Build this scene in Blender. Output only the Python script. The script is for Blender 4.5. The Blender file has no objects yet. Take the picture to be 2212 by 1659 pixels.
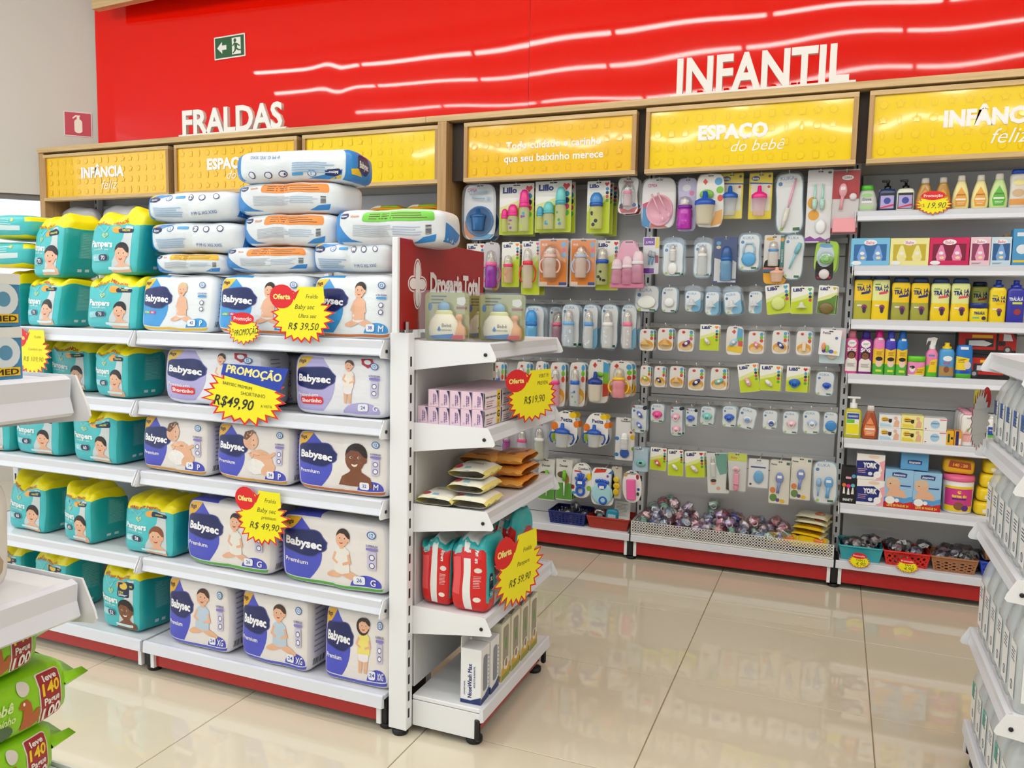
import bpy, math, random
from math import sin, cos, pi, radians, sqrt, exp
from mathutils import Vector, Matrix, noise
from mathutils.geometry import tessellate_polygon

S = bpy.context.scene
COL = S.collection
random.seed(7)

# ------------------------------------------------------------------ camera
CAM_YAW, CAM_PITCH, CAM_ROLL, CAM_F, CAM_H = radians(22.0745), radians(-5.478), radians(1.0969), 1721.66, 1.22
_f = Vector((-sin(CAM_YAW)*cos(CAM_PITCH), cos(CAM_YAW)*cos(CAM_PITCH), sin(CAM_PITCH)))
_r0 = Vector((cos(CAM_YAW), sin(CAM_YAW), 0)); _u0 = _r0.cross(_f)
_r = _r0*cos(CAM_ROLL)+_u0*sin(CAM_ROLL); _u = -_r0*sin(CAM_ROLL)+_u0*cos(CAM_ROLL)
EYE = Vector((0, 0, CAM_H))
cam = bpy.data.cameras.new('camera'); camo = bpy.data.objects.new('camera', cam); COL.objects.link(camo)
cam.sensor_fit = 'HORIZONTAL'; cam.sensor_width = 36; cam.lens = 36*CAM_F/2212; cam.clip_start = .05
camo.matrix_world = Matrix(((_r.x, _u.x, -_f.x, 0), (_r.y, _u.y, -_f.y, 0), (_r.z, _u.z, -_f.z, CAM_H), (0, 0, 0, 1)))
S.camera = camo

def at(x, y, ax, v):
    """Point of the photograph (2212x1659 pixels) on the world plane axis = v."""
    d = _f+_r*((x-1106)/CAM_F)-_u*((y-829.5)/CAM_F)
    return EYE+d*((v-EYE[ax])/d[ax])

# ------------------------------------------------------------------ world, exposure
W = bpy.data.worlds.new('daylight'); S.world = W; W.use_nodes = True
_nt = W.node_tree; _bg = _nt.nodes['Background']
_bg.inputs[0].default_value = (.86, .93, 1, 1); _bg.inputs[1].default_value = 1.6
LAMP_POWER = 30.0
S.view_settings.view_transform = 'Standard'; S.view_settings.look = 'None'
S.view_settings.exposure = 0.12; S.view_settings.gamma = 1.0; S.view_settings.use_curve_mapping = False
S.cycles.max_bounces = 4; S.cycles.diffuse_bounces = 3; S.cycles.glossy_bounces = 3
S.cycles.transmission_bounces = 4; S.cycles.transparent_max_bounces = 14
S.cycles.caustics_reflective = False; S.cycles.caustics_refractive = False
S.cycles.sample_clamp_indirect = 4.0; S.cycles.use_light_tree = False
S.cycles.adaptive_threshold = .04; S.cycles.adaptive_min_samples = 12

# ------------------------------------------------------------------ materials
def lin(h):
    h = h.lstrip('#'); c = [int(h[i:i+2], 16)/255 for i in (0, 2, 4)]
    return [x/12.92 if x <= .04045 else ((x+.055)/1.055)**2.4 for x in c]

_mats = {}
def M(hexc, rough=.4, metal=0, coat=0, bump=0, bscale=40, emit=0, vary=0, stretch=None):
    k = (hexc, rough, metal, coat, bump, bscale, emit, vary, stretch)
    if k in _mats: return _mats[k]
    m = bpy.data.materials.new('paint_'+hexc.lstrip('#')); m.use_nodes = True
    nt = m.node_tree; b = nt.nodes['Principled BSDF']; c = lin(hexc)
    b.inputs['Base Color'].default_value = (*c, 1); b.inputs['Roughness'].default_value = rough
    b.inputs['Metallic'].default_value = metal; b.inputs['Coat Weight'].default_value = coat
    b.inputs['Coat Roughness'].default_value = .12
    if emit:
        b.inputs['Emission Color'].default_value = (*c, 1); b.inputs['Emission Strength'].default_value = emit
    if bump or vary:
        tc = nt.nodes.new('ShaderNodeTexCoord'); src = tc.outputs['Object']
        if stretch:
            mp = nt.nodes.new('ShaderNodeMapping'); nt.links.new(src, mp.inputs[0])
            mp.inputs['Scale'].default_value = stretch; src = mp.outputs[0]
        n = nt.nodes.new('ShaderNodeTexNoise'); n.inputs['Scale'].default_value = bscale
        n.inputs['Detail'].default_value = 3; nt.links.new(src, n.inputs['Vector'])
        if bump:
            bp = nt.nodes.new('ShaderNodeBump'); bp.inputs['Strength'].default_value = bump
            bp.inputs['Distance'].default_value = .006
            nt.links.new(n.outputs['Fac'], bp.inputs['Height']); nt.links.new(bp.outputs[0], b.inputs['Normal'])
        if vary:
            mx = nt.nodes.new('ShaderNodeMix'); mx.data_type = 'RGBA'
            mx.inputs['A'].default_value = (*[x*(1-vary) for x in c], 1)
            mx.inputs['B'].default_value = (*[min(1, x*(1+vary)) for x in c], 1)
            nt.links.new(n.outputs['Fac'], mx.inputs['Factor']); nt.links.new(mx.outputs['Result'], b.inputs['Base Color'])
    _mats[k] = m
    return m

def FILM(hexc):                      # crinkled glossy wrapping film
    return M(hexc, rough=.3, bump=.35, bscale=16, stretch=(1, 1, 2.2))
def INK(hexc):                       # print on card
    return M(hexc, rough=.38)
def PLA(hexc):                       # moulded plastic
    return M(hexc, rough=.26)
def CLEAR(hexc='#ffffff', a=.10, rough=.06):    # thin clear plastic: see-through with glossy reflections
    k = ('clear', hexc, a, rough)
    if k in _mats: return _mats[k]
    m = bpy.data.materials.new('clear_plastic'); m.use_nodes = True; nt = m.node_tree; nt.nodes.clear()
    o = nt.nodes.new('ShaderNodeOutputMaterial'); mx = nt.nodes.new('ShaderNodeMixShader')
    t = nt.nodes.new('ShaderNodeBsdfTransparent'); g = nt.nodes.new('ShaderNodeBsdfGlossy')
    lw = nt.nodes.new('ShaderNodeLayerWeight'); lw.inputs[0].default_value = .22
    mr = nt.nodes.new('ShaderNodeMapRange'); mr.inputs['To Min'].default_value = a; mr.inputs['To Max'].default_value = min(1, a+.5)
    t.inputs[0].default_value = (*lin(hexc), 1); g.inputs['Roughness'].default_value = rough
    nt.links.new(lw.outputs['Facing'], mr.inputs['Value']); nt.links.new(mr.outputs[0], mx.inputs[0])
    nt.links.new(t.outputs[0], mx.inputs[1]); nt.links.new(g.outputs[0], mx.inputs[2]); nt.links.new(mx.outputs[0], o.inputs[0])
    _mats[k] = m
    return m
def HAZE(hexc, a=.5):                # tinted translucent plastic: partly see-through
    k = ('haze', hexc, a)
    if k in _mats: return _mats[k]
    m = bpy.data.materials.new('tinted_plastic'); m.use_nodes = True; b = m.node_tree.nodes['Principled BSDF']
    b.inputs['Base Color'].default_value = (*lin(hexc), 1); b.inputs['Roughness'].default_value = .15
    b.inputs['Alpha'].default_value = a; b.inputs['Coat Weight'].default_value = .3
    _mats[k] = m
    return m
def wood(hexc='#c8a878', axis=0):
    k = ('wood', hexc, axis)
    if k in _mats: return _mats[k]
    m = bpy.data.materials.new('oak_laminate'); m.use_nodes = True; nt = m.node_tree; b = nt.nodes['Principled BSDF']
    tc = nt.nodes.new('ShaderNodeTexCoord'); mp = nt.nodes.new('ShaderNodeMapping'); n = nt.nodes.new('ShaderNodeTexNoise')
    sc = [60, 60, 60]; sc[axis] = 2.5; mp.inputs['Scale'].default_value = sc
    n.inputs['Scale'].default_value = 1; n.inputs['Detail'].default_value = 5; n.inputs['Roughness'].default_value = .65
    cr = nt.nodes.new('ShaderNodeValToRGB'); c = lin(hexc)
    cr.color_ramp.elements[0].position = .3; cr.color_ramp.elements[1].position = .72
    cr.color_ramp.elements[0].color = (c[0]*.72, c[1]*.66, c[2]*.58, 1); cr.color_ramp.elements[1].color = (*[min(1, x*1.12) for x in c], 1)
    nt.links.new(tc.outputs['Object'], mp.inputs[0]); nt.links.new(mp.outputs[0], n.inputs['Vector'])
    nt.links.new(n.outputs['Fac'], cr.inputs[0]); nt.links.new(cr.outputs[0], b.inputs['Base Color']); b.inputs['Roughness'].default_value = .45
    _mats[k] = m
    return m

# ------------------------------------------------------------------ objects
def link(name, data=None, parent=None, loc=(0, 0, 0), rot=(0, 0, 0)):
    o = bpy.data.objects.new(name, data); COL.objects.link(o)
    if parent: o.parent = parent
    o.location = loc; o.rotation_euler = rot
    return o
def tag(o, label, cat, group=None, kind=None):
    o['label'] = label; o['category'] = cat
    if group: o['group'] = group
    if kind: o['kind'] = kind
    return o
def struct(o): o['kind'] = 'structure'; return o
def thing(name, label, cat, loc=(0, 0, 0), rot=(0, 0, 0), group=None):
    return tag(link(name, None, None, loc, rot), label, cat, group)
def dup(o, loc=None, rot=None, label=None, scale=None, parent=None):
    c = o.copy(); COL.objects.link(c)
    if parent is not None: c.parent = parent
    if loc is not None: c.location = loc
    if rot is not None: c.rotation_euler = rot
    if scale is not None: c.scale = scale
    if label: c['label'] = label
    for ch in o.children: dup(ch, parent=c)
    return c

class MB:
    """Collects shapes; out() links them as one mesh object."""
    def __init__(s): s.v = []; s.f = []; s.m = []; s.ml = []; s.sm = []
    def mi(s, mat):
        if mat not in s.ml: s.ml.append(mat)
        return s.ml.index(mat)
    def add(s, vs, fs, mat, smooth=False):
        b = len(s.v); s.v += [tuple(v) for v in vs]; i = s.mi(mat)
        for f in fs: s.f.append(tuple(b+k for k in f)); s.m.append(i); s.sm.append(smooth)
        return s
    def box(s, x0, x1, y0, y1, z0, z1, mat, b=0):
        if not b:
            vs = [(x, y, z) for z in (z0, z1) for y in (y0, y1) for x in (x0, x1)]
            return s.add(vs, [(0, 2, 3, 1), (4, 5, 7, 6), (0, 1, 5, 4), (2, 6, 7, 3), (0, 4, 6, 2), (1, 3, 7, 5)], mat)
        vs = []; key = {}
        def V(ix, iy, iz, ax):
            k = (ix, iy, iz, ax)
            if k not in key:
                x = (x0, x1)[ix]; y = (y0, y1)[iy]; z = (z0, z1)[iz]
                if ax != 0: x += b if not ix else -b
                if ax != 1: y += b if not iy else -b
                if ax != 2: z += b if not iz else -b
                key[k] = len(vs); vs.append((x, y, z))
            return key[k]
        fs = []
        for i in (0, 1):
            fs.append([V(i, 0, 0, 0), V(i, 1, 0, 0), V(i, 1, 1, 0), V(i, 0, 1, 0)] if i else [V(i, 0, 0, 0), V(i, 0, 1, 0), V(i, 1, 1, 0), V(i, 1, 0, 0)])
            fs.append([V(0, i, 0, 1), V(0, i, 1, 1), V(1, i, 1, 1), V(1, i, 0, 1)] if i else [V(0, i, 0, 1), V(1, i, 0, 1), V(1, i, 1, 1), V(0, i, 1, 1)])
            fs.append([V(0, 0, i, 2), V(1, 0, i, 2), V(1, 1, i, 2), V(0, 1, i, 2)] if i else [V(0, 0, i, 2), V(0, 1, i, 2), V(1, 1, i, 2), V(1, 0, i, 2)])
        for i in (0, 1):
            for j in (0, 1):
                fs.append([V(0, i, j, 1), V(1, i, j, 1), V(1, i, j, 2), V(0, i, j, 2)])
                fs.append([V(i, 0, j, 0), V(i, 1, j, 0), V(i, 1, j, 2), V(i, 0, j, 2)])
                fs.append([V(i, j, 0, 0), V(i, j, 1, 0), V(i, j, 1, 1), V(i, j, 0, 1)])
                for k in (0, 1): fs.append([V(i, j, k, 0), V(i, j, k, 1), V(i, j, k, 2)])
        c = Vector(((x0+x1)/2, (y0+y1)/2, (z0+z1)/2)); out = []
        for f in fs:
            p = [Vector(vs[q]) for q in f]; n = (p[1]-p[0]).cross(p[2]-p[0])
            out.append(f if n.dot(sum(p, Vector())/len(p)-c) > 0 else f[::-1])
        return s.add(vs, out, mat)
    def prism(s, pts, a0, a1, mat, ax=1, side=None):
        """Polygon extruded along ax (0: pts are y,z; 1: pts are x,z; 2: pts are x,y)."""
        n = len(pts)
        def P(p, a): return ((a, p[0], p[1]), (p[0], a, p[1]), (p[0], p[1], a))[ax]
        vs = [P(p, a0) for p in pts]+[P(p, a1) for p in pts]
        tr = tessellate_polygon([[Vector((p[0], p[1], 0)) for p in pts]])
        ar = sum(pts[i-1][0]*pts[i][1]-pts[i][0]*pts[i-1][1] for i in range(n))
        flip = (ar > 0) != (ax == 1)
        fs = []
        for t in tr:
            q = [Vector((pts[i][0], pts[i][1], 0)) for i in t]
            ccw = (q[1]-q[0]).cross(q[2]-q[0]).z > 0
            t = t if ccw else t[::-1]
            lo, hi = (tuple(t[::-1]), tuple(i+n for i in t)) if ax != 1 else (tuple(t), tuple(i+n for i in t[::-1]))
            fs += [lo, hi]
        s.add(vs, fs, mat)
        sf = []
        for i in range(n):
            j = (i+1) % n
            sf.append((i, j, j+n, i+n) if flip else (j, i, i+n, j+n))
        return s.add(vs, sf, side or mat)
    def lathe(s, prof, mat, c=(0, 0, 0), seg=16, sx=1, sy=1, cap=True, a0=0, a1=2*pi, M4=None):
        full = abs(a1-a0-2*pi) < 1e-6; n = seg if full else seg+1
        vs = []; fs = []
        for (r, z) in prof:
            for k in range(n):
                a = a0+(a1-a0)*k/seg
                p = Vector((r*cos(a)*sx, r*sin(a)*sy, z))
                if M4: p = M4 @ p
                vs.append((p.x+c[0], p.y+c[1], p.z+c[2]))
        for i in range(len(prof)-1):
            for k in range(seg):
                j = (k+1) % n
                fs.append((i*n+k, i*n+j, (i+1)*n+j, (i+1)*n+k))
        s.add(vs, fs, mat, True)
        if cap and full:
            e = []
            if prof[0][0] > 1e-5: e.append(tuple(range(n))[::-1])
            if prof[-1][0] > 1e-5: e.append(tuple((len(prof)-1)*n+k for k in range(n)))
            s.add(vs, e, mat)
        return s
    def ell(s, c, rx, ry, rz, mat, nu=12, nv=8):
        pr = [(max(1e-6, sin(pi*i/nv)), -cos(pi*i/nv)) for i in range(nv+1)]
        vs = []; fs = []
        for (r, z) in pr:
            for k in range(nu): a = 2*pi*k/nu; vs.append((c[0]+rx*r*cos(a), c[1]+ry*r*sin(a), c[2]+rz*z))
        for i in range(nv):
            for k in range(nu): j = (k+1) % nu; fs.append((i*nu+k, i*nu+j, (i+1)*nu+j, (i+1)*nu+k))
        return s.add(vs, fs, mat, True)
    def tube(s, pts, r, mat, seg=6, closed=False, flat=1):
        pts = [Vector(p) for p in pts]; n = len(pts); vs = []; fs = []
        up = Vector((0, 1, 0)) if abs((pts[1]-pts[0]).normalized().y) < .9 else Vector((1, 0, 0))
        for i, p in enumerate(pts):
            t = (pts[(i+1) % n]-pts[i-1]) if closed or 0 < i < n-1 else (pts[1]-pts[0] if i == 0 else pts[-1]-pts[-2])
            t.normalize(); a = t.cross(up).normalized(); b = a.cross(t).normalized()
            rr = r[i] if isinstance(r, (list, tuple)) else r
            for k in range(seg): w = 2*pi*k/seg; vs.append(p+a*(rr*cos(w))+b*(rr*flat*sin(w)))
        for i in range(n if closed else n-1):
            for k in range(seg):
                j = (k+1) % seg; i2 = (i+1) % n
                fs.append((i*seg+k, i*seg+j, i2*seg+j, i2*seg+k))
        if not closed: fs += [tuple(range(seg))[::-1], tuple((n-1)*seg+k for k in range(seg))]
        return s.add(vs, fs, mat, True)
    def ring(s, c, R, r, mat, ax='y', n=18, seg=6, rz=None, a0=0, a1=2*pi):
        rz = rz or R; cl = abs(a1-a0-2*pi) < 1e-6; m = n if cl else n+1
        pts = []
        for k in range(m):
            a = a0+(a1-a0)*k/n
            pts.append((c[0]+R*cos(a), c[1], c[2]+rz*sin(a)) if ax == 'y' else (c[0]+R*cos(a), c[1]+rz*sin(a), c[2]))
        return s.tube(pts, r, mat, seg, cl)
    def mesh(s, name):
        me = bpy.data.meshes.new(name); me.from_pydata(s.v, [], s.f)
        for m in s.ml: me.materials.append(m)
        me.polygons.foreach_set('material_index', s.m); me.polygons.foreach_set('use_smooth', s.sm)
        me.update()
        return me
    def out(s, name, parent=None, loc=(0, 0, 0), rot=(0, 0, 0)):
        return link(name, s.mesh(name), parent, loc, rot)

# ------------------------------------------------------------------ flat shapes and lettering
def circ(cx, cz, rx, rz=None, n=20, a0=0, a1=2*pi, rot=0):
    rz = rz or rx; p = []
    m = n if abs(a1-a0-2*pi) < 1e-6 else n+1
    for k in range(m):
        a = a0+(a1-a0)*k/n; x = rx*cos(a); z = rz*sin(a)
        p.append((cx+x*cos(rot)-z*sin(rot), cz+x*sin(rot)+z*cos(rot)))
    return p
def rrect(x0, z0, x1, z1, r=.004, n=4):
    r = min(r, abs(x1-x0)/2-1e-5, abs(z1-z0)/2-1e-5); p = []
    for cx, cz, a in ((x1-r, z0+r, -pi/2), (x1-r, z1-r, 0), (x0+r, z1-r, pi/2), (x0+r, z0+r, pi)):
        for k in range(n+1): w = a+pi/2*k/n; p.append((cx+r*cos(w), cz+r*sin(w)))
    return p
def star(cx, cz, rx, rz, n=18, inner=.8, seed=0, n_keep=None):
    R = random.Random(seed); p = []
    for k in range(2*n):
        a = 2*pi*k/(2*n)+pi/2; f = (1+R.uniform(-.08, .08)) if k % 2 == 0 else inner
        p.append((cx+rx*f*cos(a), cz+rz*f*sin(a)))
    return p
def cloud(cx, cz, w, h):
    p = []
    for k in range(40):
        a = 2*pi*k/40; f = 1+.07*cos(5*a+.6)+(.08 if 0 < a < pi else 0)
        x = abs(cos(a))**.75*(1 if cos(a) > 0 else -1); z = abs(sin(a))**.8*(1 if sin(a) > 0 else -1)
        p.append((cx+w/2*f*x, cz+h/2*f*z))
    return p

_txt = {}
def glyphs(s, bold=0):
    k = (s, bold)
    if k not in _txt:
        cu = bpy.data.curves.new('lettering', 'FONT'); cu.body = s; cu.size = 1; cu.resolution_u = 2; cu.offset = bold
        ob = bpy.data.objects.new('lettering', cu); me = bpy.data.meshes.new_from_object(ob)
        vs = [(v.co.x, v.co.y) for v in me.vertices]; tr = []
        for p in me.polygons:
            ix = list(p.vertices)
            for i in range(1, len(ix)-1): tr.append((vs[ix[0]], vs[ix[i]], vs[ix[i+1]]))
        bpy.data.objects.remove(ob); bpy.data.curves.remove(cu); bpy.data.meshes.remove(me)
        xs = [v[0] for v in vs] or [0, 1]
        _txt[k] = (tr, min(xs), max(xs))
    return _txt[k]

class Pr:
    """Flat print laid on a surface: fn(x, z, lift) gives the point; part(name) starts a new child mesh."""
    def __init__(s, fn, L=None, mat=INK): s.fn = fn; s.L = L; s.k = 0; s.cur = None; s.parts = []; s.mat = mat; s.step = .00011; s.lock = False
    def part(s, name): s.cur = MB(); s.parts.append((name, s.cur)); return s
    def tris(s, tr, col):
        if s.cur is None: s.part('print')
        if not s.lock: s.k += 1
        off = .0004+s.step*s.k; m = s.mat(col) if isinstance(col, str) else col
        if s.L:
            st = list(tr); tr = []
            while st:
                a, b, c = st.pop()
                e = [((a[0]-b[0])**2+(a[1]-b[1])**2, 0), ((b[0]-c[0])**2+(b[1]-c[1])**2, 1), ((c[0]-a[0])**2+(c[1]-a[1])**2, 2)]
                d, i = max(e)
                if d <= s.L*s.L: tr.append((a, b, c)); continue
                if i == 1: a, b, c = b, c, a
                elif i == 2: a, b, c = c, a, b
                q = ((a[0]+b[0])/2, (a[1]+b[1])/2); st += [(a, q, c), (q, b, c)]
        vs = []; fs = []; key = {}
        for t in tr:
            (ax, az), (bx, bz), (cx, cz) = t
            if (bx-ax)*(cz-az)-(cx-ax)*(bz-az) < 0: t = (t[0], t[2], t[1])
            f = []
            for p in t:
                kk = (round(p[0], 6), round(p[1], 6))
                if kk not in key: key[kk] = len(vs); vs.append(s.fn(p[0], p[1], off))
                f.append(key[kk])
            if len(set(f)) == 3: fs.append(f)
        s.cur.add(vs, fs, m, bool(s.L))
        return s
    def hold(s, on=True):
        """Shapes that do not cover one another share one layer."""
        if on: s.k += 1
        s.lock = on; return s
    def poly(s, pts, col):
        tr = tessellate_polygon([[Vector((p[0], p[1], 0)) for p in pts]])
        return s.tris([tuple(pts[i] for i in t) for t in tr], col)
    def rect(s, x0, z0, x1, z1, col, r=0): return s.poly(rrect(x0, z0, x1, z1, r) if r else [(x0, z0), (x1, z0), (x1, z1), (x0, z1)], col)
    def ell(s, cx, cz, rx, rz, col, n=18, rot=0): return s.poly(circ(cx, cz, rx, rz, n, rot=rot), col)
    def text(s, t, cx, cz, h, col, bold=.02, w=None, shear=0, rot=0, al='C'):
        fat = bold if 'M' in t else 0                # this letter is thickened by shifted copies
        tr, x0, x1 = glyphs(t, 0 if fat else bold); k = h/.72; kx = k
        if w and (x1-x0)*k > 1e-6 and ((x1-x0)*k > w or w < 0): kx = abs(w)/(x1-x0)
        ox = {'C': (x0+x1)/2, 'L': x0, 'R': x1}[al]; co, si = cos(rot), sin(rot)
        def P(p):
            z = (p[1]-.36)*k; x = (p[0]-ox)*kx+z*shear
            return (cx+x*co-z*si, cz+x*si+z*co)
        if fat > .004:
            for a, b in ((fat, 0), (-fat, 0), (0, fat)): s.tris([tuple(P((p[0]+a, p[1]+b)) for p in t_) for t_ in tr], col)
        return s.tris([tuple(P(p) for p in t_) for t_ in tr], col)
    def lines(s, x0, z1, x1, n, h, gap, col='#8a8f96', jag=.25, seed=1):
        R = random.Random(seed); tr = []
        for i in range(n):
            z = z1-i*gap; xe = x1-R.uniform(0, jag)*(x1-x0)
            tr += [((x0, z), (xe, z), (xe, z-h)), ((x0, z), (xe, z-h), (x0, z-h))]
        return s.tris(tr, col)
    def bars(s, x0, z0, x1, z1, n=14, col='#222222', horiz=False, seed=3):
        R = random.Random(seed); tr = []; a, b = (z0, z1) if horiz else (x0, x1)
        for i in range(n):
            p = a+(b-a)*i/n; q = p+(b-a)/n*R.uniform(.3, .75)
            c = [(x0, p), (x1, p), (x1, q), (x0, q)] if horiz else [(p, z0), (q, z0), (q, z1), (p, z1)]
            tr += [(c[0], c[1], c[2]), (c[0], c[2], c[3])]
        return s.tris(tr, col)
    def out(s, parent):
        for n, mb in s.parts:
            if mb.v: mb.out(n, parent)
        return parent
    def children(s, kids, parent):
        """Ready meshes shared between alike things."""
        for n, me in kids: link(n, me, parent)
    def meshes(s): return [(n, mb.mesh(n)) for n, mb in s.parts if mb.v]

def flat(y): return lambda x, z, o: (x, y-o, z)
# ================================================================== the setting
WY = 4.0                                   # red wall plane
def solid(ch, size, depth, mat, bold=.012, kx=1):
    cu = bpy.data.curves.new('letter', 'FONT'); cu.body = ch; cu.size = size; cu.extrude = depth/2; cu.offset = bold*size; cu.resolution_u = 3
    ob = bpy.data.objects.new('letter', cu); me = bpy.data.meshes.new_from_object(ob)
    bpy.data.objects.remove(ob); bpy.data.curves.remove(cu)
    me.transform(Matrix(((kx, 0, 0, 0), (0, 0, -1, 0), (0, 1, 0, 0), (0, 0, 0, 1))))
    me.materials.clear(); me.materials.append(mat); me.name = 'letter'
    return me

# floor: polished square tiles with thin joints
floor = struct(MB().box(-7, 5, -4.2, WY, -.12, -.004, M('#a89878', .8)).out('floor'))
tile_mat = M('#ddd4be', rough=.03, vary=.035, bscale=2.2); tile_mat.node_tree.nodes['Principled BSDF'].inputs['Specular IOR Level'].default_value = .8
tm = MB().box(-.2985, .2985, -.2985, .2985, -.012, 0, tile_mat, b=.0012).mesh('tile')
for i in range(-11, 8):
    for j in range(-11, 3):
        cx = .159+.3+.6*i; cy = 2.567+.3+.6*j
        if -6.9 < cx < 4.6 and cy < WY+.2: link('tile', tm, floor, (cx, cy, 0))

wall_back = struct(MB().box(-4.8, 5, WY+.012, WY+.15, 0, 3.6, M('#d9d6d0', .6)).out('wall_back'))
RED = M('#ee1606', rough=.035); RED.node_tree.nodes['Principled BSDF'].inputs['Specular IOR Level'].default_value = .32
def red_sheet(x0, x1, seed):
    nx = int((x1-x0)/.05); nz = 28; z0, z1 = 2.0, 3.42; vs = []; fs = []
    for j in range(nz+1):
        for i in range(nx+1):
            x = x0+(x1-x0)*i/nx; z = z0+(z1-z0)*j/nz
            w = .0011*sin(x*5.4+.5+z*1.3)+.0008*sin(x*9.1+2+z*3)+.0006*sin(z*9+x*2)
            w += .0022*exp(-((x+2.77)/.07)**2)*exp(-((z-2.55)/.22)**2)
            vs.append((x, WY-.004+w, z))
    for j in range(nz):
        for i in range(nx): k = j*(nx+1)+i; fs.append((k, k+1, k+nx+2, k+nx+1))
    return MB().add(vs, fs, RED, True)
xs = at(1143, 150, 1, WY).x
red_sheet(-4.63, xs-.001, 1).out('red_panel', wall_back)
red_sheet(xs+.001, 4.9, 2).out('red_panel', wall_back)

# slanting side wall with window
PC = Vector((-4.64, WY+.01, 0)); WA = radians(43.8)
wn = Vector((sin(WA), -cos(WA), 0)); wx = Vector((cos(WA), sin(WA), 0))
def at_wall(x, y):
    d = _f+_r*((x-1106)/CAM_F)-_u*((y-829.5)/CAM_F); t = (PC-EYE).dot(wn)/d.dot(wn); p = EYE+d*t
    return (p-PC).dot(wx), p.z
zt = at_wall(40, 418)[1]; xr = at_wall(120, 450)[0]
mw = M('#cfcbc4', .55)
wall_left = struct(MB().box(-5, .02, 0, .12, zt, 3.6, mw).box(xr, .02, 0, .12, 0, zt, mw).box(-5, xr, 0, .12, 0, .7, mw).out('wall_left', None, PC, (0, 0, WA)))
win = struct(MB().box(-5, xr, .02, .06, zt-.035, zt, M('#6f6a66', .5)).box(xr-.04, xr, .02, .06, .7, zt-.035, M('#e8e8e6', .4)).box(-5, xr, .02, .06, .7, .74, M('#e8e8e6', .4)).out('window_1', None, PC, (0, 0, WA)))
MB().box(-5, xr-.04, .045, .05, .74, zt-.035, CLEAR('#f4fbff', .04)).out('pane', win)

wall_right = struct(MB().box(3.2, 3.35, -4.2, WY, 0, 3.6, M('#dad7d2', .6)).out('wall_right'))
wf = M('#d5d2cc', .6)
wall_front = struct(MB().box(-9, 3.2, -4.35, -4.2, 2.75, 3.6, wf).box(-9, 3.2, -4.35, -4.2, 0, .5, wf).box(-9, -8.2, -4.35, -4.2, .5, 2.75, wf).box(-1.2, 3.2, -4.35, -4.2, .5, 2.75, wf).out('wall_front'))
win2 = struct(MB().box(-8.2, -8.14, -4.3, -4.22, .5, 2.75, M('#3a3a3a', .4)).box(-5.9, -5.84, -4.3, -4.22, .5, 2.75, M('#3a3a3a', .4)).box(-3.6, -3.54, -4.3, -4.22, .5, 2.75, M('#3a3a3a', .4)).box(-1.26, -1.2, -4.3, -4.22, .5, 2.75, M('#3a3a3a', .4)).out('window_2'))
for a, b in ((-8.14, -5.9), (-5.84, -3.6), (-3.54, -1.26)): MB().box(a, b, -4.265, -4.26, .5, 2.75, CLEAR('#f4fbff', .04)).out('pane', win2)
ceiling = struct(MB().box(-9, 3.4, -4.4, 4.2, 3.5, 3.6, M('#eeece8', .7)).out('ceiling'))
fp = at(198, 20, 1, 3.84); fq = at(300, -2, 2, fp.z); fa = math.atan2(fq.y-fp.y, fq.x-fp.x)
trim = struct(MB().box(0, 2.6, 0, .05, fp.z, 3.5, wood('#d6b98a', 0)).out('trim_1', None, (fp.x, fp.y, 0), (0, 0, fa)))

# linear ceiling lights in rows along the aisle
hm = MB().box(-.57, .57, -.035, .035, .02, .06, M('#f0f0ee', .4), b=.004).mesh('housing')
dm = MB().box(-.565, .565, -.012, .012, .004, .022, M('#f4f4f0', .4)).add([(-.56, -.022, .016), (.56, -.022, .016), (.56, -.012, 0), (-.56, -.012, 0), (.56, .012, 0), (-.56, .012, 0), (.56, .022, .016), (-.56, .022, .016)], [(0, 1, 2, 3), (3, 2, 4, 5), (5, 4, 6, 7)], M('#fffcf6', .4, emit=LAMP_POWER)).mesh('diffuser')
for ri, (y, x0, words) in enumerate(((1.76, -5.2+.57, 'closest to the red wall'), (1.06, -5.45+.57, 'second from the red wall'), (.04, -5.3+.57, 'third from the red wall'), (-1.2, -5.5+.57, 'fourth from the red wall'), (-2.6, -5.5+.57, 'furthest from the red wall'))):
    for i in range(7):
        l = thing('linear_light', 'slim white linear light on the ceiling, row '+words, 'light', (x0+1.165*i, y, 3.34), group='ceiling lights '+words)
        link('housing', hm, l); link('diffuser', dm, l)
        MB().tube([(-.4, 0, .06), (-.4, 0, .16)], .003, M('#dddddd', .4)).out('suspension_wire', l); MB().tube([(.4, 0, .06), (.4, 0, .16)], .003, M('#dddddd', .4)).out('suspension_wire', l)

# ------------------------------------------------------------------ wooden header over the wall shelving
oakx, oakz = wood('#dcbf8c', 0), wood('#c09a66', 2)
HF = 3.69
hdr = thing('wall_header', 'long oak wood header board running below the red wall', 'header', (-1.8, HF, 2.15))
def wl(mb, name, parent, o): return mb.out(name, parent, tuple(-c for c in o))
HO = (-1.8, HF, 2.15)
wl(MB().box(-4.72, -2.0, HF, WY-.01, 2.15, 2.18, oakx, b=.0015), 'top_board', hdr, HO)
wl(MB().box(-1.998, 1.3, HF, WY-.01, 2.15, 2.18, oakx, b=.0015), 'top_board', hdr, HO)
wl(MB().box(-4.82, -4.775, HF+.01, WY-.01, 0.0, 2.148, oakz, b=.0015), 'end_panel', hdr, HO)
wl(MB().box(-4.72-.1, -4.72, HF, WY-.01, 2.15, 2.18, oakx, b=.0015), 'top_board', hdr, HO)
wl(MB().box(-1.925, -1.875, HF-.01, WY-.01, 0.02, 2.148, oakz, b=.0015), 'divider_panel', hdr, HO)
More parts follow.
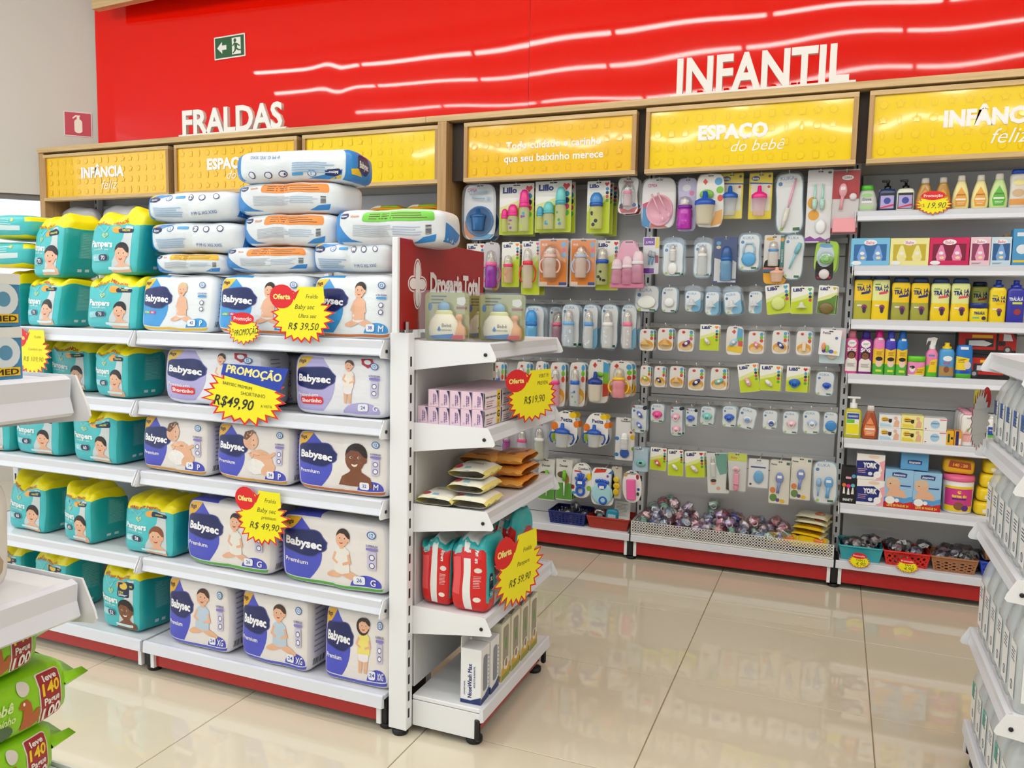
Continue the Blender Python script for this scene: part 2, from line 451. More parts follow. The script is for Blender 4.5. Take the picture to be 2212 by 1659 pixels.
wl(MB().box(-4.77, 1.3, HF+.06, HF+.075, 1.86, 2.149, M('#3a2f28', .7)), 'backing_board', hdr, HO)

ym = M('#fac81a', rough=.05, coat=.3); yb = M('#fddb0c', rough=.05, coat=.3)  # second yellow is lighter: brighter lighting put into the colour
def yellow_panel(w, h, seed, mat):
    nx, nz = 24, 8; vs = []; fs = []
    for j in range(nz+1):
        for i in range(nx+1):
            x = -w/2+w*i/nx; z = h*j/nz
            vs.append((x, .012+.0006*sin(x*9+seed)+.0004*sin(x*17+z*12+seed*2), z))
    for j in range(nz):
        for i in range(nx): k = j*(nx+1)+i; fs.append((k, k+1, k+nx+2, k+nx+1))
    return MB().add(vs, fs, mat, True)
def sign(x0, x1, z0, z1, label, texts, mat, seed):
    w = x1-x0; h = z1-z0; f = .02
    t = thing('sign_board', label, 'sign', ((x0+x1)/2, HF+.005, z0), group='yellow header signs')
    MB().box(-w/2, w/2, 0, .05, 0, f, oakx, b=.001).out('frame_rail', t); MB().box(-w/2, w/2, 0, .05, h-f, h, oakx, b=.001).out('frame_rail', t)
    MB().box(-w/2, -w/2+f, 0, .05, f, h-f, oakz, b=.001).out('frame_stile', t); MB().box(w/2-f, w/2, 0, .05, f, h-f, oakz, b=.001).out('frame_stile', t)
    yellow_panel(w-2*f, h-2*f, seed, mat).out('panel', t, (0, 0, f))
    p = Pr(flat(.0105)).part('pattern'); R = random.Random(seed); dk = '#eab118' if mat is ym else '#f2c910'  # pattern on the lit yellow is lightened with it
    for i in range(int(w/.062)):
        for j in range(4):
            x = -w/2+.055+i*.062; z = .05+j*.062; c = R.randrange(4)
            if x > w/2-.05: continue
            if c == 0: o = circ(x, z, .017, n=12); q = circ(x, z, .0145, n=12)
            elif c == 1: o = rrect(x-.013, z-.016, x+.013, z+.016, .004, 2); q = rrect(x-.0105, z-.0135, x+.0105, z+.0135, .003, 2)
            elif c == 2: o = star(x, z, .02, .02, 5, .55, i); q = star(x, z, .016, .016, 5, .55, i)
            else: o = circ(x, z, .009, .02, n=10); q = circ(x, z, .0065, .0175, n=10)
            p.k = 0; p.poly(o, INKG(dk)); p.poly(q, mat)
    p.part('lettering'); p.k = 4
    for a in texts: p.text(*a[:5], **a[5])
    p.out(t)
    for ch in t.children:
        if ch.name.startswith('pattern'): ch['kind'] = 'stuff'
    return t
def INKG(c): return M(c, rough=.1, coat=.5)
WH = M('#fdfbfa', rough=.25, emit=.0)
def inf(x): return [('INFÂNCIA', x, .165, .062, WH, dict(bold=.05, w=.36)), ('feliz', x+.06, .088, .06, WH, dict(bold=-.005, shear=.35, w=.17))]
def esp(x): return [('ESPAÇO', x, .17, .06, WH, dict(bold=.05, w=.30)), ('do bebê', x+.11, .105, .05, WH, dict(bold=-.005, shear=.35, w=.26))]
sign(-4.775, -3.725, 1.845, 2.135, 'yellow framed sign reading INFÂNCIA feliz above the teal diaper packs', inf(-.02), ym, 1)
sign(-3.68, -2.80, 1.845, 2.135, 'yellow framed sign reading ESP, its rest hidden by stacked packs', esp(-.05), ym, 2)
sign(-2.765, -1.928, 1.845, 2.135, 'plain yellow framed sign, colour lightened as lit, without words beside the wooden divider', [], yb, 3)
sign(-1.785, -.905, 1.845, 2.135, 'yellow framed sign reading Todo cuidado e carinho', [('Todo cuidado e carinho', .03, .167, .036, WH, dict(bold=.022, w=.55)), ('que seu baixinho merece', .03, .105, .036, WH, dict(bold=.022, w=.57))], ym, 4)
sign(-.862, .034, 1.845, 2.14, 'yellow framed sign reading ESPAÇO do bebê under the white letters INFANTIL', esp(-.06), yb, 5)
sign(.074, .97, 1.845, 2.14, 'yellow framed sign reading INFÂNCIA feliz above the shampoo bottles', inf(.01), yb, 6)

def letters(text, px0, px1, ptop, pbot, label):
    a = at(px0, pbot, 1, HF+.03); b = at(px1, pbot, 1, HF+.03)
    z0 = 2.18; w = b.x-a.x; t = thing('letter_sign', label, 'sign', ((a.x+b.x)/2, HF+.035, z0))
    wm = M('#f4f2ec', .5)
    MB().box(-w/2, w/2, -.014, .014, 0, .014, wm, b=.001).out('base_strip', t)
    h = ptop; tr, x0, x1 = glyphs(text, .03); kx = (w*.93)/((x1-x0)*h/.72)
    for i, ch in enumerate(text):
        _, c0, c1 = glyphs(ch, .03); _, p0, p1 = glyphs(text[:i+1], .03)
        me = solid(ch, h/.72, .022, wm, bold=.03, kx=kx)
        link('letter', me, t, (-w*.465+(p1-(c1-c0)-c0-x0)*h/.72*kx, 0, .0135))
    return t
letters('FRALDAS', 388, 620, .14, 285, 'white raised letters FRALDAS standing on the oak header')
letters('INFANTIL', 1449, 1848, .158, 190, 'white raised letters INFANTIL standing on the oak header')

# safety signs
a, b = at(461, 100, 1, WY-.02), at(528, 100, 1, WY-.02); hh = (at(495, 75, 1, WY-.02).z-at(495, 125, 1, WY-.02).z)
ex = thing('exit_sign', 'green emergency exit sign with arrow and running figure on red wall', 'sign', ((a.x+b.x)/2, WY-.012, (a.z+b.z)/2-hh/2), (0, -.02, 0))
w = b.x-a.x
MB().box(-w/2, w/2, 0, .004, 0, hh, M('#f4f4ee', .4), b=.001).out('plate', ex)
p = Pr(flat(0)).part('green_field').rect(-w/2+.008, .008, w/2-.008, hh-.008, '#145a2a').part('arrow')
p.poly([(-w*.40, hh*.5), (-w*.24, hh*.76), (-w*.24, hh*.60), (-w*.1, hh*.60), (-w*.1, hh*.40), (-w*.24, hh*.40), (-w*.24, hh*.24)], '#f4f4ee')
p.part('doorway').rect(w*.08, hh*.14, w*.36, hh*.86, '#f4f4ee').part('running_figure')
p.ell(w*.18, hh*.74, .011, .012, '#145a2a', 10)
for q in ([(w*.15, hh*.66), (w*.26, hh*.60), (w*.24, hh*.42), (w*.16, hh*.44)], [(w*.24, hh*.62), (w*.34, hh*.50), (w*.32, hh*.46), (w*.22, hh*.56)], [(w*.15, hh*.64), (w*.08, hh*.52), (w*.11, hh*.49), (w*.18, hh*.60)],
          [(w*.17, hh*.44), (w*.23, hh*.42), (w*.20, hh*.28), (w*.12, hh*.18), (w*.10, hh*.22), (w*.15, hh*.30)], [(w*.22, hh*.44), (w*.30, hh*.34), (w*.38, hh*.32), (w*.38, hh*.27), (w*.28, hh*.28), (w*.19, hh*.38)]): p.poly(q, '#145a2a')
p.out(ex)
(x0, z1), (x1, z0) = at_wall(137, 239), at_wall(200, 298); w = x1-x0; hh = z1-z0
pos = PC+wx*((x0+x1)/2)+wn*.004; pos.z = z0
es = thing('extinguisher_sign', 'crimson fire extinguisher sign on the pale grey wall', 'sign', pos, (0, 0, WA))
MB().box(-w/2, w/2, 0, .004, 0, hh, M('#e4ddd8', .4), b=.001).out('plate', es)
p = Pr(flat(0)).part('red_field').rect(-w/2+.006, .006, w/2-.006, hh-.006, '#c01c3c').part('extinguisher_symbol')
p.poly(rrect(-w*.13, hh*.14, w*.15, hh*.70, .02)+[], '#f0ece0').rect(-w*.04, hh*.68, w*.06, hh*.82, '#f0ece0')
p.poly([(-w*.04, hh*.82), (w*.08, hh*.82), (w*.08, hh*.86), (-w*.08, hh*.86), (-w*.20, hh*.74), (-w*.16, hh*.71)], '#f0ece0')
p.out(es)
# ================================================================== shelving hardware
WHT = M('#eef0f4', rough=.3); LIP = M('#e0e4ee', rough=.28); GRY = M('#d2d3d5', rough=.5, vary=.06, bscale=1.5)
BLK = M('#15171a', .5); REDK = M('#b3151c', rough=.3, coat=.2); DARK = M('#1c1d20', .6)
_sh = {}
def shelf_meshes(L, D):
    k = (round(L, 3), round(D, 3))
    if k not in _sh:
        plate = MB().box(0, L, .004, D, -.018, 0, WHT, b=.0015)
        lip = MB().prism([(0, .003), (.004, .004), (.004, -.037), (.012, -.037), (.012, -.041), (-.004, -.041), (-.009, -.037), (-.004, -.020), (-.006, 0)], .004, L-.004, LIP, ax=0)
        br = MB().prism([(-.006, .004), (D, .004), (D, -.078), (.08, -.058), (.0, -.048), (-.022, -.046), (-.027, -.040), (-.024, -.030)], 0, .0025, WHT, ax=0)
        bolt = MB().lathe([(.0001, -.002), (.005, -.002), (.005, .002), (.0001, .002)], BLK, seg=8, M4=Matrix.Rotation(pi/2, 4, 'Y'))
        _sh[k] = (plate.mesh('shelf'), lip.mesh('price_rail'), br.mesh('bracket'), bolt.mesh('bolt'))
    return _sh[k]
def shelf(parent, L, D, loc, rz=0, brackets=True):
    """loc: front corner at the shelf's own start, relative to the parent; front edge along local x."""
    p, l, b, bo = shelf_meshes(L, D)
    o = link('shelf', p, parent, loc, (0, 0, rz)); link('price_rail', l, o)
    if brackets:
        for x in (-.0035, L+.001): link('bracket', b, o, (x, 0, 0))
        link('bolt', bo, o, (-.004, .004, -.028)); link('bolt', bo, o, (L+.004, .004, -.028))
    return o
def upright(parent, loc, h, w=.055, d=.032, slots_on='F', name='upright'):
    """A steel post; loc at its base centre; slots_on F (front, -y), R (+x), L (-x)."""
    o = MB().box(-w/2, w/2, -d/2, d/2, 0, h, WHT, b=.002).out(name, parent, loc)
    mb = MB(); n = int(h/.05)
    for i in range(1, n):
        z = i*.05
        if slots_on == 'F':
            for x in ((0,) if w < .04 else (-w*.28, w*.28)): mb.box(x-.004, x+.004, -d/2-.0008, -d/2+.001, z-.015, z+.012, DARK)
        else:
            s = 1 if slots_on == 'R' else -1
            mb.box(s*w/2-.001, s*w/2+.0008, -d*.1-.004, -d*.1+.004, z-.015, z+.012, DARK)
    mb.out('slot_marking', o)
    return o
foot_me = MB().lathe([(.0001, 0), (.022, 0), (.024, .004), (.024, .014), (.016, .018), (.008, .02), (.008, .03)], BLK, seg=14).mesh('foot')

# ------------------------------------------------------------------ wall shelving, one unit per bay
BF, BB = 3.745, 3.975           # base front, back panel
UX = [-4.61, -3.70, -2.785, -1.81, -.882, .045, .972]
def wall_bay(i, label, rails, levels, wid=None):
    x0, x1 = UX[i], (UX[i+1] if i != 2 else -1.945); o = (x0, BF, 0); L = x1-x0
    t = thing('wall_shelving', label, 'shelving', o)
    for z0, z1 in ((.13, .46), (.463, .80), (.803, 1.14), (1.143, 1.48), (1.483, 1.84)):
        MB().box(.028, L-.028, BB-BF, BB-BF+.012, z0, z1, GRY, b=.002).out('back_panel', t)
    upright(t, (0, BB-BF-.012, 0.02), 2.1, w=.032, d=.04)
    if i == 5: upright(t, (L, BB-BF-.012, 0.02), 2.1, w=.032, d=.04)
    for (z, a, b) in rails: MB().box(a-x0, b-x0, BB-BF-.042, BB-BF-.024, z-.012, z+.012, M('#c9cacc', .4), b=.002).out('hook_rail', t)
    for z in levels: shelf(t, L-.010, .168, (.005, .02, z))
    # base
    s = MB().box(.018, L-.018, 0, BB-BF-.002, .118, .13, WHT, b=.0015).out('base_shelf', t)
    MB().prism([(0, .132), (-.006, .128), (-.006, .098), (.004, .094), (.004, .132)], .004, L-.004, LIP, ax=0).out('price_rail', s)
    MB().box(.03, L-.03, .016, .022, .028, .112, REDK).out('kickplate', t)
    MB().box(.016, .03, .008, .03, .022, .11, WHT).out('leg_plate', t); MB().box(L-.03, L-.016, .008, .03, .022, .11, WHT).out('leg_plate', t)
    MB().box(-.013, .013, .006, .20, .024, .118, BLK, b=.003).out('base_bracket', t)
    link('foot', foot_me, t, (0, .04, 0))
    return t
# ================================================================== gondola with the diapers, and its end unit
GF, GB = 1.878, 2.17
GZ = [1.122, .90, .675, .39]
GX = [-2.97, -2.047, -1.134]
gon = thing('gondola', 'white double gondola filled with diaper packs, red plinth below', 'gondola', (GX[1], GF, 0))
for i in (0, 1):
    x0, x1 = GX[i], GX[i+1]; L = x1-x0
    for z in GZ: shelf(gon, L-.014, GB-GF-.006, (x0+.007-GX[1], .004, z))
    for z0, z1 in ((.13, .46), (.463, .80), (.803, 1.12)): MB().box(x0+.02-GX[1], x1-.02-GX[1], GB-GF, GB-GF+.012, z0, z1, GRY, b=.002).out('back_panel', gon)
    s = MB().box(x0+.006-GX[1], x1-.006-GX[1], .004, GB-GF, .098, .112, WHT, b=.0015).out('base_shelf', gon)
    MB().prism([(.004, .114), (-.004, .112), (-.006, .078), (.008, .074), (.008, .114)], x0+.006-GX[1], x1-.006-GX[1], LIP, ax=0).out('price_rail', s)
    MB().box(x0+.035-GX[1], x1-.035-GX[1], .022, .028, .026, .088, REDK).out('kickplate', gon)
    for xx in (x0+.02, x1-.034): MB().box(xx-GX[1], xx+.014-GX[1], .012, .034, .022, .088, WHT).out('leg_plate', gon)
for x in GX:
    x = x-.018 if x > -1.2 else x
    MB().box(x-.014-GX[1], x+.014-GX[1], .018, GB-GF, .022, .098, BLK, b=.003).out('base_bracket', gon)
    link('foot', foot_me, gon, (x-GX[1], .05, 0))
    upright(gon, (x-GX[1], GB-GF-.02, .02), 1.12, w=.03, d=.036)

CX, CF, CN, CE = -1.07, -.852, 1.925, 2.47         # end unit: back plane, lip plane, near and far ends
CZ = [1.122, .895, .667, .372]
cap = thing('end_unit', 'white end display unit with slotted post and shelves beside the diaper gondola', 'display unit', (CX, CN, 0))
def end_unit(root, sgn, ox, oy, lip, near, far, back, levels, base=True):
    """Shelves face sgn*x; near/far are y ends."""
    D = abs(lip-back); L = far-near
    for z in levels:
        if sgn > 0: shelf(root, L, D, (lip-ox, near-oy, z), pi/2)
        else: shelf(root, L, D, (lip-ox, far-oy, z), -pi/2)
    a, b = sorted((back, back-sgn*.012))
    for z0, z1 in ((.13, .36), (.363, .66), (.663, .89), (.893, 1.118)): MB().box(a-ox, b-ox, near-oy+.012, far-oy-.012, z0, z1, GRY, b=.002).out('back_panel', root)
    a, b = sorted((back, lip))
    s = MB().box(a-ox, b-ox, near-oy, far-oy, .10, .112, WHT, b=.0015).out('base_shelf', root)
    e = sgn*.004
    MB().prism([(lip-ox, .114), (lip-ox+e, .112), (lip-ox+e*1.5, .078), (lip-ox-e, .074), (lip-ox-e*2, .114)], near-oy-.002, far-oy+.002, LIP, ax=1).out('price_rail', s)
    for y in (near, far-.006):
        MB().box(a-ox, b-ox-.006, y-oy, y-oy+.006, .022, .098, WHT, b=.001).out('base_side', root)
        c0, c1 = sorted((lip-sgn*.022, lip-sgn*.006)); MB().box(c0-ox, c1-ox, y-oy-.004, y-oy+.010, .018, .082, BLK, b=.004).out('end_cap', root)
        link('foot', foot_me, root, (lip-sgn*.035-ox, y-oy+.03 if y == near else y-oy-.03, 0))
    c0, c1 = sorted((lip-sgn*.03, lip-sgn*.024)); MB().box(c0-ox, c1-ox, near-oy+.016, far-oy-.02, .028, .08, REDK).out('kickplate', root)
end_unit(cap, 1, CX, CN, CF, CN, CE, CX, CZ)
upright(cap, (-1.098-CX, 1.905-CN, .02), 1.126, w=.058, d=.034, slots_on='R')
upright(cap, (-1.098-CX, 2.475-CN, .02), 1.126, w=.058, d=.034, slots_on='R')
link('foot', foot_me, cap, (-1.10-CX, 1.91-CN, 0)); link('foot', foot_me, cap, (-1.10-CX, 2.47-CN, 0))
MB().box(-1.125-CX, -1.075-CX, 1.90-CN, 2.47-CN, 1.10, 1.125, WHT, b=.001).out('top_beam', cap)

hp = thing('header_panel', 'dark red header panel with white cross emblem and lettering DrogariaTotal', 'sign', (-1.085, 1.865, 1.146))
MB().box(-.012, 0, 0, .545, .008, .253, M('#a01018', .35), b=.001).out('panel', hp)
MB().box(-.016, .001, -.012, 0, .0, .253, WHT, b=.001).out('edge_strip', hp)
for y in (.03, .50): MB().lathe([(.006, -.0175), (.006, .03)], M('#b8b8b8', .25, metal=1), c=(.006, y, 0), seg=10).out('support_pin', hp)
p = Pr(lambda x, z, o: (o, x, z)).part('emblem')
cy, cz = .098, .134
for k, (c, e) in enumerate((('#f2eef0', 0), ('#a01018', .0045), ('#f2eef0', .0075))):
    p.ell(cy, cz+.030, .022-e, .040-e, c).ell(cy, cz-.030, .022-e, .040-e, c).ell(cy-.024, cz, .030-e, .023-e, c).ell(cy+.024, cz, .030-e, .023-e, c)
p.part('lettering').text('Drogaria', .17, .140, .058, '#f2eef0', bold=.05, w=-.212, al='L').text('Total', .385, .140, .058, '#f2eef0', bold=.05, w=-.125, al='L')
p.out(hp)

# ================================================================== diaper packs
def pack_shape(Wd, H, D, n=7, seed=0, amp=.004, groove=0, gusset=0, puff=.10, lean=0):
    so = Vector((seed*3.1, seed*1.7, seed*2.3))
    def f(x, y, z):
        s = (abs(x)**n+abs(y)**n+abs(z)**n)**(-1/n); x *= s; y *= s; z *= s
        X = x*Wd/2*(1+.03*(1-z*z)); Y = y*D/2*(1+puff*(1-x*x)*(1-z*z)); Z = (z+1)*H/2
        if gusset and z > .45: g = (z-.45)/.55; Y *= 1-gusset*g*g; Z += .012*g*sin(x*5+seed)*(1+sin(seed*7+x*9))
        if groove: Y *= 1-groove*exp(-(x/.07)**2)
        a = amp*(1+(1.6 if gusset and z > .5 else 0))
        v = noise.noise_vector(Vector((X*11, Y*11, Z*11))+so)*a+noise.noise_vector(Vector((X*24, Y*24, Z*24))-so)*(a*.25)
        return (X+v.x, Y+v.y+lean*Z, max(0, Z+v.z) if z < -.5 else Z+v.z)
    return f
def pack_body(f, cols, zb=None, nx=24, ny=10, nz=24):
    """cols(face, x, y, z) -> colour; zb: height of a colour break (unit -1..1)."""
    zs = [-1+2*i/nz for i in range(nz+1)]
    if zb is not None: a = int(nz*(zb+1)/2); zs = [-1+(zb+1)*i/a for i in range(a+1)]+[zb+(1-zb)*(i+1)/(nz-a) for i in range(nz-a)]
    xs = [-1+2*i/nx for i in range(nx+1)]; ys = [-1+2*i/ny for i in range(ny+1)]
    mb = MB(); key = {}
    def V(x, y, z):
        k = (round(x, 4), round(y, 4), round(z, 4))
        if k not in key: key[k] = len(mb.v); mb.v.append(f(x, y, z))
        return key[k]
    def F(face, q):
        c = [sum(v[i] for v in q)/4 for i in range(3)]
        mb.f.append(tuple(V(*v) for v in q)); mb.m.append(mb.mi(FILM(cols(face, *c)))); mb.sm.append(True)
    for i in range(nx):
        a, b = xs[i], xs[i+1]
        for j in range(len(zs)-1):
            c, d = zs[j], zs[j+1]
            F('F', [(a, -1, c), (b, -1, c), (b, -1, d), (a, -1, d)]); F('B', [(b, 1, c), (a, 1, c), (a, 1, d), (b, 1, d)])
        for j in range(ny):
            c, d = ys[j], ys[j+1]
            F('T', [(a, c, 1), (b, c, 1), (b, d, 1), (a, d, 1)]); F('U', [(a, d, -1), (b, d, -1), (b, c, -1), (a, c, -1)])
    for i in range(ny):
        a, b = ys[i], ys[i+1]
        for j in range(len(zs)-1):
            c, d = zs[j], zs[j+1]
            F('R', [(1, a, c), (1, b, c), (1, b, d), (1, a, d)]); F('L', [(-1, b, c), (-1, a, c), (-1, a, d), (-1, b, d)])
    return mb
def on_front(f, Wd, H): return lambda x, z, o: (lambda p: (p[0], p[1]-o, p[2]))(f(2*x/Wd, -1, 2*z/H-1))
def on_side(f, D, H): return lambda y, z, o: (lambda p: (p[0]+o, p[1], p[2]))(f(1, 2*y/D, 2*z/H-1))
def on_top(f, Wd, D): return lambda x, y, o: (lambda p: (p[0], p[1], p[2]+o))(f(2*x/Wd, 2*y/D, 1))

SKIN, SKIN2, SKIN3 = '#e8b594', '#c98d68', '#7d4a30'
def face(p, x, z, s, skin=SKIN, hair='#2a1d18', long=0, smile=True):
    """A printed portrait: s is the head height."""
    lip = '#b04a44' if skin != SKIN3 else '#f3e6e0'; eye = '#221814'
    if long: p.ell(x-.1*s, z-.05*s, .52*s, .62*s, hair)
    p.ell(x+.02*s, z+.12*s, .46*s, .46*s, hair)
    p.ell(x+.40*s, z-.06*s, .07*s, .11*s, skin, 10)
    p.ell(x-.03*s, z-.03*s, .40*s, .46*s, skin)
    p.poly([(x-.40*s, z+.14*s), (x-.2*s, z+.30*s), (x+.1*s, z+.27*s), (x+.35*s, z+.05*s), (x+.44*s, z+.05*s), (x+.40*s, z+.36*s), (x+.1*s, z+.56*s), (x-.22*s, z+.50*s)], hair)
    p.hold()
    for e in (-.19, .13): p.ell(x+e*s, z+.02*s, .055*s, .05*s, '#f5efe8', 8)
    p.ell(x-.05*s, z-.10*s, .045*s, .028*s, '#d9a283' if skin != SKIN3 else '#64382a', 8)
    for e in (-.27, .20): p.ell(x+e*s, z-.15*s, .08*s, .06*s, '#eba98c' if skin != SKIN3 else '#85503a', 8)
    p.poly([(x-.18*s, z-.22*s), (x-.05*s, z-.255*s), (x+.09*s, z-.21*s), (x+.04*s, z-.30*s), (x-.06*s, z-.325*s), (x-.14*s, z-.29*s)], lip)
    p.hold()
    for e in (-.19, .13): p.ell(x+e*s+.01*s, z+.02*s, .038*s, .042*s, eye, 8)
    p.hold(False)
def bust(p, x, z, s, skin=SKIN, hair='#2a1d18', wear=None):
    p.poly([(x-.75*s, z-1.05*s), (x-.6*s, z-.72*s), (x-.25*s, z-.52*s), (x-.15*s, z-.35*s), (x+.2*s, z-.35*s), (x+.25*s, z-.5*s), (x+.62*s, z-.68*s), (x+.75*s, z-1.05*s)], wear or skin)
    if wear: p.poly([(x-.16*s, z-.56*s), (x-.14*s, z-.3*s), (x+.18*s, z-.3*s), (x+.2*s, z-.56*s)], skin)
    face(p, x, z, s, skin, hair)
def child(p, x, z, s, skin=SKIN, hair='#4a3020', top='#d8e6ee', pants='#ece6e2', stand=False, long=0):
    """A printed sitting or standing child, s = head height, z = head centre."""
    p.hold()
    if stand:
        for e in (-.22, .18): p.poly([(x+e*s-.18*s, z-2.2*s), (x+e*s+.16*s, z-2.2*s), (x+e*s+.1*s, z-3.3*s), (x+e*s-.12*s, z-3.3*s)], skin)
        p.hold(); p.poly([(x-.45*s, z-1.9*s), (x+.42*s, z-1.9*s), (x+.34*s, z-2.4*s), (x, z-2.5*s), (x-.36*s, z-2.4*s)], pants)
    else:
        p.ell(x-.42*s, z-2.12*s, .62*s, .2*s, skin, 14, rot=.28); p.hold(); p.ell(x+.48*s, z-2.12*s, .66*s, .21*s, skin, 14, rot=-.30)
        p.hold(); p.ell(x+1.0*s, z-2.34*s, .2*s, .13*s, skin, 10, rot=.5); p.poly([(x-.5*s, z-1.5*s), (x+.5*s, z-1.5*s), (x+.46*s, z-1.98*s), (x, z-2.1*s), (x-.42*s, z-2.0*s)], pants)
    p.hold(False)
    p.poly([(x-.5*s, z-1.95*s), (x-.46*s, z-.75*s), (x-.2*s, z-.5*s), (x+.22*s, z-.5*s), (x+.5*s, z-.75*s), (x+.5*s, z-1.95*s)], top)
    p.hold()
    p.poly([(x-.46*s, z-.8*s), (x-.66*s, z-1.3*s), (x-.3*s, z-1.55*s), (x-.2*s, z-1.42*s), (x-.46*s, z-1.25*s), (x-.3*s, z-.85*s)], skin)
    p.poly([(x+.5*s, z-.9*s), (x+.62*s, z-1.45*s), (x+.1*s, z-1.6*s), (x+.08*s, z-1.45*s), (x+.42*s, z-1.32*s), (x+.36*s, z-.95*s)], skin)
    p.rect(x-.12*s, z-.6*s, x+.14*s, z-.35*s, skin); p.hold(False)
    face(p, x, z, s, skin, hair, long)

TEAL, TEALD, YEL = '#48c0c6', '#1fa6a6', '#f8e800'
def teal_pack(size, num, skin=SKIN, hair='#241a18', dark_badge=False, seed=0, Wd=.2, H=.24, D=.15, lean=0):
    f = pack_shape(Wd, H, D, 9, seed, .0045, gusset=.28, puff=.12, lean=lean)
    t = link('diaper_pack')
    zb = .62
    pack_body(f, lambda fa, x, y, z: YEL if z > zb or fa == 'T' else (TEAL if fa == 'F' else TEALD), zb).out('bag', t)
    p = Pr(on_front(f, Wd, H), .011, FILM); q = lambda u, v: ((u-.5)*Wd, v*H)
    p.part('pale_stripe').poly([q(.60, .04), q(.86, .04), q(.86, .79), q(.72, .79), q(.70, .6), q(.62, .42), q(.50, .22), q(.46, .05)], '#ccd5d8')
    p.part('light_arc').poly([q(.16, .79), q(.22, .79), q(.33, .70), q(.42, .79), q(.46, .79), q(.34, .66)], '#6cc7cc')
    p.part('badge').ell(*q(.58, .73), .10*Wd, .055*H, '#f0a83c').poly(rrect(*q(.60, .685), *q(.88, .765), .012), '#14264c').text('100%LIVRE', *q(.74, .728), .026*H, '#f2ee30', w=.24*Wd)
    if dark_badge: p.part('badge').rect(*q(.52, .56), *q(.78, .77), '#14264c', .006).ell(*q(.65, .72), .09*Wd, .045*H, '#e6c24a').text('12H', *q(.60, .63), .04*H, '#f2e060', w=.11*Wd).lines(*q(.55, .60), q(.75, 0)[0], 2, .008*H, .014*H, '#e8eef4')
    p.part('lettering').text('Pampers', *q(.30, .50), .105*H, '#f6fafa', bold=.035, w=-.44*Wd, rot=-.03).text('confort sec', *q(.30, .41), .035*H, '#d8f0f0', bold=.01, w=-.30*Wd, rot=-.03)
    p.part('heart').poly([q(.36, .585), q(.30, .635), q(.315, .665), q(.345, .66), q(.36, .64), q(.38, .665), q(.41, .66), q(.42, .63)], '#e8d860').poly([q(.36, .60), q(.32, .637), q(.33, .652), q(.345, .65), q(.36, .625), q(.38, .65), q(.40, .648), q(.405, .63)], TEAL)
    p.part('picture'); bust(p, *q(.69, .345), .32*H, skin, hair)
    p.rect(*q(.42, .075), *q(.86, .125), '#d6eef0', .003)
    p.part('size_badge').poly(rrect(*q(.10, .22), *q(.44, .335), .014), '#8fd3de').poly(rrect(*q(.24, .225), *q(.435, .33), .014), '#14264c').text(size, *q(.165, .275), .06*H, '#eef8fa', w=.10*Wd).text(num, *q(.335, .278), .065*H, '#f4f8fa', w=.14*Wd)
    p.part('offer_lettering').text('MAIS por MENOS', *q(.45, .835), .045*H, '#c23a1c', bold=.03, w=-.62*Wd, rot=.02)
    p.out(t)
    s = Pr(on_side(f, D, H), .022, FILM).part('side_panel'); s.poly([(-.1*D, .32*H), (.34*D, .32*H), (.34*D, .76*H), (-.1*D, .76*H)], '#4ab0ac').lines(-.06*D, .74*H, .30*D, 16, .006*H, .026*H, '#8fd0cc', seed=seed).rect(-.1*D, .1*H, .0*D, .15*H, '#c8e4e2').rect(.08*D, .1*H, .18*D, .15*H, '#c8e4e2')
    s.out(t)
    return t

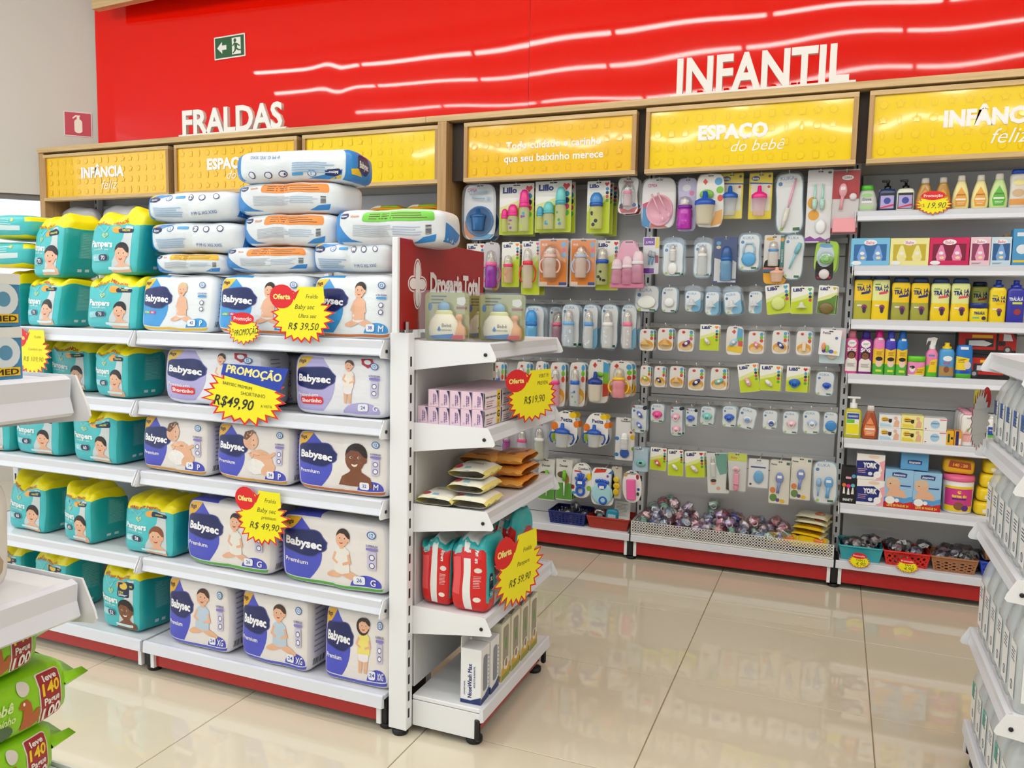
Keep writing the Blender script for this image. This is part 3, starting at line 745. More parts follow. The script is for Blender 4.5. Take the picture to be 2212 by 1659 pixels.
NAVY = '#17205c'
KIND = {'ultra': ('#3d9ade', '#e6edf2', '#f4c12c'), 'premium': ('#4a52c4', '#ebe6e4', '#e8b02a'), 'short': ('#b4aee0', '#e9ebf2', '#e0b840')}
def blue_pack(kind, size, num, pic=0, strip='#e8a020', seed=0, Wd=.2, H=.14, D=.14, groove=.05, lean=0):
    col, base, yel = KIND[kind]; f = pack_shape(Wd, H, D, 8, seed, .0035, groove=groove, puff=.09, lean=lean)
    t = link('diaper_pack'); zb = -.86
    side = {'ultra': '#dfe7ee', 'premium': '#dcdadc', 'short': '#dcdfe8'}[kind]
    pack_body(f, lambda fa, x, y, z: strip if (z < zb and fa == 'F' and kind != 'short') else (base if fa == 'F' else (col if fa == 'L' or (fa == 'T' and x < -.25) else side)), zb).out('bag', t)
    p = Pr(on_front(f, Wd, H), .011, FILM); q = lambda u, v: ((u-.5)*Wd, v*H)
    if kind == 'short':
        p.part('colour_field').poly([q(.02, .06)]+[q(.26+.20*sin(pi*min(1, i/12*.82+.10)), .06+.90*i/12) for i in range(13)]+[q(.02, .96)], col)
        p.poly([q(.74+.20*cos(pi*i/12), .05+.21*sin(pi*i/12)) for i in range(13)], '#b4aee0')
    else:
        p.part('colour_field').poly([q(.02, .09)]+[q(.22+.20*sin(pi*(i/12*.93+.12)), .09+.88*i/12) for i in range(13)]+[q(.02, .97)], col)
        p.poly([q(.82+.15*cos(pi*i/12), .09+.17*sin(pi*i/12)) for i in range(13)], col)
    p.part('corner_flash').poly([q(.02, .97)]+[q(.02+.175*sin(pi/2*i/8), .97-.24*cos(pi/2*i/8)) for i in range(9)], yel).text('Mega', *q(.085, .885), .07*H, '#2a2420', bold=.03, w=-.105*Wd)
    lx, lz, lw = (.24, .60, .42)
    p.part('logo').poly(cloud(*q(lx, lz), lw*Wd, .36*H), '#3a3f8c').poly(cloud(*q(lx, lz), lw*Wd*.95, .335*H), NAVY)
    p.part('lettering').text('Babysec', *q(lx, lz-.005), .115*H, '#f7f7fa', bold=.04, w=-lw*.84*Wd, rot=-.04)
    if kind == 'ultra': p.rect(*q(.06, .315), *q(.165, .37), '#5fae62', .002).rect(*q(.165, .315), *q(.25, .37), '#c8458c', .002).text('ULTRA', *q(.11, .343), .03*H, '#f4f4f4', w=.09*Wd).text('SEC', *q(.207, .343), .03*H, '#f4f4f4', w=.06*Wd)
    else: p.text('Premium', *q(.17, .33), .06*H, '#f4f2fa', bold=.02, w=-.24*Wd, rot=-.02)
    if kind == 'short': p.part('red_badge').poly(rrect(*q(.09, .18), *q(.34, .30), .009), '#d8282c').text('Shortinho', *q(.215, .24), .062*H, '#f8f4f4', bold=.03, w=-.22*Wd).part('red_ribbon').poly([q(.73, .97), q(.85, .97), q(.85, .86), q(.79, .80), q(.73, .86)], '#b0202c').ell(*q(.79, .90), .035*Wd, .045*H, '#dce6ee')
    p.part('picture')
    if pic == 0: child(p, *q(.60, .76), .235*H, SKIN, '#d9bf96', SKIN, '#e8e4ea')
    elif pic == 1: child(p, *q(.60, .74), .235*H, SKIN, '#3a241c', '#ece9e2', '#ece9e2')
    elif pic == 2: bust(p, *q(.66, .60), .42*H, SKIN3, '#2a1a14')
    elif pic == 3: child(p, *q(.60, .76), .22*H, SKIN, '#4a2f20', '#bcd0e2', '#c8ccd4')
    elif pic == 4: child(p, *q(.62, .80), .185*H, SKIN, '#3a2620', '#f0e278', '#eeeaf0', True, 1)
    elif pic == 5: child(p, *q(.60, .83), .18*H, SKIN, '#4a3026', '#efe6da', '#eceaf0', True)
    elif pic == 6:
        p.ell(*q(.66, .44), .13*Wd, .13*H, SKIN, rot=-.5).ell(*q(.56, .30), .12*Wd, .13*H, '#f1eeec').ell(*q(.72, .27), .10*Wd, .09*H, SKIN, rot=.5)
        p.poly([q(.47, .50), q(.55, .58), q(.72, .50), q(.80, .56), q(.82, .52), q(.72, .43), q(.56, .50), q(.50, .42)], SKIN)
        p.ell(*q(.50, .72), .10*Wd, .15*H, SKIN).poly([q(.40, .74), q(.42, .86), q(.50, .90), q(.57, .86), q(.52, .84), q(.45, .72)], '#7a553c').ell(*q(.53, .73), .008*Wd, .014*H, '#2a1c18', 8).ell(*q(.545, .65), .014*Wd, .012*H, '#b0564c', 8)
    elif pic == 7: child(p, *q(.60, .76), .235*H, SKIN, '#2c1c18', SKIN, '#e8e4ea')
    p.part('size_badge').poly(rrect(*q(.70, .12), *q(.80, .24), .006), '#eef3fb').text(num, *q(.75, .185), .055*H, '#3a48a8', w=.08*Wd).text(size, *q(.875, .175), .10*H, '#f4f4fa', bold=.02, w=.10*Wd)
    p.part('claim_badges').ell(*q(.86, .84), .042*Wd, .055*H, '#1f5fa8').ell(*q(.86, .84), .033*Wd, .043*H, '#d4e4f2').text('12', *q(.86, .84), .05*H, '#1f5fa8', w=.04*Wd)
    p.rect(*q(.81, .625), *q(.92, .66), '#8a7ccc' if kind != 'ultra' else '#4a9ada', .002).text('SUPERFLEX' if kind == 'premium' else 'ULTRA SEQUINHA', *q(.865, .69), .028*H, '#3a3f8c', w=.12*Wd)
    if kind != 'ultra': p.rect(*q(.825, .36), *q(.905, .61), '#c9c4e2', .004)
    p.hold()
    for v in (.53, .42): p.ell(*q(.865, v), .027*Wd, .04*H, '#2c3270')
    p.hold()
    for v in (.53, .42): p.ell(*q(.865, v), .020*Wd, .03*H, '#f2f2f6')
    p.hold(False)
    p.out(t)
    s = Pr(on_side(f, D, H), .02, FILM).part('side_print'); s.lines(-.30*D, .86*H, .1*D, 9, .02*H, .07*H, '#9aa0a8', seed=seed).bars(-.35*D, .1*H, .1*D, .2*H, 12)
    s.out(t)
    tp = Pr(on_top(f, Wd, D), .02, FILM).part('top_print'); tp.poly(cloud(-.08*Wd, .05*D, .26*Wd, .35*D), NAVY).text('Babysec', -.08*Wd, .05*D, .09*D, '#e8e8f0', bold=.03, w=.2*Wd).lines(.12*Wd, .2*D, .4*Wd, 5, .03*D, .08*D, '#9aa2b4', seed=seed)
    tp.out(t)
    return t
def lying_pack(style, seed=0, Wd=.23, H=.07, D=.18):
    """A pack laid flat: its underside faces the aisle."""
    f = pack_shape(Wd, H, D, 6, seed, .0055, groove=.07, puff=.15)
    t = link('diaper_pack'); base = '#dfe6ec'; blue = '#2f86d0'
    lab = {'o': '#ee8a34', 'y': '#e9b51c', 'g': '#6cc43c', 'b': None, 'u': None}[style]
    pack_body(f, lambda fa, x, y, z: blue if (fa == 'L' or (fa == 'R' and style == 'u') or (fa == 'F' and x < -.93)) else (lab if fa == 'T' and lab and -.3 < x < .9 and y < -.2 else base), None, 26, 10, 12).out('bag', t)
    p = Pr(on_front(f, Wd, H), .011, FILM); q = lambda u, v: ((u-.5)*Wd, v*H)
    if lab:
        p.part('colour_field').poly([q(.04, .08), q(.30, .08), q(.20, .16), q(.10, .40), q(.04, .58)], blue).poly([q(.76, .08), q(.97, .08), q(.97, .28), q(.84, .24)], blue)
        p.part('colour_label').poly(rrect(*q(.30, .64), *q(.95, .93), .008), lab).lines(*q(.36, .86), q(.88, 0)[0], 3, .022*H, .065*H, '#5a3a20', seed=seed)
        p.part('logo').poly(cloud(*q(.10, .82), .10*Wd, .16*H), NAVY).text('Babysec', *q(.10, .82), .06*H, '#f4f4f8', w=.08*Wd).text('Vnom', *q(.22, .80), .09*H, '#e08a4a', bold=.02, w=.10*Wd)
        p.part('small_print').lines(*q(.22, .54), q(.60, 0)[0], 7, .018*H, .045*H, '#b4b9c2', seed=seed).lines(*q(.58, .50), q(.84, 0)[0], 4, .02*H, .06*H, '#a9bcd4', seed=seed+1).bars(*q(.86, .30), *q(.915, .54), 9, horiz=True)
    else:
        up = style == 'u'; fl = (lambda u, v: q(1-u, 1-v)) if up else q; r = pi if up else 0
        p.part('colour_field').poly([fl(.04, .94), fl(.34, .94), fl(.24, .82), fl(.10, .70), fl(.04, .66)], blue).poly([fl(.04, .94), fl(.16, .94), fl(.10, .84), fl(.04, .82)], '#e9c22c')
        p.part('logo').poly(cloud(*fl(.13, .74), .15*Wd, .2*H), NAVY).text('Babysec', *fl(.13, .74), .08*H, '#f4f4f8', w=.13*Wd, rot=r)
        x, z = fl(.31, .78); p.part('claim_badges').ell(x, z, .035*Wd, .10*H, '#2a6cb8').ell(x, z, .028*Wd, .08*H, '#dfeaf4').text('12', x, z, .09*H, '#2a6cb8', w=.035*Wd, rot=r)
        x, z = fl(.43, .79); p.poly(rrect(x-.05*Wd, z-.045*H, x+.05*Wd, z+.045*H, .003), '#4aa0dc')
        for u in (.55, .67, .82):
            x, z = fl(u, .78); p.ell(x, z, .034*Wd, .11*H, '#2c3270').ell(x, z, .026*Wd, .085*H, '#e4e8ee')
        p.part('small_print'); x0, z0 = fl(.12, .44); x1, _ = fl(.48, 0); p.lines(min(x0, x1), z0, max(x0, x1), 5, .03*H, .07*H, '#8fb4d8', seed=seed)
        p.part('size_lettering').text('P M G XG XXG', *fl(.70, .24), .11*H, '#5a80b8', bold=.005, w=.26*Wd, rot=r)
    p.out(t)
    if style in 'ub' or style == 'g':
        s = Pr(on_side(f, D, H), .02, FILM)
        if style == 'u': s.part('end_print').poly(cloud(-.05*D, .55*H, .42*D, .55*H), NAVY).text('Babysec', -.05*D, .55*H, .2*H, '#f2f2f6', w=.32*D, bold=.03).poly([(-.4*D, .2*H), (-.1*D, .2*H), (-.25*D, .4*H), (-.42*D, .35*H)], '#e9c22c')
        else: s.part('end_print').poly([(-.4*D, .1*H), (.1*D, .1*H), (.25*D, .4*H), (-.35*D, .62*H)], '#2f7ec8')
        s.out(t)
    return t

def spot(xl, xr, ym, y): a, b = at(xl, ym, 1, y), at(xr, ym, 1, y); return (a.x+b.x)/2, b.x-a.x
def hpx(x, y0, y1, y): return at(x, y0, 1, y).z-at(x, y1, 1, y).z
def stand(root, x, y, z, rz=0, lean=0, label='', cat='diaper pack', group=None):
    root.location = (x, y, z); root.rotation_euler = (lean, 0, rz); return tag(root, label, cat, group)

n_ = 0
TP = 'teal diaper packs on the gondola'; BP = 'blue and purple diaper packs on the gondola'
D1 = [  # teal packs: front px xl, xr, yt, yb, shelf z, rz, lean, size, num, dark, label
 (46, 132, 588, 706, GZ[0], -.12, -.14, 'M', '70', 0, 'teal and yellow diaper pack numbered 70, lower one above the price burst', .02),
 (178, 300, 586, 712, GZ[0], -.04, -.10, 'M', '70', 0, 'teal and yellow diaper pack numbered 70, lower one beside the blue packs on top shelf', 0),
 (-12, 34, 583, 700, GZ[0], -.1, -.10, 'M', '70', 0, 'teal and yellow diaper pack half hidden behind the blue boxes, top gondola shelf', .03),
 (60, 138, 456, 590, GZ[0]+.168, -.12, -.12, 'M', '70', 0, 'teal and yellow diaper pack numbered 70, upper one nearer the window', .04),
 (186, 300, 453, 588, GZ[0]+.178, -.04, -.12, 'M', '70', 0, 'teal and yellow diaper pack numbered 70, upper one beside the lying white packs', .02),
 (2, 98, 738, 862, GZ[1], -.05, -.05, 'G', '60', 0, 'teal diaper pack on the second shelf mostly hidden by the yellow price burst', .05),
 (104, 200, 736, 866, GZ[1], -.05, -.02, 'G', '60', 0, 'teal diaper pack on the second shelf, shaded, behind the nearer white shelf corner', .07),
 (202, 284, 738, 868, GZ[1], -.1, -.03, 'G', '60', 0, 'teal diaper pack numbered 60 next to the lavender packs on the second shelf', 0),
 (-70, 22, 900, 1000, GZ[2], 0, 0, 'G', '60', 0, 'teal diaper pack cut off at the picture edge on the third shelf', 0),
 (30, 130, 902, 1008, GZ[2], -.03, -.02, 'G', '60', 0, 'teal diaper pack numbered 60 on the third shelf below the nearer white shelf', .01),
 (152, 257, 888, 1020, GZ[2], -.03, 0, 'G', '60', 0, 'teal diaper pack numbered 60 beside the purple packs on the third shelf', 0),
 (12, 98, 1028, 1168, GZ[3], -.05, -.1, 'G', '60', 0, 'teal diaper pack farthest from the purple packs on the fourth shelf', .02),
 (132, 205, 1040, 1190, GZ[3], -.14, -.02, 'G', '60', 0, 'crumpled teal diaper pack numbered 60, middle of three on the fourth shelf', 0),
 (262, 375, 1052, 1212, GZ[3], -.02, -.06, 'XG', '58', 0, 'teal diaper pack numbered 58 with a smiling baby beside the purple pack', 0),
 (-25, 55, 1185, 1290, .112, -.1, 0, 'XXG', '52', 1, 'teal diaper pack deep on the base shelf at the picture edge', .08),
 (72, 150, 1195, 1335, .112, -.1, -.02, 'XXG', '52', 1, 'teal diaper pack on the base shelf behind the lower white shelf corner', .03),
 (216, 306, 1222, 1380, .112, -.05, -.01, 'XXG', '52', 1, 'teal diaper pack numbered 52 standing on the base shelf with dark badge', 0),
]
for i, (xl, xr, yt, yb, z, rz, lean, sz, nm, dk, lab, back) in enumerate(D1):
    yy = 1.91+back; x, w = spot(xl, xr, (yt+yb)/2, yy); h = hpx((xl+xr)/2, yt, yb, yy)
    h = min(h*(.95 if i < 3 else 1), {GZ[1]: .176, GZ[2]: .182, GZ[3]: .188, .112: .22}.get(z, 9)); w *= .97
    sk, hr = ((SKIN3, '#1c1412') if sz == 'XXG' else (SKIN, '#8a4f34' if sz == 'XG' else '#241a18'))
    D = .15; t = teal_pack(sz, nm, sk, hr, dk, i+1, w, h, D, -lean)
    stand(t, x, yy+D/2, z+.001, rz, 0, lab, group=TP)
# two teal packs lying at the picture edge
for i, (xl, xr, yt, yb, z, lab) in enumerate(((-40, 50, 462, 516, 0, 'teal pack lying flat on top of another at the picture edge by the window'), (-45, 48, 521, 578, 0, 'teal pack lying flat under another at the picture edge by the window'))):
    x, w = spot(xl, xr, yt, 1.95); h = hpx(0, yt, yb, 1.95); z0 = at(0, yb, 1, 1.95).z
    f = pack_shape(w, h, .2, 5, 40+i, .004, puff=.1); t = link('diaper_pack')
    pack_body(f, lambda fa, x, y, z: YEL if (fa == 'R' and z > .4) or (z < -.8) else TEAL, None, 12, 8, 8).out('bag', t)
    p = Pr(on_front(f, w, h), .02, FILM).part('pale_band').rect(-w*.45, h*.35, w*.40, h*.55, '#cfe2e4').part('small_print').lines(-w*.3, h*.8, w*.3, 3, .03*h, .09*h, '#bfe0e0', seed=i).ell(-w*.05, h*.78, .03*w, .07*h, '#1c3a6c').ell(w*.25, h*.78, .03*w, .07*h, '#e8c86a')
    p.out(t); stand(t, x, 1.95+.1, z0, 0, 0, lab, group=TP)

D2 = [  # blue, purple and lavender packs
 (290, 455, 594, 718, GZ[0], -.03, -.13, 'ultra', 'P', '42', 0, '#ecc02c', 'sky blue diaper pack reading P 42 with a blond baby, top gondola shelf', 0),
 (456, 660, 590, 722, GZ[0], -.02, -.11, 'ultra', 'M', '38', 7, '#c8783a', 'sky blue diaper pack behind the small Promoção burst on the top shelf', 0),
 (662, 848, 588, 728, GZ[0], -.01, -.10, 'ultra', 'M', '38', 7, '#c8783a', 'sky blue diaper pack reading M 38 at the gondola end, top shelf', 0),
 (342, 570, 744, 880, GZ[1], -.03, -.06, 'short', 'M', '26', 5, '#c8843a', 'lavender diaper pack with red badge behind the blue and yellow PROMOÇÃO burst', 0),
 (628, 838, 750, 902, GZ[1], 0, -.02, 'short', 'G', '24', 5, '#b4aee0', 'lavender diaper pack reading 24 G with a standing child, second shelf', 0),
 (298, 452, 902, 1036, GZ[2], -.04, -.03, 'premium', 'P', '34', 6, '#e0a028', 'purple diaper pack reading 34 P beside the teal pack on the third shelf', 0),
 (460, 628, 912, 1056, GZ[2], -.02, -.02, 'premium', 'P', '34', 6, '#e0a028', 'purple diaper pack reading 34 P in the middle of the third shelf', 0),
 (632, 842, 926, 1082, GZ[2], 0, -.01, 'premium', 'M', '32', 2, '#c8702c', 'purple diaper pack reading 32 M with a curly-haired baby, third shelf', 0),
 (392, 590, 1096, 1252, GZ[3], -.03, -.02, 'premium', 'G', '26', 1, '#58b43c', 'purple diaper pack reading 26 G half covered by the price burst, fourth shelf', 0),
 (598, 838, 1130, 1286, GZ[3], 0, -.01, 'premium', 'G', '26', 1, '#58b43c', 'purple diaper pack reading 26 G with a sitting baby at the gondola end', 0),
 (354, 496, 1262, 1418, .112, -.03, -.02, 'premium', 'XG', '24', 3, '#4a52c4', 'purple diaper pack reading 24 XG beside the teal pack on the base shelf', 0),
 (512, 670, 1288, 1456, .112, -.04, -.01, 'premium', 'XG', '24', 3, '#4a52c4', 'purple diaper pack reading 24 XG in the middle of the base shelf', 0),
 (692, 842, 1308, 1494, .112, -.01, -.04, 'premium', 'XXG', '24', 4, '#4a52c4', 'purple diaper pack reading 24 XXG with a girl in a yellow top', 0),
]
for i, (xl, xr, yt, yb, z, rz, lean, kd, sz, nm, pic, strip, lab, back) in enumerate(D2):
    yy = 1.895+back; x, w = spot(xl, xr, (yt+yb)/2, yy); h = hpx((xl+xr)/2, yt, yb, yy)
    h = min(h, {GZ[1]: .178, GZ[2]: .184, GZ[3]: .215, .112: .232}.get(z, 9)); w *= .97; yy += .006
    D = .13; t = blue_pack(kd, sz, nm, pic, strip, i+20, w, h, D, .06 if kd != 'short' and pic not in (3, 4) else 0, -lean)
    stand(t, x, yy+D/2, z+.001, rz, 0, lab, group=BP)
for i, (xl, xr, yt, yb, z, lab) in enumerate(((560, 640, 760, 880, GZ[1], 'shaded lavender pack standing deep on the second shelf behind the PROMOÇÃO burst'), (520, 700, 1085, 1215, GZ[3], 'purple pack standing deep on the fourth shelf behind the two front packs'))):
    x, w = spot(xl, xr, (yt+yb)/2, 2.06); h = .155
    t = blue_pack('premium' if i else 'short', 'G', '26', 1, '#58b43c', i+50, w, h, .09); stand(t, x, 2.10, z+.001, 0, 0, lab, group=BP)

LP = 'white diaper packs laid flat on top of the gondola'
D3 = [  # lying packs: xl, xr, yt, yb, style, rz, label
 (326, 486, 546, 592, 'y', 0, 'white pack with yellow label lying directly on the standing blue packs'),
 (480, 674, 530, 588, 'o', 0, 'white pack with orange label lying in the lowest layer of flat packs'),
 (670, 846, 520, 588, 'b', 0, 'white and blue pack without label lying lowest beside the red header panel'),
 (314, 520, 478, 546, 'b', 0, 'white and blue pack with size letters, second layer beside the teal packs'),
 (518, 716, 458, 532, 'o', 0, 'white pack with orange label in the second layer of flat packs'),
 (716, 946, 446, 532, 'g', .10, 'white pack with green label resting partly on the red header panel'),
 (308, 508, 411, 478, 'b', 0, 'white and blue pack with size letters lying in the third layer'),
 (504, 722, 389, 462, 'o', .06, 'white pack with orange label in the third layer under the topmost pack'),
 (504, 744, 318, 394, 'u', .12, 'topmost white pack lying upside down with a blue end'),
]
for i, (xl, xr, yt, yb, st, rz, lab) in enumerate(D3):
    yy = 1.93; x, w = spot(xl, xr, (yt+yb)/2, yy); h = hpx((xl+xr)/2, yt, yb, yy); z0 = at((xl+xr)/2, yb, 1, yy).z
    D = .17; t = lying_pack(st, i+70, w*.98, h*.97, D); stand(t, x, yy+D/2, z0, rz, 0, lab, group=LP)
# ================================================================== price bursts
YB, RB, BKI = '#f8ee0e', '#e0141c', '#1b1b22'
def burst(kind, pts, plane, texts, label, seed=0, rz=0, curl=0, lean=0, fixed=None):
    """pts: px x0, y0, x1, y1; plane: (axis, value). kind: oferta, promo (small), big (blue banner)."""
    ax, v = plane; x0, y0, x1, y1 = pts
    a, b = at(x0, (y0+y1)/2, ax, v), at(x1, (y0+y1)/2, ax, v); w = (b-a).length; c = (a+b)/2
    h = abs(at((x0+x1)/2, y0, ax, v).z-at((x0+x1)/2, y1, ax, v).z)
    if fixed: w, h, c = fixed
    t = thing('price_burst', label, 'price sign', (c.x, c.y, c.z), (lean, 0, (rz if ax == 1 else pi/2+rz)), 'yellow price bursts')
    mp = lambda x, z, o: (x, curl*x*x/w*4-o, z)
    def mpb(x, z, o): p = mp(x, z, 0); return (p[0], p[1]+.0012, p[2])
    n = 22 if kind != 'promo' else 20; cz = -.04*h if kind == 'oferta' else (-.06*h if kind == 'promo' else -.05*h)
    rx, rzz = w*.48, h*(.46 if kind != 'promo' else .44)
    outer = star(0, cz, rx*1.03, rzz*1.03, n, .78, seed); inner = star(0, cz, rx*.93, rzz*.93, n, .79, seed)
    Pr(mpb, .03).part('card_back').poly(outer, '#e9e6dc').out(t)
    p = Pr(mp, .03).part('red_edge').poly(outer, RB).part('yellow_field').poly(inner, YB)
    if kind == 'oferta':
        p.poly([(-.05*w, h*.44), (w*.34, h*.44), (w*.36, h*.2), (0, 0), (-.1*w, .2*h)], YB)
        p.part('red_bubble').ell(-.30*w, .28*h, .19*w, .20*h, RB).poly([(-.16*w, .30*h), (-.02*w, .40*h), (-.10*w, .22*h)], RB).text('Oferta', -.30*w, .28*h, .085*h, '#f6ef8a', bold=.04, w=-.27*w)
    elif kind == 'promo':
        p.part('red_bubble').ell(-.02*w, .30*h, .32*w, .19*h, RB).text('Promoção', -.02*w, .30*h, .12*h, '#fbe9e4', bold=.02, w=-.5*w)
    else:
        p.part('blue_banner').poly([(-.24*w, .46*h), (.50*w, .43*h), (.40*w, .06*h), (-.27*w, .28*h)], '#1f3fb0').text('PROMOÇÃO', .11*w, .33*h, .13*h, '#f8f09a', bold=.05, w=-.62*w, rot=-.1, shear=.2)
    p.part('handwriting')
    for (s, u, vv, hh, kw) in texts:
        if 'w' in kw: kw['w'] *= w
        p.text(s, u*w, vv*h, hh*h, kw.pop('col', BKI), **{'bold': -.008, 'shear': .3, **kw})
    p.out(t)
    return t
PB = (1, 1.862)
burst('oferta', (28, 706, 110, 812), PB, [('Fralda', .18, .30, .06, dict(col='#a89a20', w=.4)), ('Confort sec', .1, .05, .06, dict(col='#b09a28', w=.55)), ('R$ 109,90', .05, -.15, .1, dict(col='#a89a20', w=.7))], 'glaring yellow price burst reading Oferta under the lower teal packs, top shelf edge', 3)
burst('promo', (488, 674, 565, 744), PB, [('R$', -.33, -.08, .12, dict(col='#c8401c', shear=0)), ('PROMOÇÃO', .08, -.10, .2, dict(w=.66, rot=.12, bold=.004))], 'small yellow burst with red oval hand lettered PROMOÇÃO on the top shelf edge', 5)
burst('oferta', (582, 612, 722, 744), PB, [('Fralda', .17, .29, .07, dict(w=.38)), ('Baby sec', .06, .12, .08, dict(w=.5)), ('Ultra sec', .1, -.03, .07, dict(w=.5)), ('R$ 39,50', .04, -.20, .12, dict(w=.62))], 'yellow burst handwritten R$ 39,50 in front of the blue packs', 7)
burst('big', (437, 782, 624, 918), PB, [('BABYSEC PREMIUM', -.08, .12, .05, dict(w=.56, rot=-.12, shear=0)), ('SHORTINHO', .10, -.01, .06, dict(w=.34, rot=-.06, shear=0)), ('R$49,90', -.12, -.15, .17, dict(w=.5, rot=-.08, bold=.012)), ('A VISTA', .25, -.18, .045, dict(w=.18, shear=0))], 'large yellow burst with blue PROMOÇÃO banner handwritten R$49,90', 9)
burst('oferta', (508, 1053, 624, 1180), PB, [('Fralda', .17, .29, .07, dict(w=.38)), ('Baby sec', .10, .12, .08, dict(w=.5)), ('premium', .14, .0, .06, dict(w=.44)), ('R$ 49,90', .06, -.15, .12, dict(w=.64))], 'yellow burst handwritten R$ 49,90 hanging on the fourth shelf of purple packs', 11)
burst('oferta', (1113, 793, 1184, 912), (0, CF+.034), [('VERT P/', .2, .33, .07, dict(w=.4, shear=0)), ('PREVEN', .18, .2, .07, dict(w=.45, shear=0)), ('R$19,90', .04, -.08, .14, dict(w=.72, shear=.1))], 'yellow burst handwritten R$19,90 beside the pink ointment boxes', 13, -.25)
burst('oferta', (1086, 1146, 1154, 1308), (0, CF+.034), [('Fralda', .16, .22, .06, dict(w=.4)), ('Pampers', .08, .06, .06, dict(w=.5)), ('R$ 59,90', .02, -.15, .10, dict(w=.7))], 'yellow burst handwritten R$ 59,90 in front of red pants packs', 15, -.2)
burst('promo', (1976, 412, 2058, 464), (1, 3.752), [('R$', -.3, -.1, .14, dict(col='#c8401c', shear=0)), ('19,90', .1, -.1, .24, dict(w=.5))], 'small yellow burst with red oval reading 19,90 on the shampoo shelf', 17)
burst('promo', (1831, 1194, 1882, 1228), (1, BF-.014), [('TAM 2', .05, .02, .14, dict(w=.4, shear=0)), ('4,90', .06, -.2, .24, dict(w=.45))], 'small yellow burst reading 4,90 on the turquoise basket', 19)
burst('promo', (1934, 1206, 1987, 1238), (1, BF-.014), [('TAM 1', .05, .02, .14, dict(w=.4, shear=0)), ('4,90', .06, -.2, .24, dict(w=.45))], 'small yellow burst reading 4,90 on the red basket', 21)

# ================================================================== goods on the end unit
# soap gift clamshells on the top shelf
def clamshell(x, y, z, w, h, rz, label):
    t = thing('soap_clamshell', label, 'soap pack', (x, y, z), (0, 0, rz), 'soap clamshells')
    MB().prism(rrect(-w/2, 0, w/2, h, .012), .016, .020, INK('#b9b86a'), ax=1).out('backing_card', t)
    p = Pr(flat(.016)).part('card_print').lines(-w*.36, h*.93, 0, 3, .004, .009, '#5a5a30').poly(cloud(w*.33, h*.82, w*.2, h*.16), '#f1ede2').rect(w*.22, h*.66, w*.46, h*.71, '#9c4a2c').ell(-w*.38, h*.7, .006, .011, '#3f78b8')
    p.out(t)
    c = -w*.02
    MB().lathe([(.0001, .002), (w*.26, .004), (w*.33, h*.10), (w*.35, h*.24), (w*.31, h*.40), (w*.22, h*.50), (w*.19, h*.54), (w*.21, h*.58)], PLA('#efe9cf'), c=(c, 0, .004), seg=20, sy=.5).out('jar', t)
    MB().lathe([(w*.20, h*.50), (w*.21, h*.55), (w*.17, h*.60), (w*.0001, h*.61)], PLA('#dfe08a'), c=(c, 0, .004), seg=16, sy=.5).out('shoulder', t)
    MB().lathe([(w*.13, h*.60), (w*.14, h*.66), (w*.12, h*.73), (w*.05, h*.77), (w*.0001, h*.775)], PLA('#7fa6c4'), c=(c, 0, .004), seg=16, sy=.6).out('cap', t)
    rr = [(w*.26, .004), (w*.33, h*.10), (w*.35, h*.24), (w*.31, h*.40)]
    def jf(x_, z_, o):
        z_ = max(.001, min(z_, h*.40)); r = w*.26
        for i in range(3):
            if rr[i][1] <= z_ <= rr[i+1][1]: q = (z_-rr[i][1])/(rr[i+1][1]-rr[i][1]); r = rr[i][0]*(1-q)+rr[i+1][0]*q
        k = max(-.999, min(.999, x_/r)); return (c+x_, -r*.5*sqrt(1-k*k)-o-.0006, z_+.004)
    p = Pr(jf, .012).part('label').poly([(-w*.25, .004), (w*.22, .004), (w*.26, h*.13), (-w*.28, h*.08)], '#4a82c4').text('Bebê', w*.12, h*.30, h*.075, '#4a4a48', bold=-.005, w=.2*w).text('natureza', w*.12, h*.21, h*.05, '#4a4a48', bold=-.005, w=.22*w).poly([(-w*.06, h*.18), (-w*.02, h*.18), (0, h*.21), (-w*.04, h*.29), (-w*.08, h*.21)], '#3f78b8')
    p.out(t)
    MB().lathe([(.0001, 0), (w*.14, .002), (w*.17, h*.12), (w*.15, h*.25), (w*.06, h*.34), (w*.06, h*.42), (w*.09, h*.44), (w*.07, h*.52), (.0001, h*.53)], PLA('#d9a06a'), c=(w*.32, .002, .004), seg=14, sy=.6).out('small_bottle', t)
    MB().box(w*.2, w*.45, -.014, -.012, h*.05, h*.13, INK('#c03030')).out('red_label', t)
    MB().prism(rrect(-w/2-.004, -.001, w/2+.004, h+.004, .014), -w*.22, .014, CLEAR('#ffffff', .07), ax=1).out('clear_shell', t)
    return t
for i, (x0, x1, y0, y1, yy, rz, lab) in enumerate(((916, 1006, 632, 738, 1.97, .12, 'clear soap clamshell with cream jar nearest the slotted post'), (1003, 1092, 637, 730, 2.22, .1, 'clear soap clamshell half hidden behind the foremost pair'), (1032, 1128, 634, 735, 2.08, .1, 'clear soap clamshell with cream jar nearest the shelf end'))):
    a, b = at(x0, 700, 1, yy), at(x1, 700, 1, yy); h = hpx((x0+x1)/2, y0, y1, yy)
    clamshell((a.x+b.x)/2, yy, CZ[0]+.002, b.x-a.x, h, rz, lab)

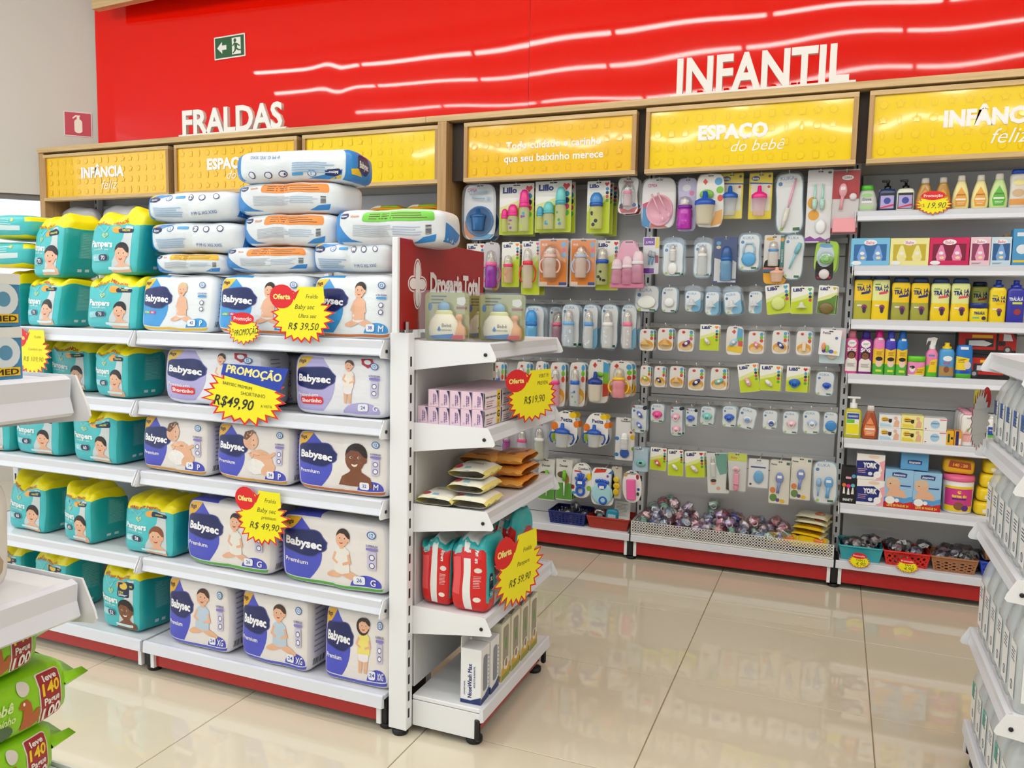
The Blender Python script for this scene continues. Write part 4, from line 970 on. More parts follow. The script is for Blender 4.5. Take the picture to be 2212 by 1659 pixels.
# pink ointment cartons
a, b = at(1020, 862, 1, 1.955), at(1046, 862, 1, 1.955); bw = .0335; bh = .0475; bl = .118
cm = MB().box(-bw/2+.0005, bw/2-.0005, 0, bl, 0, bh, INK('#eccfe0'), b=.0006).mesh('carton')
p = Pr(flat(0)).part('end_print').poly([(bw*.22, bh*.97), (bw*.47, bh*.97), (bw*.47, bh*.05), (bw*.42, bh*.5), (bw*.36, bh*.75)], '#1d2250').text('nistatina +', bw*.22, bh*.45, .005, '#5a3a8a', rot=-pi/2, w=.026).text('óxido de zinco', bw*.06, bh*.45, .005, '#5a3a8a', rot=-pi/2, w=.03).lines(-bw*.3, bh*.2, -bw*.1, 2, .001, .003)
km = p.meshes()
p = Pr(lambda y, z, o: (bw/2+o-.0005, y, z)).part('side_print').rect(.002, .002, bl-.002, bh-.002, '#efe6ea').poly([(.002, bh*.95), (.008, bh*.9), (.010, bh*.5), (.006, .002), (.002, .002)], '#1d2250').rect(bl*.78, .001, bl*.97, bh-.001, '#f5cf1c').text('G', bl*.875, bh*.6, .018, '#2a2418', bold=.04).lines(bl*.82, bh*.25, bl*.94, 3, .0015, .004, '#2a2418').text('nistatina + óxido de zinco', bl*.43, bh*.68, .006, '#3c3440', w=.075).lines(.02, bh*.42, bl*.6, 3, .0016, .006, '#b06078').lines(.02, bh*.15, bl*.5, 1, .0016, .006, '#5a4a58')
km2 = p.meshes()
x1 = at(1046, 862, 1, 1.945).x-bw/2
WORD = ('nearest the shelf lip', 'second from the shelf lip', 'third from the shelf lip', 'fourth from the shelf lip', 'fifth from the shelf lip', 'against the back panel')
for row, n in ((0, 6), (1, 5)):
    for c in range(n):
        for d in range(3):
            lab = 'pale pink ointment carton, %s row, %s, %s' % (('lower', 'upper')[row], WORD[c], ('front end', 'middle of its row', 'far end')[d])
            t = tag(link('ointment_carton', cm, None, (x1-bw*c, 1.94+(bl+.001)*d, CZ[1]+.001+row*(bh+.0006))), lab, 'carton', 'pink ointment cartons on the end unit')
            if d == 0:
                for nm, me in km: link(nm, me, t)
            if c == 0:
                for nm, me in km2: link(nm, me, t)

# wet wipes
def wipes(w, l, h, base, edge, prints, seed, name='wipes_pack', fn=None):
    """Pillow pack: long axis x, seals at both ends."""
    so = Vector((seed, seed*2, 0)); nx, ny = 14, 8; mb = MB(); rows = []
    def P(u, v, s):
        x = u*w/2; e = abs(u)**6; th = h/2*(1-e)*(1-.55*abs(v)**5)
        nz = noise.noise(Vector((x*18, v*3, s))+so)*.0035*(1-e)
        return (x, v*l/2*(1-.03*(1-abs(u))), h/2+s*th+nz*(s > 0)+(.1*h*sin(v*9+seed)*(e > .6)))
    for s in (1, -1):
        vs = [P(-1+2*i/nx, -1+2*j/ny, s) for j in range(ny+1) for i in range(nx+1)]; b = len(mb.v); mb.v += vs
        for j in range(ny):
            for i in range(nx):
                k = b+j*(nx+1)+i; q = (k, k+1, k+nx+2, k+nx+1); mb.f.append(q if s > 0 else q[::-1])
                mb.m.append(mb.mi(FILM(edge if i in (0, nx-1) else base))); mb.sm.append(True)
    t = link(name); mb.out('wrapper', t)
    top = Pr(lambda x, y, o: (lambda p: (p[0], p[1], p[2]+o))(P(2*x/w, 2*y/l, 1)), .02, FILM)
    fr = Pr(lambda x, z, o: (lambda p: (p[0], p[1]-o-.001, p[2]))(P(2*x/w, -1+.12*z/h, 1 if z > h/2 else 1)), .02, FILM)
    prints(top, w, l, h); top.out(t)
    return t
def yprint(p, w, l, h):
    p.part('corner_print').poly([(-w*.43, -l*.5), (-w*.25, -l*.5), (-w*.36, -l*.3), (-w*.43, -l*.25)], '#ecd96a').rect(-w*.43, -l*.5, w*.43, -l*.40, '#f2f0d8').part('blue_print').poly([(-w*.12, -l*.49), (w*.08, -l*.49), (w*.05, -l*.3), (-w*.10, -l*.3)], '#8fc0d4').part('lettering').text("Johnson's", 0, l*.05, .012, '#3a4a78', w=.4*w).lines(-w*.25, l*.3, w*.3, 4, .003, .008, '#c9c98a').part('red_mark').ell(-w*.3, -l*.3, .012, .012, '#c8304a')
def oprint(p, w, l, h):
    p.part('picture').poly([(-w*.36, -l*.2), (0, -l*.35), (w*.2, l*.3), (-w*.3, l*.35)], '#b06a3a').part('lettering').text("Johnson's", w*.18, -l*.32, .012, '#7a3a18', w=.35*w)
WG = 'wet wipes on the end unit'
for i, (x, y, z, rz, lab) in enumerate(((-1.006, 1.985, 0, .03, 'white and yellow wipes pack lying alone nearest the slotted post'), (-.91, 2.00, 0, .04, 'white and yellow wipes pack at the bottom of the small stack'), (-.925, 2.015, .037, .02, 'white and yellow wipes pack in the middle of the small stack'), (-.93, 2.03, .074, .05, 'white and yellow wipes pack on top of the small stack'))):
    t = wipes(.112, .14, .036, '#f1efe6', '#eddf7e', yprint, i+1); t.location = (x, y, CZ[2]+z); t.rotation_euler = (0, 0, rz); tag(t, lab, 'wipes', WG)
for i, (x, y, z, rz, lab) in enumerate(((-.912, 2.29, 0, pi/2+.03, 'orange wipes pack at the bottom of the orange stack'), (-.912, 2.29, .037, pi/2+.01, 'orange wipes pack in the middle of the orange stack'), (-.914, 2.285, .074, pi/2+.04, 'orange wipes pack on top of the orange stack'), (-.99, 2.21, 0, .1, 'orange wipes pack at the bottom beside the back panel'), (-.988, 2.205, .038, .08, 'orange wipes pack in the middle beside the back panel'), (-.99, 2.215, .076, .05, 'orange wipes pack on top beside the back panel'))):
    t = wipes(.17 if i < 3 else .11, .105 if i < 3 else .14, .035, '#ee9c3e', '#f4b25a', oprint, i+11); t.location = (x, y, CZ[2]+z); t.rotation_euler = (0, 0, rz); tag(t, lab, 'wipes', WG)

# red pants packs
def pants_pack(Wd, H, D, seed):
    f = pack_shape(Wd, H, D, 8, seed, .005, gusset=.2, puff=.1); t = link('pants_pack'); RD = '#d42020'; TL = '#2fb0b4'
    pack_body(f, lambda fa, x, y, z: (TL if z > .75 else (RD if fa in 'FL' else (TL if z > .1-.9*(1-y)*.5 else ('#e8ecec' if y > -.3 else RD)))) if fa != 'T' else ('#dfe6e6' if abs(x) < .5 else TL), None, 12, 10, 16).out('bag', t)
    p = Pr(on_front(f, Wd, H), .02, FILM).part('white_seam').poly([(-.12*Wd, .02*H), (.10*Wd, .02*H), (.06*Wd, .96*H), (-.12*Wd, .96*H)], '#eceeee').part('small_print').rect(-.42*Wd, .25*H, -.2*Wd, .75*H, '#e8555a').lines(.16*Wd, .5*H, .36*Wd, 8, .006*H, .02*H, '#f4dada', seed=seed).ell(.27*Wd, .58*H, .1*Wd, .035*H, '#e8e0d8').ell(.25*Wd, .2*H, .1*Wd, .035*H, '#f0e8e0').poly(rrect(-.42*Wd, .8*H, -.2*Wd, .93*H, .006), '#8fd0d4').text('Pampers', .24*Wd, .78*H, .10*Wd, '#f6fafa', rot=-pi/2, w=.2*H, bold=.03)
    p.out(t)
    s = Pr(on_side(f, D, H), .02, FILM).part('logo').poly(cloud(.12*D, .58*H, .5*D, .34*H), '#c01c20').part('lettering').text('Pampers', .12*D, .58*H, .055*H, '#f6f6f6', bold=.03, w=.42*D, rot=.35).part('size_badge').poly(rrect(-.40*D, .22*H, -.22*D, .52*H, .008), '#16233f').ell(-.31*D, .25*H, .1*D, .055*H, '#1f9094').text('32', -.31*D, .45*H, .05*H, '#f4f4f4', w=.14*D).text('XG', -.31*D, .25*H, .045*H, '#f4f4f4', w=.13*D)
    s.out(t)
    return t
for i, (x, y, w, h, d, rz, lab) in enumerate(((-1.016, 2.01, .092, .195, .115, .04, 'red and teal pants pack tucked against the slotted post'), (-.910, 2.02, .108, .212, .15, .02, 'red and teal pants pack nearest the viewer behind the price burst'), (-.912, 2.255, .10, .218, .17, .01, 'red and teal pants pack standing at the far end of its shelf'))):
    t = pants_pack(w, h, d, i+90); stand(t, x, y, CZ[3]+.001, rz, 0, lab, group='red pants packs on the end unit')

# boxes on the base shelf
def nose_box(w, d, h):
    t = link('nasal_wash_box'); MB().box(-w/2, w/2, -d/2, d/2, 0, h, INK('#eef0f2'), b=.001).out('carton', t)
    MB().box(-w/2, -w/2+.0012, -d/2, d/2, h, h*1.2, INK('#e9ebee')).out('hanging_tab', t)
    p = Pr(flat(-d/2)).part('front_print').poly([(-w/2, 0), (w/2, 0), (w/2, h*.14), (0, h*.06), (-w/2, h*.07)], '#1f3570').part('lettering').text('NoseWash Max', -w*.05, h*.42, w*.20, '#1f2f7c', rot=pi/2, bold=.03, w=h*.62).text('ADULTO & INFANTIL', w*.18, h*.5, w*.08, '#3a4a90', rot=pi/2, w=h*.4).text('LAVAGEM NASAL', -w*.3, h*.28, w*.06, '#3a4a90', rot=pi/2, w=h*.3)
    p.out(t)
    p = Pr(lambda y, z, o: (w/2+o, y, z)).part('side_print').poly([(-d/2, 0), (d/2, 0), (d/2, h*.2), (0, h*.12), (-d/2, h*.1)], '#1f3570').part('window').poly(rrect(-d*.25, h*.2, d*.25, h*.85, .01), '#7c8696').lines(d*.32, h*.8, d*.42, 12, .004, .012, '#5a6a90')
    p.out(t); return t
def pump_box(w, d, h):
    t = link('feeding_box'); MB().box(-w/2, w/2, -d/2, d/2, 0, h, INK('#e9e5cf'), b=.001).out('carton', t)
    p = Pr(lambda y, z, o: (w/2+o, y, z)).part('side_print').poly([(-d/2, 0), (d/2, 0), (d/2, h*.22), (0, h*.28), (-d/2, h*.2)], '#d8a820').poly([(-d/2, 0), (d/2, 0), (d/2, h*.1), (-d/2, h*.1)], '#9aa02c').part('window').poly(rrect(-d*.32, h*.24, d*.32, h*.92, .008), '#9a9484').ell(0, h*.62, d*.12, h*.12, '#5f9a4a').poly(cloud(d*.05, h*.25, d*.5, h*.2), '#efe9d8').ell(d*.05, h*.27, d*.14, h*.07, '#8a7a70')
    p.out(t)
    p = Pr(lambda x, y, o: (x, y, h+o)).part('top_print').poly([(-w*.4, -d*.3), (w*.4, -d*.35), (w*.3, d*.3), (-w*.2, d*.35)], '#8a8278').ell(0, 0, w*.22, d*.2, '#4a3a34')
    p.out(t)
    p = Pr(flat(-d/2)).part('front_print').rect(-w/2+.002, .002, w/2-.002, h*.1, '#c8a428').ell(0, h*.5, w*.25, h*.2, '#cfc7a8')
    p.out(t); return t
h1 = .158
for i, y in enumerate((1.975, 2.045)):
    t = nose_box(.062, .062, h1); stand(t, -.897, y, .113, .04, 0, ('white and navy nasal wash box standing foremost on the base shelf', 'white and navy nasal wash box just behind the foremost one')[i], 'box', 'boxes on the base shelf')
t0 = None
for i, y in enumerate((2.12, 2.20, 2.28, 2.36)):
    t = pump_box(.06, .068, .175); stand(t, -.898, y+.01, .113, .03, 0, 'cream and yellow window box, %s after the white boxes' % ('first', 'second', 'third', 'last')[i], 'box', 'boxes on the base shelf')
# ================================================================== hanging packs on the wall shelving
HY = 3.79
def outline(W_, H, p=5, waist=0, pear=0, n=12):
    L = []
    for i in range(n+1):
        v = .5-.5*cos(pi*i/n)                      # 0 bottom .. 1 top
        e = max(0, 1-abs(2*v-1)**p)**(1/p)
        f = e*(1-waist*(.5+.5*cos(2*pi*(v-.5)))*(1 if .12 < v < .88 else .6))*(1-pear*v)
        L.append((max(.004*W_, W_/2*f), -H+v*H))
    return [(x, z) for x, z in L]+[(-x, z) for x, z in L[::-1]]
def card(t, pts, col, name='backing_card', y=0, th=.0014, mat=INK): return MB().prism(pts, y, y+th, mat(col), ax=1).out(name, t)
def clear(t, pts, depth=.006, y0=.002, a=.07): return MB().prism(pts, -depth, y0, CLEAR('#ffffff', a), ax=1).out('clear_shell', t)
def dome(t, cx, cz, rx, rz, d, a=.10):
    pr = [(1, 0), (.97, .45), (.85, .8), (.55, .96), (.0001, 1)]
    MB().lathe([(r, z) for r, z in pr], CLEAR('#ffffff', a), seg=20, M4=Matrix(((rx, 0, 0, cx), (0, 0, -d, 0), (0, rz, 0, cz), (0, 0, 0, 1)))).out('blister', t)

def bottle(t, cx, zb, h, r, collar, body='#e6e6dc', cap=None, ba=.45, handles=None, deco=None, teat='#f2ead8', wide=False):
    y = -r*.72-.002; b = .58 if not wide else .62
    MB().lathe([(.0001, 0), (r*.92, 0), (r, h*.02), (r, b*h*.4), (r*.93, b*h*.5), (r, b*h*.6), (r, b*h*.88), (r*.8, b*h)], HAZE(body, ba), c=(cx, y, zb), seg=14, sy=.72).out('bottle_body', t)
    MB().lathe([(r*.9, b*h), (r*.98, b*h+.002), (r*.98, b*h+h*.09), (r*.85, b*h+h*.10)], PLA(collar), c=(cx, y, zb), seg=14, sy=.72).out('collar', t)
    k = b*h+h*.10
    if cap: MB().lathe([(r*.9, k), (r*.92, k+h*.1), (r*.75, h*.92), (r*.4, h*.99), (.0001, h)], PLA(cap), c=(cx, y, zb), seg=14, sy=.72).out('cap', t)
    else:
        MB().lathe([(r*.7, k), (r*.45, k+h*.07), (r*.22, k+h*.14), (r*.2, h*.93), (.0001, h*.96)], HAZE(teat, .75), c=(cx, y, zb), seg=10, sy=.72).out('teat', t)
        MB().lathe([(r*.9, k), (r*.9, k+h*.12), (r*.7, h*.95), (.0001, h)], CLEAR('#ffffff', .14), c=(cx, y, zb), seg=12, sy=.72).out('cap', t)
    if handles:
        for s in (-1, 1): MB().ring((cx+s*r*.95, y, zb+h*.36), r*.62, r*.15, PLA(handles), n=10, seg=5, rz=h*.2, a0=-pi/2 if s > 0 else pi/2, a1=pi/2 if s > 0 else 3*pi/2).out('handle', t)
    if deco:
        p = Pr(lambda x, z, o: (cx+x, y-r*.72*sqrt(max(.02, 1-(x/r)**2))-o, zb+z), .01).part('decoration')
        R = random.Random(int(cx*1e4)+int(h*1e4))
        for i in range(4): p.ell(R.uniform(-.5, .5)*r, R.uniform(.08, .45)*h, r*R.uniform(.15, .3), r*R.uniform(.15, .3), R.choice(deco), 8)
        p.out(t)
def pacifier(t, cx, cz, s, col, col2=None, yaw=0, ring=True):
    MB().ell((cx, -.007, cz), s*.5, .005, s*.34, PLA(col), 14, 6).out('shield', t)
    MB().ell((cx, -.012, cz), s*.22, .006, s*.18, PLA(col2 or '#f0f0ee'), 10, 6).out('button', t)
    if ring: MB().ring((cx, -.014, cz-s*.16), s*.25, s*.055, PLA(col2 or col), n=14, seg=5, rz=s*.28).out('ring', t)
def twin_wing(t, cx, cz, s, col, rot):
    m = MB(); m.ell((0, 0, 0), s*.5, .006, s*.24, PLA(col), 12, 6); o = m.out('shield', t, (cx, -.009, cz), (0, rot, 0))
    MB().ell((0, -.006, 0), s*.18, .006, s*.16, PLA('#eef0f2'), 10, 6).out('button', o)
def cup(t, cx, zb, h, r, lid, body='#dfe4e8', ba=.4, handles=None, spout='#', waist=0):
    y = -r*.7-.002
    MB().lathe([(.0001, 0), (r*.72, 0), (r*.78, h*.05), (r*(.85-waist), h*.3), (r*.95, h*.56), (r*.95, h*.6)], HAZE(body, ba), c=(cx, y, zb), seg=16, sy=.7).out('cup_body', t)
    MB().lathe([(r, h*.58), (r*1.04, h*.62), (r*1.02, h*.70), (r*.6, h*.77), (r*.3, h*.80), (r*.24, h*.98), (.0001, h)], PLA(lid), c=(cx, y, zb), seg=16, sy=.7).out('lid', t)
    if handles:
        for s in (-1, 1): MB().tube([(cx+s*r*.9, y, zb+h*.60), (cx+s*r*1.5, y, zb+h*.56), (cx+s*r*1.65, y, zb+h*.40), (cx+s*r*1.45, y, zb+h*.22), (cx+s*r*1.2, y, zb+h*.16)], r*.13, PLA(handles), 6).out('handle', t)
def shield_tri(t, cx, cz, s, col):   # silicone teat lying in a cup
    MB().lathe([(s*.5, 0), (s*.48, s*.06), (s*.3, s*.16), (s*.16, s*.4), (s*.17, s*.5), (.0001, s*.58)], HAZE(col, .6), c=(cx, -.012, cz-s*.25), seg=14, sy=.6).out('teat', t)

def k_lillo(t, W_, H, k):
    card(t, rrect(-W_/2, -H, W_/2, 0, .004), '#f3f3ec'); p = Pr(flat(0))
    p.part('lime_field').poly([(-W_/2+.001, -H+.001), (W_/2-.001, -H+.001), (W_/2-.001, -H*.30), (W_/2*.3, -H*.45), (-W_/2+.001, -H*.58)], k.get('lime', '#c3d62a'))
    p.poly([(-W_/2+.001, -H*.58), (W_/2*.3, -H*.45), (W_/2-.001, -H*.30), (W_/2-.001, -H*.22), (0, -H*.34), (-W_/2+.001, -H*.46)], '#dfe69a')
    p.part('lettering').text('Lillo', -W_*.20, -min(H*.12, W_*.2), W_*.15, '#25307c', bold=.05, w=-W_*.42)
    hx, hz, s = W_*.36, -W_*.14, W_*.10; p.part('heart').poly([(hx, hz-s), (hx-s, hz+s*.1), (hx-s*.6, hz+s*.8), (hx, hz+s*.45), (hx+s*.6, hz+s*.8), (hx+s, hz+s*.1)], k.get('heart', '#d8303c'))
    p.part('age_dots')
    for i, c in enumerate(('#3f9ac8', '#26305c', '#c83a6a', '#5aa83c')[:k.get('dots', 4)]): p.ell(W_*.38, -W_*.34-i*W_*.16, W_*.07, W_*.075, c, 10)
    p.part('hang_hole').rect(-W_*.1, -.011, W_*.1, -.006, '#3a3a38', .002); p.out(t)
def k_kuka(t, W_, H, k):
    wa = k.get('waist', .12); top = k.get('top', .12)
    clear(t, outline(W_, H, 4, wa), .009); H2 = H*(1-top); c = outline(W_*.92, H2*.97, 4, wa)
    c = [(x, z-H*top) for x, z in c]; card(t, c, k.get('edge', '#9ccbe6')); q = [(x*.94, (z+H*top+H2*.485)*.965-H*top-H2*.485) for x, z in c]
    p = Pr(flat(0)).part('card_face').poly(q, k.get('face', '#eef3f5'))
    p.part('lettering').text('KUKA', -W_*.05, -H*top-W_*.16, W_*.12, '#8fb6dc', bold=.02, w=-W_*.46).part('marks').ell(-W_*.28, -H*top-W_*.34, W_*.07, W_*.07, k.get('mark', '#4a86c0'), 10).rect(W_*.1, -H*.93, W_*.32, -H*.88, '#2c6a3c').ell(-W_*.26, -H*.90, W_*.06, W_*.06, '#b4d25a', 10)
    if k.get('flag'): p.ell(W_*.3, -H*top-W_*.16, W_*.12, W_*.12, '#2a3040', 12).ell(-W_*.3, -H*top-W_*.13, W_*.07, W_*.05, '#cc3a3a', 10)
    if k.get('blue'): p.part('blue_field').poly([(q[0][0], q[0][1])]+[(x, z) for x, z in q if x > 0 and z < -H*.45]+[(W_*.1, -H*.62), (-W_*.1, -H*.86)], '#7fc0e4')
    p.out(t)
def k_fruit(t, W_, H, k):
    clear(t, outline(W_, H, 5, 0), .010, a=.06); top = k.get('top', .15); H2 = H*(1-top-.04)
    c = [(x, z-H*top) for x, z in outline(W_*.84, H2, 6, 0)]; card(t, c, '#f4f2ee'); p = Pr(flat(0))
    p.part('orange_field').poly([(x*.97, z+.001) for x, z in c if z < -H*.62]+[(0, -H*.68)] if False else circ(0, -H*.74, W_*.38, H*.17), '#f2ac2c').ell(0, -H*.80, W_*.30, H*.10, '#f6d9a0')
    p.part('logo').poly(star(-W_*.12, -H*top-H*.11, W_*.11, W_*.09, 7, .65, 3), '#d8362c').part('colour_flags')
    for i, c_ in enumerate(('#4aa4d8', '#7cc42c', '#e0482c')): p.ell(W_*.28, -H*top-H*.11-i*H*.115, W_*.095, H*.065, c_, 8)
    p.out(t)
def k_plain(t, W_, H, k):
    pts = {'rect': lambda: rrect(-W_/2, -H, W_/2, 0, k.get('r', .006)), 'round': lambda: outline(W_, H, 5, k.get('waist', 0), k.get('pear', 0)), 'oval': lambda: outline(W_, H, 2.4, 0, k.get('pear', 0))}[k.get('shape', 'rect')]()
    card(t, pts, k.get('col', '#f0f0f0')); p = Pr(flat(0)).part('print')
    for a in k.get('pr', ()):
        a = list(a); op = a.pop(0)
        if op == 'T': s, u, v, h, c, kw = a; p.text(s, u*W_, -(1-v)*H, h*W_, c, **{**kw, **({'w': kw['w']*W_} if 'w' in kw else {})})
        elif op == 'E': u, v, ru, rv, c = a; p.ell(u*W_, -(1-v)*H, ru*W_, rv*W_, c)
        elif op == 'R': u0, v0, u1, v1, c = a; p.rect(u0*W_, -(1-v0)*H, u1*W_, -(1-v1)*H, c)
        elif op == 'P': p.poly([(u*W_, -(1-v)*H) for u, v in a[0]], a[1])
        elif op == 'D':
            R = random.Random(5)
            for i in range(a[0]): p.ell(R.uniform(-.4, .4)*W_, -R.uniform(.15, .92)*H, .02*W_, .02*W_, R.choice(a[1]), 6)
    p.rect(-W_*.1, -.011, W_*.1, -.006, '#4a4a48', .002); p.out(t)
    if k.get('shell'): clear(t, pts, k['shell'], .0005, .06)
KINDS = dict(lillo=k_lillo, kuka=k_kuka, fruit=k_fruit, plain=k_plain)
def wire(t, pts, r, col): MB().tube(pts, r, PLA(col), 5).out('wire', t)

def prod(t, W_, H, items):
    for it in items:
        it = list(it); op = it.pop(0); u, v = it[0]*W_, -(1-it[1])*H; a = it[2:]
        if op == 'bottle': bottle(t, u, v, a[0]*H, a[1]*W_, **a[2])
        elif op == 'cup': cup(t, u, v, a[0]*H, a[1]*W_, **a[2])
        elif op == 'pac': pacifier(t, u, v, a[0]*W_, *a[1:])
        elif op == 'wing': twin_wing(t, u, v, a[0]*W_, a[1], a[2])
        elif op == 'teat': shield_tri(t, u, v, a[0]*W_, a[1])
        elif op == 'dome': dome(t, u, v, a[0]*W_, a[1]*W_, a[2])
        elif op == 'disc': MB().ell((u, -.008, v), a[0]*W_, .007, a[1]*W_, PLA(a[2]), 18, 6).out(a[3] if len(a) > 3 else 'teether_disc', t)
        elif op == 'bowl':
            MB().lathe([(1, 0), (.98, .5), (.9, .55), (.85, .2), (.0001, .1)], PLA(a[2]), seg=22, M4=Matrix(((a[0]*W_, 0, 0, u), (0, 0, -.02, 0), (0, a[1]*W_, 0, v), (0, 0, 0, 1)))).out('bowl', t)
        elif op == 'spoon':
            dx, dz = a[0]*W_, a[1]*H; MB().tube([(u, -.018, v), (u+dx*.5, -.022, v+dz*.5), (u+dx*.8, -.02, v+dz*.8)], [.005, .004, .0035], PLA(a[2]), 6).ell((u+dx, -.02, v+dz), .008, .004, .011, PLA(a[2]), 10, 6).out('spoon', t)
        elif op == 'brush':
            dx, dz, c1, c2 = a[0]*W_, a[1]*H, a[2], a[3]; MB().tube([(u, -.010, v), (u+dx*.45, -.012, v+dz*.45), (u+dx*.6, -.012, v+dz*.6)], [.0035, .005, .003], PLA(c1), 7).out('brush_handle', t)
            MB().tube([(u+dx*.6, -.012, v+dz*.6), (u+dx*.8, -.013, v+dz*.8), (u+dx, -.012, v+dz)], [.010, .011, .007], M(c2, .8, bump=.8, bscale=200), 8).out('bristle_head', t)
        elif op == 'paddle':
            MB().ell((u, -.010, v), a[0]*W_, .007, a[1]*H*.5, PLA(a[2]), 14, 8).out('brush_head', t); MB().tube([(u, -.010, v-a[1]*H*.4), (u-.004, -.010, v-a[1]*H*.9), (u-.006, -.010, v-a[1]*H*1.35)], [a[0]*W_*.45, a[0]*W_*.35, a[0]*W_*.42], PLA(a[2]), 8, flat=.6).out('brush_handle', t); MB().box(u-a[0]*W_*.55, u+a[0]*W_*.55, -.0185, -.0165, v, v+a[1]*H*.22, INK('#f4f4f4')).out('price_tag', t)
        elif op == 'tag': MB().box(u-a[0]*W_/2, u+a[0]*W_/2, -a[2]-.001, -a[2], v-a[1]*W_/2, v+a[1]*W_/2, INK('#f6f6f4')).out('price_tag', t)
        elif op == 'box': MB().box(u-a[0]*W_/2, u+a[0]*W_/2, -a[2], 0, v-a[1]*H/2, v+a[1]*H/2, PLA(a[3]), b=.003).out(a[4] if len(a) > 4 else 'case', t)
        elif op == 'arch': MB().tube([(u-a[0]*W_, -.006, v), (u-a[0]*W_, -.006, v+a[1]*H*.6), (u-a[0]*W_*.6, -.006, v+a[1]*H), (u+a[0]*W_*.6, -.006, v+a[1]*H), (u+a[0]*W_, -.006, v+a[1]*H*.6), (u+a[0]*W_, -.006, v)], .004, PLA(a[2]), 6).out('cover_loop', t)
        elif op == 'hand':
            m = MB(); s = a[0]*W_; m.ell((u, -.008, v), s*.42, .007, s*.40, PLA(a[1]), 14, 6)
            for an, ln in ((-.75, .34), (-.28, .52), (.02, .58), (.32, .52), (.85, .40)): m.tube([(u+s*.2*sin(an), -.008, v+s*.25*cos(an)), (u+s*(.3+ln)*sin(an), -.008, v+s*(.3+ln)*cos(an))], s*.10, PLA(a[1]), 7)
            m.ring((u, -.008, v-s*.55), s*.30, s*.11, PLA(a[1]), n=14, seg=6, rz=s*.36); m.out('teether', t)
        elif op == 'footp':
            m = MB(); s = a[0]*W_; m.ell((u, -.008, v+s*.2), s*.42, .007, s*.42, PLA(a[1]), 14, 6).ell((u+s*.08, -.008, v-s*.25), s*.33, .007, s*.45, PLA(a[1]), 14, 6)
            for i in range(5): m.ell((u-s*.42+i*s*.2, -.008, v+s*(.60+.05*sin(i))), s*.12, .008, s*.13, PLA(a[1]), 8, 6)
            m.ring((u+s*.08, -.008, v-s*.72), s*.24, s*.11, PLA(a[1]), n=14, seg=6); m.out('teether', t)

HANG = []
def H_(bay, row, box, kind, label, items=(), k=None, n=1, tilt=0, name='blister_pack', cat='blister pack', yaw=0, dy=0): HANG.append((bay, row, box, kind, label, items, k or {}, n, tilt, name, cat, yaw, dy))
PK = '#e8328c'; BL = '#2563c0'; LB = '#6aaee0'; WT = '#f2f2f0'
# ---- top row
H_(4-1, 1, (1003, 398, 1071, 519), 'plain', 'white card with a deep blue baby bowl, cup and pale spoons', [('bowl', 0, .34, .44, .44, '#2a6aa8'), ('cup', .02, .16, .40, .24, dict(lid='#1f5a94', body='#2a6aa8', ba=.9)), ('spoon', .25, .86, -.5, -.02, '#a8d4ec'), ('spoon', -.2, .76, .5, -.03, '#a8d4ec')], dict(shape='round', col='#eceef2', shell=.03, pr=[('P', [(-.48, .35), (-.48, .12), (-.3, .02), (.3, .02), (.1, .12)], '#e08a2c'), ('P', [(-.3, .02), (.3, .02), (.45, .1), (.1, .12)], '#5aa8dc'), ('T', 'CEPISA', -.25, .90, .10, '#c8508c', dict(w=.3))]), 2, name='feeding_set_pack')
H_(3, 1, (1079, 397, 1153, 507), 'lillo', 'lime bottle trio pack with bright pink caps', [('bottle', -.31, .05, .46, .10, dict(collar=PK, cap=PK, body='#dfe08a')), ('bottle', -.06, .05, .54, .15, dict(collar=PK, cap=PK, body='#e6e6b4', deco=('#d8503c', '#8a4aa8'))), ('bottle', .27, .05, .82, .15, dict(collar=PK, cap=PK, body='#e6e6b4', deco=('#b8cc20', '#8a4aa8', '#4aa8c8')))], n=2, name='bottle_pack')
H_(3, 1, (1156, 391, 1234, 502), 'lillo', 'lime bottle trio pack with aqua caps', [('bottle', -.33, .05, .46, .10, dict(collar='#4aa0c0', cap='#4aa0c0', body='#dfe08a')), ('bottle', -.08, .05, .54, .15, dict(collar='#5ab8c0', cap='#6cc8c8', body='#e6e6b4', deco=('#4a90c0', '#6ab8a8'))), ('bottle', .25, .05, .82, .15, dict(collar='#3f9cb0', cap='#6cc8c8', body='#e6e6b4', deco=('#3a9a5a', '#4a90c0')))], n=2, name='bottle_pack')
H_(3, 1, (1268, 391, 1317, 504), 'lillo', 'lime pack with one wide bottle under a deep blue cap', [('bottle', -.02, .07, .70, .30, dict(collar='#1f58b0', cap='#3f86c8', body='#e2e490', wide=True, deco=('#22303c', '#22303c')))], n=3, name='bottle_pack')
H_(3, 1, (1334, 383, 1381, 462), 'plain', 'small peanut shaped white card with pink topped mini bottle', [('bottle', 0, .2, .6, .2, dict(collar='#f08cb4', body='#f0d4dc', teat='#f6f0ee')), ('dome', 0, .45, .36, .7, .02)], dict(shape='round', waist=.2, col='#f0f0ee', shell=.012, pr=[('P', [(-.44, .2), (0, .1), (.44, .2), (.3, .03), (-.3, .03)], '#c83c3c'), ('E', -.3, .22, .1, .12, '#2a2a34'), ('E', .28, .24, .09, .09, '#3a6cc0'), ('T', 'Mamãe', 0, .88, .14, '#c8303c', dict(w=.45, shear=.3))]), 2, name='bottle_pack')
